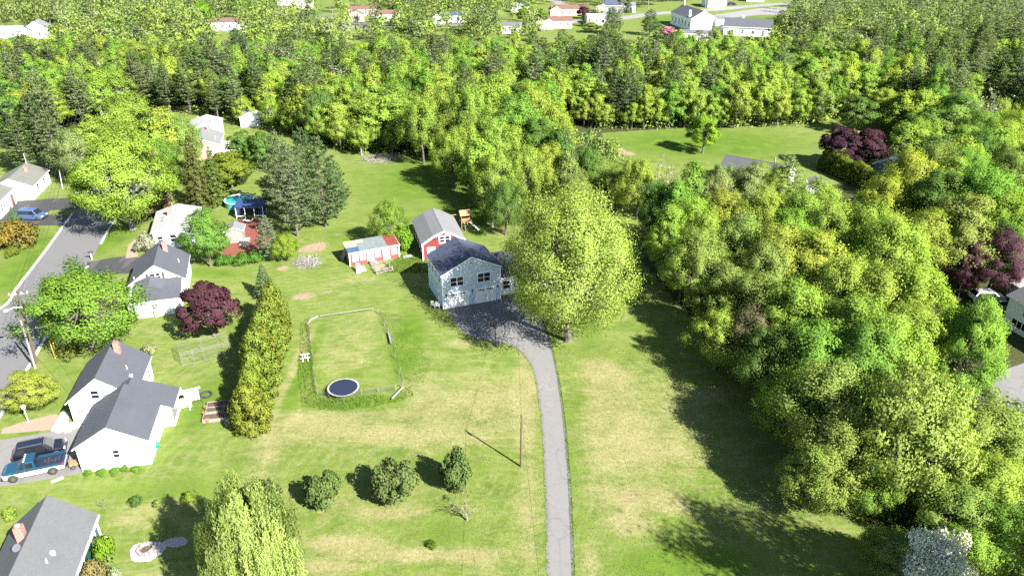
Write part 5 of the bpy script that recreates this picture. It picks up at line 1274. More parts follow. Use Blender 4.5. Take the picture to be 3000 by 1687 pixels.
for (x, y) in wood_pts:
    if any((x-a)**2 + (y-b)**2 < 9 for a, b in fixed): continue
    u = x / y          # bearing from the garden
    n1, n2, q = gnoise(x, y, 38), gnoise(x + 300, y, 17), rnd.random()
    pinep = .10
    if u < -.16 and y > 185: pinep = .24
    elif u < -.30: pinep = .20
    if u > .48: pinep = .26 + (.12 if y > 215 else 0)
    if .03 < u < .18 and y > 188: pinep = .24
    if q < pinep * (.7 + .5 * n1 + .3): kind, c = 'pine', (PN if n2 > -.2 else PD) if rnd.random() < .75 else PS
    elif q < pinep + .05: kind, c = 'spruce', PD
    elif q > .955: kind, c = 'bare', rnd.choice((PALE, TN, PALE))
    else:
        kind = rnd.choice(('maple', 'birch', 'birch', 'poplar', 'maple'))
        c = rnd.choice((YG, YG, LM, LM, BG, OL, YG, LM)) if n2 > -.35 else rnd.choice((BG, DK, OL, LM, OL, BG, YL))
    h = {'pine': rnd.uniform(13, 18), 'spruce': rnd.uniform(9, 13), 'bare': rnd.uniform(10, 13), 'maple': rnd.uniform(9.5, 13.5), 'birch': rnd.uniform(10, 15), 'poplar': rnd.uniform(11, 16)}[kind]
    r = {'pine': rnd.uniform(3.6, 4.8), 'spruce': rnd.uniform(2.3, 3), 'bare': rnd.uniform(2.8, 3.8), 'maple': rnd.uniform(3.8, 5.2), 'birch': rnd.uniform(2.8, 4.2), 'poplar': rnd.uniform(2.3, 3.3)}[kind]
    if u < .40:
        h = min(h, 49.5 - (.150 if u > -.2 else .158) * y * rnd.uniform(.90, 1.06))
        if h < 6.5: continue
    cat = CAT[kind]; n_of[cat] = n_of.get(cat, 0) + 1
    if n_of[cat] > 230: REST.append((kind, x, y, h, r, c)); continue
    where = 'in the wood behind the street houses' if u < -.27 else 'in the wood behind the barn lawn' if u < .12 else 'in the wood behind the far right lawn' if u < .42 else 'in the wood at the far right'
    tree(kind, x, y, h, r, c, lab_of(kind, c, where), cat, 'trees ' + where)
# foreground edge trees of that wood, as they stand along the lawns
EDGE = [('maple', (22.42, 183.19, 7.12, 2.43), YG), ('maple', (28.97, 182.58, 7.67, 2.48), LM), ('maple', (35.18, 182.58, 8.88, 2.59), YG), ('maple', (48.01, 182.58, 8.47, 2.6), LM), ('maple', (50.64, 183.19, 9.95, 2.56), YG), ('maple', (64.72, 184.44, 10.88, 2.9), YG), ('maple', (70.15, 186.96, 10.34, 2.96), LM), ('maple', (76.34, 188.9, 9.93, 3.0), OL), ('birch', (44.7, 182.58, 9.68, 2.19), YG), ('birch', (-65.73, 186.33, 8.03, 2.29), YG), ('birch', (-57.44, 180.75, 9.29, 2.55), LM), ('birch', (-51.31, 176.04, 9.57, 2.48), YG), ('birch', (-43.35, 169.09, 9.67, 2.6), LM), ('birch', (-37.92, 165.15, 9.13, 2.56), YG),
 ('birch', (-29.96, 165.15, 8.39, 2.38), YG), ('birch', (-22.89, 163.11, 8.53, 2.69), OL), ('birch', (-16.42, 162.11, 11.33, 2.9), LM), ('birch', (-26.12, 162.11, 6.94, 2.06), OL), ('birch', (-32.71, 161.36, 7.88, 2.35), YG), ('bare', (-19.7, 161.36, 7.88, 1.69), PALE), ('maple', (-12.72, 162.61, 10.49, 2.94), BG),
 ('maple', (31.87, 182.58, 11.91, 2.48), YG), ('maple', (38.19, 183.19, 12.57, 2.82), BG), ('maple', (42.05, 183.81, 11.65, 2.87), LM), ('maple', (53.96, 183.19, 13.52, 3.83), YG), ('maple', (60.31, 185.06, 12.75, 3.54), YG), ('pine', (27.56, 184.44, 16.42, 3.02), PD), ('pine', (24.64, 184.44, 14.46, 2.76), PD), ('maple', (20.46, 184.44, 9.67, 2.58), YL), ('maple', (17.54, 184.44, 7.65, 2.27), YL), ('maple', (81.57, 179.55, 9.95, 4.31), DK),
 ('pine', (-74.25, 191.54, 12.27, 3.13), PN), ('pine', (-68.86, 190.87, 13.63, 3.24), PS), ('pine', (-83.08, 196.67, 14.19, 3.3), PN), ('pine', (-63.03, 191.54, 16.74, 3.27), PN), ('pine', (-89.08, 198.43, 12.61, 3.02), PN)]
for k, t, c in EDGE: T(k, t, c, lab_of(k, c, 'at the front edge of the wood facing the lawns'), CAT[k], 'front edge trees of the wood')
# trees among the far houses
FAR = [('round', (-132.62, 343.73, 11.07, 5.47), (.10, .19, .012), 'round bright green tree by the red roofed ranch', 'maple tree'), ('round', (-148.14, 334.31, 9.47, 5.71), (.17, .20, .02), 'round yellow green tree left of the red roofed ranch', 'maple tree'), ('round', (-171.74, 366.27, 6.18, 2.6), LM, 'small upright green tree near the far left road', 'maple tree'),
 ('round', (62.24, 316.86, 4.68, 3.34), PK, 'pink flowering tree by the white hall', 'fruit tree'), ('round', (32.78, 370.67, 5.95, 2.78), PU, 'dark purple tree among the far houses', 'maple tree'), ('shrub', (42.4, 389.3, 5.6, 2.77), WH, 'white flowering tree beside the grey blue far house', 'fruit tree'), ('shrub', (12.66, 336.16, 4.93, 2.98), (.36, .40, .30), 'pale flowering tree beside the red roofed white garage', 'fruit tree'),
 ('pine_near', (40.68, 327.12, 10.35, 5.16), PD, 'dark wide pine between the far houses and the wood', 'pine tree'), ('pine_near', (55.83, 323.63, 9.99, 4.64), PD, 'dark wide pine left of the white hall', 'pine tree'), ('spruce', (31.47, 347.63, 6.47, 2.46), PD, 'dark spruce in front of the purple far tree', 'spruce tree'), ('maple', (5.28, 353.65, 8.26, 3.81), (.10, .16, .02), 'green tree left of the brick ranch', 'maple tree'), ('maple', (12.64, 361.97, 6.12, 3.14), BG, 'bright green tree at the corner of the brick ranch', 'maple tree'),
 ('round', (-42.22, 334.31, 7.33, 4.7), (.12, .16, .02), 'olive round tree right of the pink roofed far house', 'maple tree'), ('round', (-14.39, 336.16, 5.47, 4.3), LM, 'lime green round tree right of the far white sheds', 'maple tree'), ('pine', (-31.35, 389.3, 8.37, 4.01), PD, 'dark pine behind the far white sheds, left', 'pine tree'), ('pine', (-21.45, 389.3, 8.06, 4.03), PD, 'dark pine behind the far white sheds, right', 'pine tree'), ('pine', (-9.62, 377.46, 8.74, 4.3), PN, 'dark pine right of the far white sheds', 'pine tree'),
 ('spruce', (52.28, 391.76, 7.18, 3.04), PS, 'grey spruce right of the grey blue far house', 'spruce tree'), ('spruce', (56.43, 391.76, 7.18, 2.73), PS, 'second grey spruce right of the grey blue far house', 'spruce tree'), ('maple', (32.59, 330.68, 4.86, 3.33), (.12, .17, .03), 'loose green tree right of the red roofed white garage', 'maple tree'), ('pine', (103.44, 308.75, 11.59, 4.0), PD, 'dark pine right of the white far house', 'pine tree'), ('pine', (108.3, 302.53, 13.33, 4.38), PD, 'tall dark pine beside the white far house', 'pine tree'), ('pine', (113.5, 295.08, 14.7, 4.2), PN, 'dark pine at the corner of the right far wood', 'pine tree'),
 ('shrub', (-180.91, 415.21, 3.96, 3.34), WH, 'white flowering tree at the top left', 'fruit tree'), ('shrub', (-168.98, 407.1, 4.21, 4.08), WH, 'larger white flowering tree at the top left', 'fruit tree'), ('shrub', (-180.89, 375.17, 3.62, 2.13), WH, 'small white flowering bush at the top left', 'fruit tree'), ('shrub', (-189.34, 331.58, 3.12, 1.92), PU, 'small purple tree beside the far left white house', 'fruit tree'), ('spruce', (-215.11, 364.11, 8.18, 3.08), PD, 'dark spruce behind the far left white house', 'spruce tree'), ('spruce', (-204.64, 359.86, 8.39, 3.17), PD, 'second dark spruce behind the far left white house', 'spruce tree'),
 ('bare', (-186.07, 334.31, 11.34, 3.21), PALE, 'pale nearly bare tree behind the far left white house', 'bare tree'), ('pine', (-199.08, 377.46, 8.29, 2.88), PD, 'dark pine at the top left', 'pine tree'), ('maple', (-177.79, 340.85, 7.59, 3.31), YG, 'yellow green tree above the far left road', 'maple tree'), ('shrub', (-64.4, 391.76, 3.45, 1.91), GY, 'grey green bush behind the pink roofed far house', 'fruit tree'), ('maple', (-56.1, 389.3, 5.91, 4.6), OL, 'olive tree behind the pink roofed far house', 'maple tree'), ('round', (-51.21, 347.63, 3.95, 2.4), (.10, .15, .03), 'small green tree before the pink roofed far house', 'maple tree'), ('bare', (-37.21, 345.67, 8.37, 2.65), PALE, 'pale tree left of the far white sheds', 'bare tree')]
for k, t, c, lab, cat in FAR: T(k, t, c, lab, cat, 'trees among the far houses')

# ------------------------------------------------------------------ far woods that read as one mass
rs9 = np.random.RandomState(99)
def low_tree(kind, x, y, h, r, c, rs, n):
    if kind in ('pine', 'spruce'):
        t = rs.rand(n) ** .8; a = rs.rand(n) * 6.283; z = h * (.28 + .72 * t)
        rad = r * (1 - t) ** .6 * np.sqrt(rs.rand(n)) * 1.1
        z = np.round(z / 1.1) * 1.1 + rs.normal(0, .18, n)
        P_ = np.stack([np.cos(a) * rad, np.sin(a) * rad, z], 1); N_ = np.tile(np.array([0, 0, 1.0]), (n, 1)); s = .38
    else:
        d = rdirs(rs, n); d[:, 2] = d[:, 2] * .85 + .15
        L_ = rdirs(rs, 14) * .55; k = rs.randint(0, 14, n)
        P_ = (L_[k] + d * .42 * (.5 + .5 * rs.rand(n))[:, None]) * np.array([r, r, h * .42]); P_[:, 2] += h * .58; N_ = d + np.array([0, 0, .3]); s = .40
    V, F, t, Nn = cards(P_ + np.array([x, y, 0]), N_, s, rs, .6, .5, rs.normal(0, .08))
    c = tuple(.86 * a_ + .14 * g_ for a_, g_ in zip(c, (.16, .19, .10)))
    col = np.tile(np.array([*c, 1.0]), (len(F), 1)); col[:, :3] *= 1.2 * (.62 + .76 * t)[:, None]
    return V, F, col, Nn
far_parts = []
def add_far(poly, step, seed, pp, n=300, k=1.0, lim=.80):
    n = int(n * .78)
    for (x, y) in scatter(poly, step, seed):
        if abs(x) / y > lim or near_house(x, y): continue
        q = rnd.random()
        if q < pp: far_parts.append(low_tree('pine', x, y, k * rnd.uniform(12, 18), rnd.uniform(3.5, 4.8), rnd.choice((PN, PD, PN, PS)), rs9, n))
        else: far_parts.append(low_tree('maple', x, y, k * rnd.uniform(9, 14), rnd.uniform(3.6, 5.2), rnd.choice((YG, LM, OL, OL, BG, GY, YG)), rs9, n))
FAR_HOUSES = [(h[0][0], h[0][1]) for h in FAR_HOUSE_LIST]
far_line = np.array(FR)
def near_house(x, y):
    if any((x-a)**2 + (y-b)**2 < 11**2 for a, b in FAR_HOUSES): return True
    # sight lines from the garden side: the strip of lawn just in front of each far house stays open
    if any(abs(x/y - h[0][0]/h[0][1]) * y < (h[3] * .33 if len(h) > 3 else 8) and -70 < y - h[0][1] < 0 for h in FAR_HOUSE_LIST): return True
    if np.min(np.hypot(far_line[:, 0]-x, far_line[:, 1]-y)) < (8 if x > 60 else 0): return True
    return any(in_poly(np.array([x]), np.array([y]), p)[0] for p in OPEN)
OPEN = [[(12.62, 327.12), (15.78, 415.21), (35.73, 423.62), (40.74, 368.46), (48.92, 384.48), (69.32, 379.77), (77.31, 426.5), (163.28, 457.43), (129.35, 366.27), (102.02, 311.94), (52.81, 306.39), (27.71, 322.77)], [(-79.84, 336.16), (-91.57, 389.3), (-84.97, 389.3), (-71.56, 334.31)]]
add_far([(-244.56, 336.16), (-333.41, 467.55), (-235.35, 467.55), (-117.67, 467.55), (-88.83, 366.27), (-84.16, 327.12), (-161.08, 311.94), (-221.83, 302.53)], 6.8, 21, .25, 230)
add_far([(-112.94, 447.72), (-118.5, 471.02), (335.75, 471.02), (319.99, 447.72)], 8, 22, .3, 200)
add_far([(-68.09, 316.86), (-87.65, 415.21), (-59.6, 415.21), (-40.8, 401.86), (-13.2, 389.3), (9.9, 389.3), (10.89, 316.86)], 7.5, 27, .2)
add_far([(31.0, 364.11), (34.0, 401.86), (49.08, 415.21), (75.38, 415.21), (68.53, 375.17), (53.07, 355.69)], 8, 28, .3)
add_far([(10.2, 401.86), (11.45, 454.15), (110.66, 454.15), (102.48, 426.5), (65.79, 409.77), (35.06, 415.21)], 8, 29, .2)
add_far([(-203.83, 275.91), (-222.86, 304.06), (-161.85, 313.57), (-83.74, 325.37), (11.51, 336.16), (10.59, 307.17), (-76.51, 295.08), (-146.38, 281.15)], 6.4, 30, .12, 300, .68)
add_far([(-57.11, 396.75), (-65.76, 460.76), (15.47, 460.76), (10.2, 401.86)], 7.5, 23, .5)
add_far([(98.51, 287.96), (126.23, 366.27), (162.47, 460.76), (328.81, 460.76), (194.68, 262.38), (127.27, 265.35)], 8.6, 24, .42, 300)
add_far([(60.6, 409.77), (70.12, 438.38), (106.8, 441.45), (100.55, 417.98), (78.2, 401.86)], 9.0, 26, .1)
add_far([(-160.36, 157.72), (-126.18, 169.09), (-207.86, 295.08), (-274.32, 287.96)], 8.5, 31, .3, 220, .9, 1.15)
add_far([(97.33, 124.59), (277.09, 401.86), (373.99, 401.86), (123.49, 115.58)], 8.5, 32, .35, 220, .9, 1.15)
for k, x, y, h, r, c in REST: far_parts.append(low_tree(k if k in ('pine', 'spruce') else 'maple', x, y, h, r, c, rs9, 600))
def stuff_leaf():
    m, nt, out = new_mat('wood_mass')
    a = nt.nodes.new('ShaderNodeAttribute'); a.attribute_name = 'leafcol'
    d = node(nt, 'ShaderNodeBsdfDiffuse'); t = node(nt, 'ShaderNodeBsdfTranslucent'); mx = node(nt, 'ShaderNodeMixShader'); mx.inputs[0].default_value = .3
    nt.links.new(a.outputs['Color'], d.inputs[0]); nt.links.new(a.outputs['Color'], t.inputs[0])
    nt.links.new(d.outputs[0], mx.inputs[1]); nt.links.new(t.outputs[0], mx.inputs[2]); nt.links.new(mx.outputs[0], out.inputs[0])
    return m
stuff_leaf()
def mass(name, parts, label, cat):
    V, F, c, Nn = join(parts)
    me = np_mesh(name, V, F, [M['wood_mass']], None, {'leafcol': ('FACE', c)}); soft_normals(me, Nn)
    return tag(link(name, me), label, cat, kind='stuff')
mass('far_woods', far_parts, 'mixed green woods stretching away to the top of the view', 'woods')
# undergrowth along and inside the woods
up = []
def bushes(poly, step, seed, cols, hmax=2.2, n=46, size=.26):
    for (x, y) in scatter(poly, step, seed):
        h = rnd.uniform(.35, 1.0) * hmax; r = h * rnd.uniform(.6, 1.0); c = rnd.choice(cols)
        d = rdirs(rs9, n); d[:, 2] = np.abs(d[:, 2])
        V, F, t, Nn = cards(d * np.array([r, r, h]) * (.5 + .5 * rs9.rand(n))[:, None] + np.array([x, y, .1]), d + np.array([0, 0, .4]), size, rs9, .6, .6)
        col = np.tile(np.array([*c, 1.0]), (len(F), 1)); col[:, :3] *= 1.3 * (.62 + .76 * t)[:, None]
        up.append((V, F, col, Nn))
bushes([(21.25, 106.35), (24.22, 91.58), (28.28, 80.57), (31.5, 67.62), (32.64, 56.52), (32.8, 48.74), (32.39, 42.32), (44.53, 42.32), (59.76, 65.52), (54.2, 71.79), (56.13, 92.07), (56.13, 115.58), (50.45, 133.02), (23.63, 123.01)], 2.3, 31, (OL, DK, DK, BR, (.07, .10, .02), (.05, .08, .018)), 2.4, 60, .22)
bushes([(-33.59, 162.11), (-11.2, 162.11), (-7.02, 150.85), (0.0, 124.59), (3.58, 124.59), (16.97, 138.55), (24.64, 146.55), (22.75, 165.15), (17.64, 176.04), (4.55, 165.15), (-4.55, 165.15), (-11.61, 169.09), (-34.6, 167.76)], 2.6, 32, (OL, DK, (.10, .14, .03), YG), 3.4, 64, .26)
bushes([(20.69, 182.58), (67.01, 185.06), (81.77, 190.87), (96.7, 191.54), (98.77, 200.22), (69.28, 194.93), (21.52, 190.87)], 2.2, 33, (OL, (.10, .14, .03), YG, DK), 4.4, 60, .26)
bushes([(-81.79, 193.22), (-68.86, 190.87), (-47.1, 171.81), (-34.42, 162.61), (-35.86, 170.44), (-49.16, 180.45), (-71.26, 198.43), (-84.81, 201.31)], 2.3, 34, (OL, (.10, .14, .03), DK), 3.6, 60, .30)
bushes([(39.7, 146.55), (52.21, 138.55), (57.38, 131.26), (71.79, 138.55), (82.14, 146.55), (73.21, 127.85), (53.18, 123.01), (37.42, 131.26)], 3.0, 35, (DK, OL, (.06, .09, .02)), 2.2, 44, .26)
mass('undergrowth', up, 'low leafy undergrowth beneath and along the woods', 'undergrowth')


# ------------------------------------------------------------------ vehicles
def wheel(root, x, y, r=.36, w=.24, rim='chrome'):
    b = MB(); b.tf = Matrix.Translation((x, y, r)) @ Matrix.Rotation(math.pi / 2, 4, 'X')
    b.lathe([(r * .62, -w/2), (r * .96, -w/2), (r, -w*.3), (r, w*.3), (r * .96, w/2), (r * .62, w/2)], 18)
    o = b.build('wheel', M['rubber'], root, True)
    h = MB(); h.tf = b.tf; h.lathe([(r * .25, -w/2 - .02), (r * .60, -w/2 + .01), (r * .60, w/2 - .01), (r * .25, w/2 + .02)], 14)
    h.build('rim', M[rim], o)
def ring(x, hw0, hw1, z0, z1, ch=.06):
    return [(x, -hw0, z0), (x, hw0, z0), (x, hw1, z1 - ch), (x, hw1 - ch, z1), (x, -hw1 + ch, z1), (x, -hw1, z1 - ch)]
def quad_part(root, name, pts, mat, t=.012):
    """thin panel set just outside the body"""
    n = (Vector(pts[1]) - Vector(pts[0])).cross(Vector(pts[2]) - Vector(pts[0])).normalized()
    b = MB(); b.prism([Vector(p) - n * t * .3 for p in pts], n * t); return b.build(name, M[mat], root)
def car(loc, rz, label, paint_, L=4.6, W=1.84, H=1.62, hood=1.15, belt=.98, rear=.15, cat='car', name='parked_car', group=None, lamps=True, rack=False):
    """front toward +x"""
    rt = thing(name, label, cat, loc, rz, group); x0, x1 = -L/2, L/2; hw = W/2
    b = MB()
    b.loft([ring(x0, hw*.86, hw*.84, .34, belt - .10), ring(x0 + .14, hw*.97, hw*.95, .26, belt), ring(x0 + L*.3, hw, hw*.98, .24, belt), ring(x1 - hood, hw, hw*.97, .24, belt - .02), ring(x1 - .35, hw*.97, hw*.92, .26, belt - .14), ring(x1 - .06, hw*.84, hw*.78, .34, belt - .24)])
    b.build('body', M[paint_], rt, False)
    c0, c1, c2, c3 = x0 + rear, x0 + rear + .45, x1 - hood - .62, x1 - hood + .12
    b = MB()
    b.loft([ring(c0, hw*.92, hw*.90, belt - .03, belt, .02), ring(c1, hw*.94, hw*.76, belt - .03, H, .10), ring((c1 + c2) / 2, hw*.94, hw*.77, belt - .03, H + .03, .10), ring(c2, hw*.94, hw*.74, belt - .03, H - .03, .10), ring(c3, hw*.90, hw*.88, belt - .03, belt, .02)])
    b.build('cabin', M[paint_], rt)
    def side(s, xa, xb, xc, xd, name='side_window'):
        ya, yb = s * hw * .955, s * hw * .80; za, zb = belt + .05, H - .13
        pts = [(xa, ya, za), (xb, ya, za), (xc, yb, zb), (xd, yb, zb)]
        quad_part(rt, name, pts if s < 0 else pts[::-1], 'car_glass', .03)
    m = (c1 + c2) / 2
    for s in (-1, 1):
        side(s, c0 + .25, m - .42, m - .42, c1 + .08); side(s, m - .36, m + .28, m + .28, m - .36); side(s, m + .34, c3 - .22, c2 - .04, m + .34)
        b = MB(); b.cbox((c2 + .18, s * (hw + .07), belt + .08), (.14, .18, .14)); b.build('mirror', M[paint_], rt)
    quad_part(rt, 'windscreen', [(c3 - .03, -hw*.80, belt + .05), (c3 - .03, hw*.80, belt + .05), (c2 + .10, hw*.66, H - .09), (c2 + .10, -hw*.66, H - .09)], 'car_glass', .06)
    quad_part(rt, 'rear_window', [(c0 + .05, hw*.80, belt + .08), (c0 + .05, -hw*.80, belt + .08), (c1 - .06, -hw*.68, H - .1), (c1 - .06, hw*.68, H - .1)], 'car_glass', .06)
    for x in (x0 + L*.19, x1 - L*.18):
        for s in (-1, 1): wheel(rt, x, s * (hw - .10), .35, .24)
    b = MB(); b.box(x1 - .16, x1 + .02, -hw*.8, hw*.8, .32, .52); b.build('front_bumper', M['metal_dark'], rt)
    b = MB(); b.box(x0 - .02, x0 + .16, -hw*.84, hw*.84, .32, .54); b.build('rear_bumper', M['metal_dark'], rt)
    for s in (-1, 1):
        b = MB(); b.cbox((x1 - .13, s * hw*.64, belt - .30), (.18, .34, .16)); b.build('headlight', M['lamp_clear'], rt)
        b = MB(); b.cbox((x0 + .08, s * hw*.76, belt - .16), (.14, .20, .26)); b.build('tail_light', M['lamp_red'], rt)
        if rack:
            b = MB(); b.bar((c1 + .15, s * hw*.62, H + .05), (c2 - .1, s * hw*.62, H + .04), .05, .05); b.build('roof_rail', M['metal_grey'], rt)
    return rt
# the two tone pickup, nose to the left
p0, p1 = Vector((-44.6, 58.02)), Vector((-47.78, 56.85))
d = (p1 - p0).normalized(); ctr = (p0 + p1) / 2 + Vector((d.y, -d.x)) * .98
if ((p0 + p1) / 2).length > ctr.length: ctr = (p0 + p1) / 2 - Vector((d.y, -d.x)) * .98
WB = (p1 - p0).length
rt = thing('pickup_truck', 'teal and white extended cab pickup parked nose left beside the garage wing', 'pickup truck', (ctr.x, ctr.y), math.atan2(d.y, d.x))
hw, x0, x1 = .99, -WB/2 - 1.05, WB/2 + .85
bk = x0 + 2.35                          # back of the cab
b = MB(); b.loft([ring(x0, hw*.97, hw*.97, .50, .92, .02), ring(bk, hw, hw, .46, .92, .02), ring(x1 - .3, hw, hw*.98, .46, .90, .02), ring(x1 - .02, hw*.93, hw*.92, .52, .86, .02)]); b.build('lower_body', M['paint_white'], rt)
b = MB(); b.loft([ring(bk - .02, hw, hw*.98, .92, 1.18, .04), ring(x1 - 1.35, hw, hw*.97, .91, 1.19, .06), ring(x1 - .3, hw*.98, hw*.93, .90, 1.10, .10), ring(x1 - .04, hw*.92, hw*.86, .87, 1.00, .08)]); b.build('hood', M['paint_teal'], rt)
b = MB()
for s in (-1, 1): b.box(x0 + .02, bk - .02, s*hw - .09*(s > 0), s*hw + .09*(s < 0), .92, 1.20)
b.box(x0, x0 + .10, -hw + .09, hw - .09, .80, 1.20); b.build('bed_wall', M['paint_teal'], rt)
b = MB(); b.box(x0 + .10, bk - .03, -hw + .09, hw - .09, .93, .97); b.build('bed_floor', M['black_mat'], rt)
b = MB()
for i in range(5): b.box(x0 + .4 + i*.3, x0 + .6 + i*.3, -.5 + .2*(i % 3), .1 + .2*(i % 2), .97, 1.05)
b.build('bed_load', M['metal_dark'], rt)
c3 = x1 - 1.25
b = MB(); b.loft([ring(bk, hw*.95, hw*.92, 1.16, 1.20, .01), ring(bk + .10, hw*.95, hw*.80, 1.16, 1.84, .10), ring(bk + .9, hw*.95, hw*.80, 1.16, 1.87, .10), ring(c3 - .72, hw*.95, hw*.78, 1.16, 1.84, .10), ring(c3, hw*.92, hw*.90, 1.15, 1.19, .01)]); b.build('cab', M['paint_teal'], rt)
for s in (-1, 1):
    def sw(xa, xb, xc, xd):
        ya, yb = s*hw*.94, s*hw*.83; pts = [(xa, ya, 1.25), (xb, ya, 1.25), (xc, yb, 1.74), (xd, yb, 1.74)]
        quad_part(rt, 'side_window', pts if s < 0 else pts[::-1], 'car_glass', .03)
    sw(bk + .22, bk + .85, bk + .85, bk + .22); sw(bk + .98, c3 - .22, c3 - .66, bk + .98)
    b = MB(); b.cbox((c3 - .35, s*(hw + .1), 1.34), (.12, .22, .22)); b.build('mirror', M['metal_dark'], rt)
    b = MB(); b.cbox((x1 - .04, s*hw*.72, .84), (.06, .34, .18)); b.build('headlight', M['lamp_clear'], rt)
    b = MB(); b.cbox((x0 + .04, s*hw*.93, 1.02), (.10, .14, .32)); b.build('tail_light', M['lamp_red'], rt)
    b = MB(); b.box(x0 + .3, x1 - .5, s*(hw + .012) - .012, s*(hw + .012) + .012, .60, .66); b.build('side_moulding', M['metal_dark'], rt)
    for x in (-WB/2, WB/2):
        wheel(rt, x, s*(hw - .10), .40, .27)
        a_ = MB()
        for k in range(9):
            t0, t1 = math.pi*k/9, math.pi*(k+1)/9
            a_.face([(x + .47*math.cos(t0), s*(hw + .02), .40 + .47*math.sin(t0)), (x + .47*math.cos(t1), s*(hw + .02), .40 + .47*math.sin(t1)), (x + .47*math.cos(t1), s*(hw - .2), .40 + .47*math.sin(t1)), (x + .47*math.cos(t0), s*(hw - .2), .40 + .47*math.sin(t0))])
            a_.face([(x, s*(hw + .015), .40), (x + .47*math.cos(t0), s*(hw + .015), .40 + .47*math.sin(t0)), (x + .47*math.cos(t1), s*(hw + .015), .40 + .47*math.sin(t1))])
        a_.build('wheel_arch', M['rubber'], rt)
quad_part(rt, 'windscreen', [(c3 - .06, -hw*.82, 1.25), (c3 - .06, hw*.82, 1.25), (c3 - .60, hw*.70, 1.76), (c3 - .60, -hw*.70, 1.76)], 'car_glass', .07)
quad_part(rt, 'rear_window', [(bk + .01, hw*.7, 1.30), (bk + .01, -hw*.7, 1.30), (bk + .07, -hw*.66, 1.72), (bk + .07, hw*.66, 1.72)], 'car_glass', .05)
b = MB(); b.box(x1 - .08, x1 + .14, -hw*.96, hw*.96, .46, .66); b.build('front_bumper', M['metal_dark'], rt)
b = MB(); b.box(x0 - .16, x0 + .02, -hw*.95, hw*.95, .48, .68); b.build('rear_bumper', M['chrome'], rt)
b = MB(); b.box(x1 - .03, x1 + .03, -hw*.52, hw*.52, .70, .98); b.build('grille', M['metal_dark'], rt)
for i in range(5):
    b = MB(); b.cbox((c3 - .76, -.6 + i*.3, 1.89), (.12, .07, .05)); b.build('roof_lamp', M['lamp_clear'], rt)
car((-47.43, 60.99, 0), math.atan2(-d.y, -d.x) + .05, 'black estate suv parked behind the teal pickup', 'paint_black', 4.7, 1.9, 1.66, rack=True, cat='car')
car((-83.84, 124.59, 0), -0.0644, 'blue grey van in the driveway of the left edge house', 'paint_blue', 4.8, 1.95, 1.8, .95, 1.0, cat='van', name='parked_van')
car((66.15, 91.58, 0), a2 + 1.4, 'pale blue car beside the white house at the right edge', 'paint_silver', group='cars at the right edge')
car((66.03, 94.06, 0), a2 + 1.3, 'white car with dark windows behind the bright green maple', 'paint_white', group='cars at the right edge')
for p, rz_, lab, pt in (((-103.88, 409.77), 1.7, 'red truck by the white trailer at the top', 'paint_red'), ((20.01, 370.67), 1.6, 'white car before the brick ranch', 'paint_white'), ((89.2, 370.67), .2, 'dark car behind the white hall', 'paint_black'), ((57.26, 391.76), .3, 'dark car beside the far white house', 'paint_black'), ((66.61, 321.91), .9, 'blue car beside the pink flowering tree', 'paint_blue'), ((114.5, 420.78), .2, 'dark car across the far road', 'paint_black')):
    car((*p, 0), rz_, lab, pt, group='cars by the far houses')

# ------------------------------------------------------------------ poles and wires
def upole(p, label, mat='wood_pole', arm=True, r=.15, group='utility poles'):
    x, y, h, xt = p
    rt = thing('utility_pole', label, 'utility pole', (x, y), 0.0, group)
    b = MB(); b.tube((0, 0, -.3), (xt - x, 0, h), r, r * .65, 9); b.build('pole', M[mat], rt)
    if arm:
        b = MB(); b.bar((xt - x - 1.0, -.3, h - .5), (xt - x + 1.0, .3, h - .5), .10, .12); c = b.build('crossarm', M['wood_grey'], rt)
        for s in (-.9, -.3, .3, .9):
            b = MB(); b.tube((xt - x + s, .3*s, h - .44), (xt - x + s, .3*s, h - .24), .05, .03, 6); b.build('insulator', M['metal_white'], c)
    return rt
PA, PB_, PC = (-57.29, 77.93, 9.9, -56.76), (-56.91, 76.88, 6.55, -56.74), (0.88, 59.18, 6.32, 0.88)
r1 = upole(PA, 'tall brown utility pole with transformer at the left street corner')
b = MB(); b.tube((PA[3]-PA[0] + .35, .1, PA[2] - 1.7), (PA[3]-PA[0] + .35, .1, PA[2] - .9), .2, .2, 10); b.build('transformer', M['metal_grey'], r1)
b = MB(); b.path([(PA[3]-PA[0], 0, PA[2] - 2.2), (PA[3]-PA[0] - .7, -.5, PA[2] - 2.0), (PA[3]-PA[0] - 1.2, -.9, PA[2] - 2.1)], .04, 6); b.build('lamp_arm', M['metal_grey'], r1)
b = MB(); b.cbox((PA[3]-PA[0] - 1.3, -1.0, PA[2] - 2.12), (.5, .3, .14)); b.build('lamp_head', M['metal_white'], r1)
upole(PB_, 'grey cut off pole stub beside the brown utility pole', 'wood_grey', False, .16)
r3 = upole(PC, 'thin brown utility pole standing alone beside the driveway', 'wood_pole', False, .11)
b = MB(); b.cbox((.0, -.12, PC[2] - .6), (.16, .12, .4)); b.build('bracket', M['metal_grey'], r3)
PD_ = (-86.66, 139.9, 3.77, -86.3)
upole(PD_, 'slim pale pole on the shaded lawn by the left edge house', 'metal_white', False, .07)
FP = [(-113.38, 341.8, 4.17, -113.3), (-81.36, 364.11, 5.28, -80.96), (-67.78, 355.69, 4.6, -67.37), (24.44, 407.1, 6.46, 24.25), (38.2, 407.1, 5.5, 37.78), (51.8, 375.17, 5.72, 51.26), (67.18, 396.75, 6.01, 66.69), (94.67, 394.24, 6.91, 93.87), (100.23, 316.86, 2.61, 100.11), (-204.21, 353.65, 3.15, -203.36)]
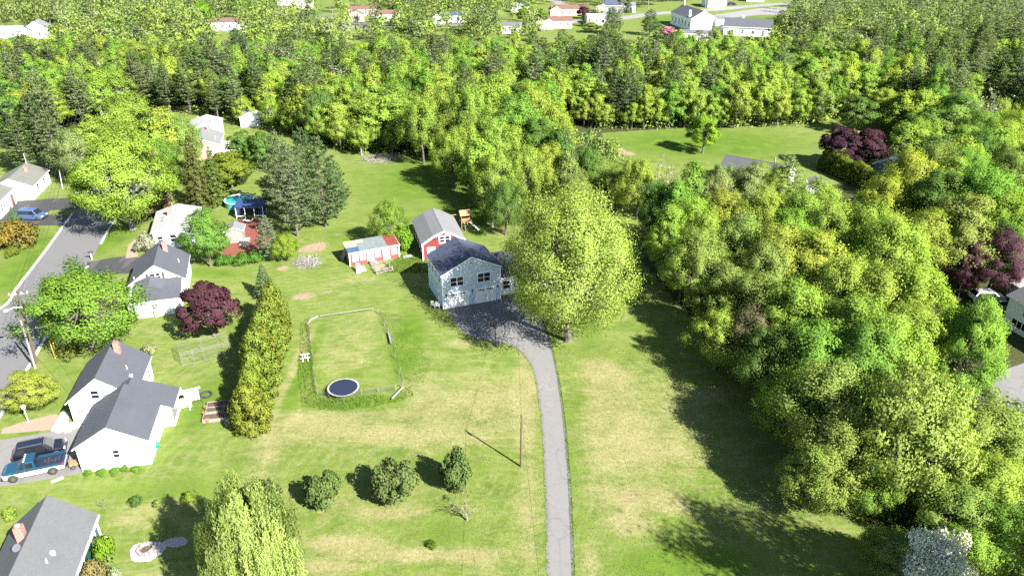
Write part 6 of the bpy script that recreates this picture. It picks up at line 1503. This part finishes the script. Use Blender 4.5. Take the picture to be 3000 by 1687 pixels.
for p, lab in zip(FP, ('beside the red roofed far ranch', 'left of the tan far house', 'in front of the tan far house', 'behind the brick ranch', 'right of the brick ranch', 'beside the grey cape', 'left of the far road lot', 'above the white hall', 'beside the white far house', 'behind the far left white house')):
    upole(p, 'far pale utility pole ' + lab, 'wood_grey', True, .16, 'far utility poles')
def wire(p, q, sag, label, r=.014, n=14):
    b = MB(); p, q = Vector(p), Vector(q)
    pts = [p.lerp(q, i / n) - Vector((0, 0, sag * 4 * (i/n) * (1 - i/n))) for i in range(n + 1)]
    b.path(pts, r, 4)
    return tag(b.build('power_wire', M['metal_dark']), label, 'wire', 'overhead wires')
tpA = Vector((PA[3], PA[1], PA[2] - .3))
for s, lab in ((-.9, 'leftmost'), (-.3, 'second'), (.3, 'third'), (.9, 'rightmost')):
    wire(tpA + Vector((s, .3*s, 0)), (PA[3] - 34 + s, PA[1] + 78 + .4*s, PA[2]), 1.2, lab + ' overhead wire running up the street from the brown pole')
    wire(tpA + Vector((s, .3*s, 0)), (PA[3] - 8 + s, PA[1] - 45, PA[2]), .8, lab + ' overhead wire running down the street from the brown pole')
wire(tpA + Vector((0, 0, -1.2)), (-46.0, 67.5, 3.0), .5, 'service wire from the brown pole to the near white house')
wire((PC[3], PC[1], PC[2] - .1), (.5, 93.0, 3.4), .5, 'service wire from the lone driveway pole to the white house', .012)
wire((PC[3], PC[1], PC[2] - .1), (3.0, 20.0, 8.0), .5, 'service wire from the lone driveway pole toward the camera side', .012)
for a_, b_ in ((0, 1), (1, 2)):
    wire((FP[a_][3], FP[a_][1], FP[a_][2] - .4), (FP[b_][3], FP[b_][1], FP[b_][2] - .4), 1.0, f'pale far wire {["left", "right"][a_]} of the pole by the far drive', .05)
for a_, b_, l_ in ((4, 5, 'over the grey cape'), (5, 6, 'along the far road bend'), (6, 7, 'above the white hall lot')):
    wire((FP[a_][3], FP[a_][1], FP[a_][2] - .4), (FP[b_][3], FP[b_][1], FP[b_][2] - .4), 1.0, 'pale far wire ' + l_, .05)
g1 = thing('guy_marker', 'yellow guy wire guard left of the pair by the brown pole', 'marker', (-55.51, 78.85), 0.0, 'yellow guy wire guards')
g2 = thing('guy_marker', 'yellow guy wire guard right of the pair by the brown pole', 'marker', (-55.39, 78.85), 0.0, 'yellow guy wire guards')
for o, dx in ((g1, -.9), (g2, -.6)):
    b = MB(); b.tube((0, 0, 0), (dx, 1.2, 1.9), .05, .05, 6); b.build('sleeve', M['yellow_plastic'], o)
    b = MB(); b.tube((0, 0, -.1), (0, 0, .12), .03, .03, 6); b.build('anchor', M['metal_grey'], o)

# ------------------------------------------------------------------ garden things
TX, TY = (-19.01, 71.64); TR = 1.77
rt = thing('trampoline', 'round trampoline with dark blue black mat on the fenced grass', 'trampoline', (TX, TY))
b = MB(); b.lathe([(0.02, .845), (TR*.90, .845), (TR*.90, .855), (0.02, .855)], 40); b.build('jump_mat', M['black_mat'], rt)
b = MB(); n = 48
for i in range(n):
    t0, t1 = 2*math.pi*i/n, 2*math.pi*(i+1)/n
    b.tube((TR*math.cos(t0), TR*math.sin(t0), .85), (TR*math.cos(t1), TR*math.sin(t1), .85), .028, .028, 6, False)
b.build('frame_ring', M['galvanised'], rt)
b = MB()
for i in range(72):
    t0 = 2*math.pi*i/72; c_, s_ = math.cos(t0), math.sin(t0)
    b.tube((TR*.90*c_, TR*.90*s_, .85), (TR*c_, TR*s_, .85), .014, .014, 4, False)
tag(b.build('springs', M['metal_white'], rt), kind='stuff')
for i in range(6):
    t0 = 2*math.pi*(i + .3)/6
    b = MB(); b.path([(TR*math.cos(t0), TR*math.sin(t0), .85), (TR*math.cos(t0), TR*math.sin(t0), .02), (TR*math.cos(t0 + .35), TR*math.sin(t0 + .35), .02), (TR*math.cos(t0 + .35), TR*math.sin(t0 + .35), .85)], .028, 6); b.build('leg', M['metal_grey'], rt)
def plank(p, q, w, h, mat, label, name='plank', z=.06, cat='plank', group=None):
    c_ = ((p[0]+q[0])/2, (p[1]+q[1])/2)
    rt = thing(name, label, cat, c_, 0.0, group)
    b = MB(); b.bar((p[0]-c_[0], p[1]-c_[1], z), (q[0]-c_[0], q[1]-c_[1], z + .03), w, h); b.build('board', M[mat], rt)
plank((-25.65, 89.2), (-18.87, 91.29), .12, .08, 'wood_grey', 'long pale fallen board along the far side of the fenced grass', z=.25)
plank((-26.79, 86.91), (-26.62, 88.27), .18, .08, 'wood_white', 'short pale board at the far left corner of the fenced grass', z=.25)
plank((-26.62, 88.27), (-25.88, 89.01), .28, .10, 'wood_white', 'pale board bending round the far left corner of the fenced grass', z=.25)
plank((-15.83, 84.72), (-15.11, 82.11), .20, .10, 'wood_white', 'short pale board in the fallen fence right of the fenced grass', z=.35)
plank((-13.38, 70.27), (-12.41, 72.54), .15, .08, 'wood_white', 'pale plank at the near right corner of the fenced grass', z=.30)
rt = thing('fallen_fence', 'sagging wire and post fence along the right side of the fenced grass', 'fence', (-17.97, 90.33))
fx0, fy0 = (-17.97, 90.33); f1 = [(-17.97, 90.33), (-16.77, 86.91), (-15.83, 84.72), (-15.11, 82.11), (-14.22, 79.0), (-13.36, 75.63), (-12.45, 72.61)]
for i, (x, y) in enumerate(f1):
    b = MB(); b.tube((x-fx0, y-fy0, 0), (x-fx0 + .25*(i % 2), y-fy0, .85), .045, .04, 6); b.build('post', M['wood_grey'], rt)
for z in (.2, .5, .8):
    b = MB(); b.path([(x-fx0 + .12*(i % 2), y-fy0, z) for i, (x, y) in enumerate(f1)], .012, 4); b.build('strand', M['metal_dark'], rt)
rt = thing('net_fence', 'low grey netting fence on the left and near sides of the fenced grass', 'fence', (-26.61, 86.91))
fx0, fy0 = (-26.61, 86.91); f2 = [(-26.61, 86.91), (-25.48, 83.02), (-24.51, 79.78), (-23.42, 75.99), (-22.61, 73.15), (-21.99, 71.46), (-20.5, 70.8), (-18.78, 70.8), (-16.94, 71.26), (-15.1, 71.79), (-13.23, 72.27)]
for i, (x, y) in enumerate(f2):
    b = MB(); b.tube((x-fx0, y-fy0, 0), (x-fx0, y-fy0, .75), .03, .03, 5); b.build('post', M['wood_grey'], rt)
b = MB()
for i in range(len(f2) - 1):
    p, q = Vector(f2[i]), Vector(f2[i+1]); n = max(3, int((q-p).length / .16))
    for k in range(n):
        s_ = p.lerp(q, k/n); b.tube((s_.x-fx0, s_.y-fy0, .03), (s_.x-fx0, s_.y-fy0, .68), .006, .006, 3, False)
    for z in (.1, .25, .4, .55, .68): b.tube((p.x-fx0, p.y-fy0, z), (q.x-fx0, q.y-fy0, z), .007, .007, 3, False)
tag(b.build('netting', M['metal_grey'], rt), kind='stuff')
rt = thing('white_stand', 'small white wooden frame stand in the tall grass', 'stand', (-25.06, 78.62), .3)
for s in (-.45, .45):
    b = MB(); b.bar((-.5, s, .6), (.55, s, .6), .06, .05); b.build('rail', M['trim'], rt)
    for x in (-.3, .3):
        b = MB(); b.bar((x, s, 0), (x, s, .58), .05, .05); b.build('leg', M['trim'], rt)
b = MB(); b.bar((.0, -.45, .6), (.0, .45, .6), .10, .06); b.build('crossbar', M['trim'], rt)
# basketball hoop
bx = (-2.06, 82.36); bh = 2.96
rt = thing('basketball_hoop', 'basketball hoop with clear white edged backboard beside the apron', 'basketball hoop', bx, .5)
b = MB(); b.path([(0, 0, 0), (0, 0, bh * .78), (0, .5, bh - .35)], .05, 8); b.build('pole', M['metal_dark'], rt)
b = MB(); b.box(-.35, .35, -.5, .3, 0, .16); b.build('base', M['metal_dark'], rt)
b = MB()
for x0_, x1_, z0_, z1_ in ((-.6, .6, bh - .72, bh - .69), (-.6, .6, bh + .06, bh + .09), (-.6, -.57, bh - .69, bh + .06), (.57, .6, bh - .69, bh + .06), (-.24, .24, bh - .30, bh - .26)): b.box(x0_, x1_, .5, .54, z0_, z1_)
b.build('backboard_frame', M['galvanised'], rt)
b = MB(); b.box(-.54, .54, .515, .525, bh - .69, bh + .06); b.build('backboard', M['window_glass'], rt)
b = MB()
for i in range(14):
    t0, t1 = 2*math.pi*i/14, 2*math.pi*(i+1)/14; b.tube((.22*math.cos(t0), .80 + .22*math.sin(t0), bh - .55), (.22*math.cos(t1), .80 + .22*math.sin(t1), bh - .55), .012, .012, 4, False)
b.build('rim', M['terracotta'], rt)
# adirondack chairs by the garage
for k, (p, lab) in enumerate((((-10.78, 92.26), 'white garden chair left of the garage corner'), ((-10.24, 92.07), 'white garden chair touching the garage corner'))):
    rt = thing('garden_chair', lab, 'chair', p, 2.6 + .4*k, 'white garden chairs')
    for i in range(4):
        b = MB(); b.box(-.26 + i*.13, -.15 + i*.13, .2, .24, .28, 1.0); b.build('back_slat', M['trim'], rt)
    b = MB(); b.box(-.28, .28, -.3, .2, .30, .34); b.build('seat', M['trim'], rt)
    for s in (-.34, .34):
        b = MB(); b.box(s - .06, s + .06, -.35, .2, .52, .56); b.build('arm', M['trim'], rt)
        for y in (-.3, .15):
            b = MB(); b.box(s - .03, s + .03, y - .04, y + .04, 0, .52); b.build('leg', M['trim'], rt)
# play tower behind the barn
rt = thing('play_tower', 'wooden play tower with slanted roof and ladder behind the barn', 'playset', (-8.0, 120.25), .3)
for x in (-.7, .7):
    for y in (-.7, .7):
        b = MB(); b.bar((x, y, 0), (x, y, 2.6), .10, .10); b.build('post', M['wood_new'], rt)
b = MB(); b.box(-.78, .78, -.78, .78, 1.25, 1.35); b.build('deck', M['wood_new'], rt)
for x, y, dx, dy in ((-.75, 0, .05, 1.4), (.75, 0, .05, 1.4), (0, .75, 1.4, .05), (0, -.75, 1.4, .05)):
    b = MB(); b.cbox((x, y, 1.75), (dx, dy, .62)); b.build('wall_panel', M['wood_new'], rt)
for s in (-1, 1):
    b = MB(); b.face([(-.95, 0, 3.3), (.95, 0, 3.3), (.95, s*.95, 2.55), (-.95, s*.95, 2.55)]); b.build('roof', M['wood_new'], rt)
for s in (-.22, .22):
    b = MB(); b.bar((s, -1.4, 0), (s, -.75, 1.35), .07, .07); b.build('ladder_rail', M['wood_white'], rt)
for i in range(4):
    b = MB(); b.bar((-.22, -1.32 + i*.15, .28 + i*.28), (.22, -1.32 + i*.15, .28 + i*.28), .05, .05); b.build('rung', M['wood_white'], rt)
b = MB(); b.bar((-.7, .4, 2.4), (-3.2, .6, 2.4), .10, .12); b.build('swing_beam', M['wood_new'], rt)
for s in (-.6, 1.4):
    b = MB(); b.bar((-3.2, .6, 2.4), (-3.3, s, 0), .09, .09); b.build('brace', M['wood_new'], rt)
b = MB(); b.bar((.75, -.7, 1.3), (2.0, -1.9, .1), .45, .05); b.build('slide', M['metal_white'], rt)
for s in (-.2, .5):
    b = MB(); b.bar((.75, s, 1.9), (1.9, s - .6, 0), .06, .06); b.build('brace', M['wood_white'], rt)
# kennel of chain link
kx, ky = (-39.52, 77.33); ka = 0.4694
rt = thing('dog_kennel', 'chain link kennel with galvanised frame beside the cedar hedge', 'kennel', (kx, ky), ka)
KL, KD, KH = 5.6, 2.6, 1.8
for x in (0, 1.4, 2.6, KL):
    for y in ((0, KD) if x in (0, KL, 2.6) else (0,)):
        b = MB(); b.tube((x, y, 0), (x, y, KH), .02, .02, 6); b.build('post', M['galvanised'], rt)
for (p, q) in (((0, 0, KH), (KL, 0, KH)), ((0, KD, KH), (KL, KD, KH)), ((0, 0, KH), (0, KD, KH)), ((KL, 0, KH), (KL, KD, KH)), ((0, 0, .06), (KL, 0, .06)), ((0, KD, .06), (KL, KD, .06)), ((0, 0, .06), (0, KD, .06))):
    b = MB(); b.tube(p, q, .016, .016, 6); b.build('rail', M['galvanised'], rt)
def chain(b, p, q, h, st=.14):
    p, q = Vector(p), Vector(q); L_ = (q - p).length; n = int(L_ / st); e = (q - p) / L_
    for i in range(-int(h/st), n):
        for s in (1, -1):
            a0 = i*st if s > 0 else i*st + h; a1 = i*st + h if s > 0 else i*st
            z0, z1 = 0.0, h
            c0, c1 = a0, a1
            if c0 < 0: z0 = h * (0 - a0) / (a1 - a0); c0 = 0
            if c1 < 0: z1 = h * (0 - a0) / (a1 - a0); c1 = 0
            if c0 > L_: z0 = h * (L_ - a0) / (a1 - a0); c0 = L_
            if c1 > L_: z1 = h * (L_ - a0) / (a1 - a0); c1 = L_
            P0, P1 = p + e*c0, p + e*c1
            b.tube((P0.x, P0.y, z0 + .05), (P1.x, P1.y, z1 + .05), .0028, .0028, 3, False)
for nm, p, q in (('front', (0, 0, 0), (KL, 0, 0)), ('back', (0, KD, 0), (KL, KD, 0)), ('end', (0, 0, 0), (0, KD, 0))):
    b = MB(); chain(b, p, q, KH - .1); tag(b.build('wire_mesh', M['galvanised'], rt), kind='stuff')
# swing seat, raised beds, pots, barrel
rt = thing('garden_swing', 'white cushioned garden swing with canopy bar on the lawn', 'swing', (-35.47, 69.95), .5)
b = MB(); b.box(-.75, .75, -.3, .3, .42, .56); b.build('seat', M['canvas_white'], rt)
b = MB(); b.prism([(-.75, .28, .5), (.75, .28, .5), (.75, .48, 1.05), (-.75, .48, 1.05)], (0, .1, .02)); b.build('backrest', M['canvas_white'], rt)
for s in (-.95, .95):
    for y in (-.6, .6):
        b = MB(); b.tube((s, y, 0), (s, 0, 1.7), .03, .03, 6); b.build('leg', M['metal_dark'], rt)
b = MB(); b.tube((-.95, 0, 1.7), (.95, 0, 1.7), .03, .03, 6); b.build('top_bar', M['metal_grey'], rt)
b = MB(); b.box(-1.0, 1.0, -.22, .1, 1.70, 1.74); b.build('canopy', M['metal_white'], rt)
for p, L_, W_, lab in (((-32.4, 69.18), 2.3, 1.0, 'farthest of the three raised garden beds by the hedge'), ((-32.35, 68.18), 1.9, .9, 'middle raised garden bed by the hedge'), ((-31.93, 66.95), 2.5, 1.1, 'nearest raised garden bed by the hedge')):
    rt = thing('raised_bed', lab, 'garden bed', p, .18, 'raised garden beds')
    for a_ in (((-L_/2, -W_/2), (L_/2, -W_/2)), ((L_/2, -W_/2), (L_/2, W_/2)), ((L_/2, W_/2), (-L_/2, W_/2)), ((-L_/2, W_/2), (-L_/2, -W_/2))):
        b = MB(); b.bar((*a_[0], .2), (*a_[1], .2), .06, .4); b.build('side_board', M['wood_grey'], rt)
    b = MB(); b.box(-L_/2 + .05, L_/2 - .05, -W_/2 + .05, W_/2 - .05, 0, .32); b.build('soil_fill', M['soil'], rt)
for p, lab in (((-33.58, 68.68), 'orange pot at the end of the farthest raised bed'), ((-33.29, 67.56), 'orange pot between the raised beds'), ((-32.6, 66.35), 'orange pot in front of the nearest raised bed')):
    rt = thing('flower_pot', lab, 'pot', p, 0, 'orange pots'); b = MB(); b.lathe([(.14, 0), (.22, .3), (.25, .3), (.25, .36), (.19, .36), (.16, .25)], 12); b.build('pot', M['terracotta'], rt)
    b = MB(); b.lathe([(.02, .27), (.18, .28), (.02, .3)], 10); b.build('soil_fill', M['soil'], rt)
rt = thing('black_barrel', 'dark composter barrel at the near end of the cedar hedge', 'barrel', (-30.02, 65.4)); b = MB(); b.lathe([(.28, 0), (.34, .15), (.34, .7), (.28, .85), (.1, .9)], 14); b.build('drum', M['rubber'], rt); b = MB(); b.lathe([(.2, .86), (.2, .93), (.05, .95)], 10); b.build('lid', M['metal_grey'], rt)
rt = thing('paddling_ring', 'dark round ring lying on the shaded lawn', 'ring', (-34.5, 71.26)); b = MB()
for i in range(14):
    t0, t1 = 2*math.pi*i/14, 2*math.pi*(i+1)/14; b.tube((.6*math.cos(t0), .6*math.sin(t0), .13), (.6*math.cos(t1), .6*math.sin(t1), .13), .13, .13, 6, False)
b.build('tube', M['rubber'], rt)
# fire pit with pale stones
rt = thing('fire_pit', 'ring of fire pit stones in a patch of pale pebbles', 'fire pit', (-31.47, 48.28))
for i in range(12):
    t0 = 2*math.pi*i/12; b = MB(); b.tf = Matrix.Translation((.62*math.cos(t0), .62*math.sin(t0), .03)) @ Matrix.Rotation(t0, 4, 'Z'); b.box(-.11, .11, -.15, .15, 0, .26 + .04*(i % 3)); b.build('stone', M['stone'], rt)
b = MB(); b.lathe([(.02, .05), (.5, .05), (.5, .08), (.02, .08)], 12); b.build('ash', M['soil'], rt)
peb = []
rsp = np.random.RandomState(41)
ex_, ey_, erx, ery = (-31.37, 48.16, 1.58, 1.39); e2x, e2y, e2rx, e2ry = (-29.29, 49.22, 1.01, 0.55)
n = 2600
a_ = rsp.rand(n)*6.283; q_ = np.sqrt(rsp.rand(n)); first = rsp.rand(n) < .8
pxs = np.where(first, ex_ + erx*q_*np.cos(a_)*(.88 + .12*np.sin(3*a_)), e2x + e2rx*q_*np.cos(a_)); pys = np.where(first, ey_ + ery*q_*np.sin(a_)*(.9 + .1*np.cos(2*a_)), e2y + e2ry*q_*np.sin(a_))
k = ((pxs - (-31.47))**2 + (pys - (48.28))**2) > .6
pxs, pys = pxs[k], pys[k]; n = len(pxs)
C = np.stack([pxs, pys, np.full(n, .035)], 1); sz = rsp.uniform(.04, .11, n)
octv = np.array([(1,0,0),(0,1,0),(-1,0,0),(0,-1,0),(0,0,.7),(0,0,-.5)]); octf = np.array([(0,1,4),(1,2,4),(2,3,4),(3,0,4)])
V = (C[:, None, :] + octv[None] * sz[:, None, None] * rsp.uniform(.7, 1.3, (n, 6, 1))).reshape(-1, 3); F = (octf[None] + (np.arange(n)*6)[:, None, None]).reshape(-1, 3)
tag(link('pebbles', np_mesh('pebbles', V, F, [M['pebble']])), 'pale pebbles spread round the fire pit', 'pebbles', kind='stuff')
# pool with deck, blue shelter
px_, py_ = (-49.62, 130.97); pr_ = 2.54
rt = thing('swimming_pool', 'round above ground swimming pool with aqua water', 'swimming pool', (px_, py_))
b = MB(); b.lathe([(pr_, 0), (pr_, 1.15), (pr_*.94, 1.2), (pr_*.94, .2)], 36); b.build('pool_wall', M['vinyl_aqua'], rt)
b = MB(); b.lathe([(.02, 1.0), (pr_*.935, 1.0), (pr_*.935, 1.02), (.02, 1.02)], 36); b.build('water', M['pool_water'], rt)
b = MB()
for i in range(36):
    t0, t1 = 2*math.pi*i/36, 2*math.pi*(i+1)/36; b.tube((pr_*math.cos(t0), pr_*math.sin(t0), 1.18), (pr_*math.cos(t1), pr_*math.sin(t1), 1.18), .09, .09, 5, False)
b.build('rim', M['metal_white'], rt)
rt = thing('pool_deck', 'wooden deck standing against the swimming pool', 'deck', (-46.9, 129.2), .2)
b = MB(); b.box(-2.2, 2.2, -1.3, 1.3, .95, 1.08); b.build('deck_floor', M['wood_grey'], rt)
for x in (-2.1, 0, 2.1):
    for y in (-1.2, 1.2):
        b = MB(); b.box(x - .06, x + .06, y - .06, y + .06, 0, 1.9); b.build('post', M['wood_grey'], rt)
for y in (-1.2, 1.2):
    b = MB(); b.bar((-2.1, y, 1.9), (2.1, y, 1.9), .07, .1); b.build('railing', M['wood_grey'], rt)
rt = thing('blue_shelter', 'blue curtained shelter with white frame beside the pool deck', 'shelter', (-45.74, 124.59), .1)
for x in (-2.3, -.8, .8, 2.3):
    for y in (0, 2.6):
        b = MB(); b.bar((x, y, 0), (x, y, 2.1), .09, .09); b.build('post', M['trim'], rt)
b = MB(); b.prism([(-2.5, -.2, 2.1), (-2.5, 2.8, 2.5), (-2.5, 2.8, 2.56), (-2.5, -.2, 2.16)], (5.0, 0, 0)); b.build('roof', M['canvas_blue'], rt)
for p, q in (((-2.3, 0, 2.05), (2.3, 0, 2.05)), ((-2.3, 0, .5), (-.8, 0, .5)), ((.8, 0, .5), (2.3, 0, .5))):
    b = MB(); b.bar(p, q, .08, .08); b.build('rail', M['trim'], rt)
for x in (-2.0, 2.0):
    b = MB(); b.box(x - .25, x + .25, .03, .07, .1, 2.0); b.build('curtain', M['canvas_blue'], rt)
b = MB(); b.box(-2.25, 2.25, 2.5, 2.55, .1, 2.1); b.build('rear_curtain', M['canvas_blue'], rt)
rt = thing('patio_lounger', 'white lounger on the sunlit edge by the blue shelter', 'lounger', (-45.63, 122.7), -.4)
b = MB(); b.box(-.9, .6, -.3, .3, .3, .36); b.build('bed', M['canvas_white'], rt); b = MB(); b.prism([(.6, -.3, .3), (.6, .3, .3), (1.1, .3, .8), (1.1, -.3, .8)], (.05, 0, -.05)); b.build('backrest', M['canvas_white'], rt)
for x in (-.8, .5):
    for y in (-.25, .25):
        b = MB(); b.box(x - .03, x + .03, y - .03, y + .03, 0, .3); b.build('leg', M['metal_grey'], rt)
rt = thing('patio_gazebo', 'small grey roofed wooden gazebo on the red patio', 'gazebo', (-44.93, 113.91), .2)
gable(rt, 1.3, 1.6, 0, 2.6, 2.1, 2.8, 'wood_grey', 'shingle_light', .2)
rt = thing('patio_step', 'pale slab step between patio and gazebo', 'step', (-44.04, 113.91), .2); b = MB(); b.box(-.1, 1.3, -1.2, 1.6, 0, .25); b.build('slab', M['concrete'], rt); b = MB(); b.box(.2, 1.0, -1.6, -1.2, 0, .12); b.build('tread', M['concrete'], rt)
# mailbox, yard lamp, hose, bin
rt = thing('mailbox', 'mailbox on a white post at the mouth of the black driveway', 'mailbox', (-65.13, 107.6), .3)
b = MB(); b.box(-.06, .06, -.06, .06, 0, 1.1); b.build('post', M['trim'], rt); b = MB(); b.prism([(-.35, -.13, 1.1), (-.35, .13, 1.1), (-.35, .13, 1.3), (-.35, 0, 1.4), (-.35, -.13, 1.3)], (.7, 0, 0)); b.build('box', M['metal_dark'], rt)
rt = thing('mailbox', 'dark mailbox by the driveway of the left edge house', 'mailbox', (-78.45, 124.11), .3)
b = MB(); b.box(-.06, .06, -.06, .06, 0, 1.1); b.build('post', M['wood_grey'], rt); b = MB(); b.box(-.4, .4, -.15, .15, 1.1, 1.4); b.build('box', M['metal_dark'], rt)
rt = thing('yard_lamp', 'white topped yard lamp post by the mulch bed', 'lamp post', (-51.72, 66.29))
b = MB(); b.tube((0, 0, 0), (0, 0, 1.7), .05, .04, 7); b.build('post', M['metal_white'], rt); b = MB(); b.lathe([(.08, 1.7), (.2, 1.85), (.2, 2.05), (.24, 2.06), (.03, 2.25)], 8); b.build('lantern', M['metal_white'], rt)
rt = thing('yard_post', 'white T shaped post on the lawn by the far bend of the street', 'post', (-80.23, 133.92))
b = MB(); b.box(-.05, .05, -.05, .05, 0, 1.4); b.build('post', M['trim'], rt); b = MB(); b.bar((-.5, 0, 1.35), (.5, 0, 1.45), .08, .08); b.build('bar', M['trim'], rt)
rt = thing('green_hose', 'coiled green hose against the wall of the garage wing', 'hose', (-36.15, 62.01), .2); b = MB()
for j in range(3):
    for i in range(12):
        t0, t1 = 2*math.pi*i/12, 2*math.pi*(i+1)/12; r_ = .35 - .06*j; b.tube((.06*j, r_*math.cos(t0), .45 + r_*math.sin(t0)), (.06*j, r_*math.cos(t1), .45 + r_*math.sin(t1)), .035, .035, 5, False)
b.build('coil', M['green_plastic'], rt); b = MB(); b.box(-.1, .2, -.1, .1, 0, .5); b.build('reel_stand', M['green_plastic'], rt)
rt = thing('cart_by_garage', 'small wooden cart at the corner of the garage wing', 'cart', (-43.06, 59.18), .5); b = MB(); b.box(-.5, .5, -.35, .35, .35, .6); b.build('tray', M['wood_new'], rt); b = MB(); b.bar((.5, 0, .5), (1.1, 0, .9), .06, .06); b.build('handle', M['wood_grey'], rt); wheel(rt, -.2, -.4, .22, .1); wheel(rt, -.2, .4, .22, .1)
rt = thing('field_hydrant', 'white capped pipe at the near tip of the cedar hedge', 'pipe', (-26.87, 65.4)); b = MB(); b.tube((0, 0, 0), (0, 0, .75), .09, .09, 8); b.build('pipe', M['metal_white'], rt); b = MB(); b.lathe([(.12, .75), (.12, .85), (.03, .9)], 8); b.build('cap', M['metal_white'], rt)
rt = thing('paving_slab', 'lone pale slab on the grass below the pickup', 'slab', (-43.86, 57.24), .7); b = MB(); b.box(-.55, .55, -.22, .22, 0, .05); b.build('slab', M['concrete'], rt)
# brush pile and bare brush by the wood edge
bp = []
def brush(cx, cy, rx, ry, h, n, seed, name, label):
    rs = np.random.RandomState(seed); b = MB()
    rt = thing(name, label, 'brush pile', (cx, cy))
    for i in range(n):
        a = rs.rand()*6.283; f = math.sqrt(rs.rand()); x, y = rx*f*math.cos(a), ry*f*math.sin(a); z = h*(1 - f)*rs.rand()
        dv = rs.normal(size=3)*[1, 1, .35]; dv = dv/np.linalg.norm(dv)*rs.uniform(.5, 1.4)
        b.tube((x, y, max(.02, z)), (x + dv[0], y + dv[1], max(.02, z + abs(dv[2]))), .03, .012, 3, False)
    tag(b.build('twigs', M['wood_grey'], rt), kind='stuff')
brush(*(-31.42, 106.11, 1.99, 1.96), .7, 420, 61, 'brush_pile', 'grey brown pile of cut branches below the dirt patch')
brush(*(-27.99, 158.68, 4.4, 3.37), 1.0, 420, 62, 'brush_pile', 'tan pile of brush at the back edge of the barn lawn')
# tall uncut grass round the fenced plot, tufts in the rough field: blades
rsg = np.random.RandomState(71)
def blades(n, poly, hmin, hmax, cols, w=.035):
    xs = [p[0] for p in poly]; ys = [p[1] for p in poly]
    x = rsg.uniform(min(xs), max(xs), n); y = rsg.uniform(min(ys), max(ys), n); k = in_poly(x, y, poly); x, y = x[k], y[k]; n = len(x)
    h = rsg.uniform(hmin, hmax, n); a = rsg.rand(n)*6.283; ln = rsg.uniform(.1, .5, n)*h; b_ = rsg.rand(n)*6.283
    ww = w*(.6 + .8*rsg.rand(n))
    P0 = np.stack([x + ww*np.cos(a), y + ww*np.sin(a), np.zeros(n)], 1); P1 = np.stack([x - ww*np.cos(a), y - ww*np.sin(a), np.zeros(n)], 1)
    P2 = np.stack([x + ln*np.cos(b_), y + ln*np.sin(b_), h], 1)
    V = np.stack([P0, P1, P2], 1).reshape(-1, 3); F = np.arange(3*n).reshape(n, 3)
    c = np.array(cols)[rsg.randint(0, len(cols), n)]*rsg.uniform(.75, 1.25, (n, 1)); c = np.concatenate([c, np.ones((n, 1))], 1)
    return V, F, c
GC = [(.070, .125, .015), (.085, .132, .018), (.062, .112, .013), (.105, .140, .03)]
tall = [blades(20000, [(-27.95, 87.82), (-27.15, 89.2), (-24.82, 80.57), (-22.26, 71.79), (-19.12, 70.6), (-15.05, 71.46), (-13.32, 70.14), (-12.47, 72.47), (-11.48, 73.29), (-11.07, 71.13), (-13.28, 69.82), (-16.49, 68.68), (-20.16, 68.3), (-23.17, 69.18), (-25.18, 75.27)], .08, .28, GC, .04),
        blades(6000, [(-18.02, 90.62), (-14.66, 89.67), (-11.66, 83.02), (-9.7, 78.23), (-10.28, 73.85), (-12.21, 73.5), (-14.88, 81.38)], .05, .16, GC, .03),
        blades(4000, [(-17.19, 109.51), (-12.07, 106.35), (-12.25, 102.76), (-16.33, 102.76), (-20.41, 102.76)], .1, .35, GC, .045)]
for side_, sg in ((DL, 1), (DR, -1)):          # grass creeping over the driveway's edges
    l = resample(side_, 60); o1, o2 = offset(l, sg * .12), offset(l, -sg * .22)
    tall.append(blades(60000, l[:50] and o1[:50] + o2[:50][::-1], .03, .09, GC, .03))
SC = [(.10, .14, .025), (.12, .15, .035), (.19, .17, .08), (.22, .19, .11), (.16, .16, .06)]
tall.append(blades(45000, [(-22.85, 45.38), (-30.17, 62.67), (-23.48, 66.71), (-10.24, 69.82), (2.41, 75.27), (3.16, 62.67), (2.82, 45.38)], .03, .10, SC, .03))
tall.append(blades(35000, [(5.36, 45.38), (5.99, 68.55), (5.95, 81.38), (16.41, 83.02), (25.16, 71.79), (29.72, 57.48), (28.21, 45.38)], .03, .10, SC, .03))
V, F, c = join(tall)
tag(link('tall_grass', np_mesh('tall_grass', V, F, [M['wood_mass']], None, {'leafcol': ('FACE', c)})), 'tall uncut green grass round the fenced plot and coop', 'grass', kind='stuff')

# ------------------------------------------------------------------ labels: small sets of look-alikes told apart by their place
ORD = ['leftmost', 'second from left', 'third from left', 'fourth from left', 'fifth from left', 'sixth from left', 'seventh from left', 'eighth from left', 'ninth from left', 'tenth from left', 'eleventh from left', 'twelfth from left']
byl = {}
for o in COL.objects:
    if o.parent is None and o.get('category') and 'label' in o and (o['category'].endswith('tree') or o['category'] == 'cedar' or o['category'] == 'bush'): byl.setdefault(o['label'], []).append(o)
for l, v in byl.items():
    if 2 <= len(v) <= 13:
        v.sort(key=lambda o: o.location.x / o.location.y)
        for i, o in enumerate(v):
            w_ = 'rightmost' if i == len(v) - 1 else ORD[i]
            o['label'] = ' '.join((w_ + ' ' + l).split()[:16]) if len((w_ + ' ' + l).split()) <= 16 else w_ + ' ' + ' '.join(l.split()[:16 - len(w_.split())])
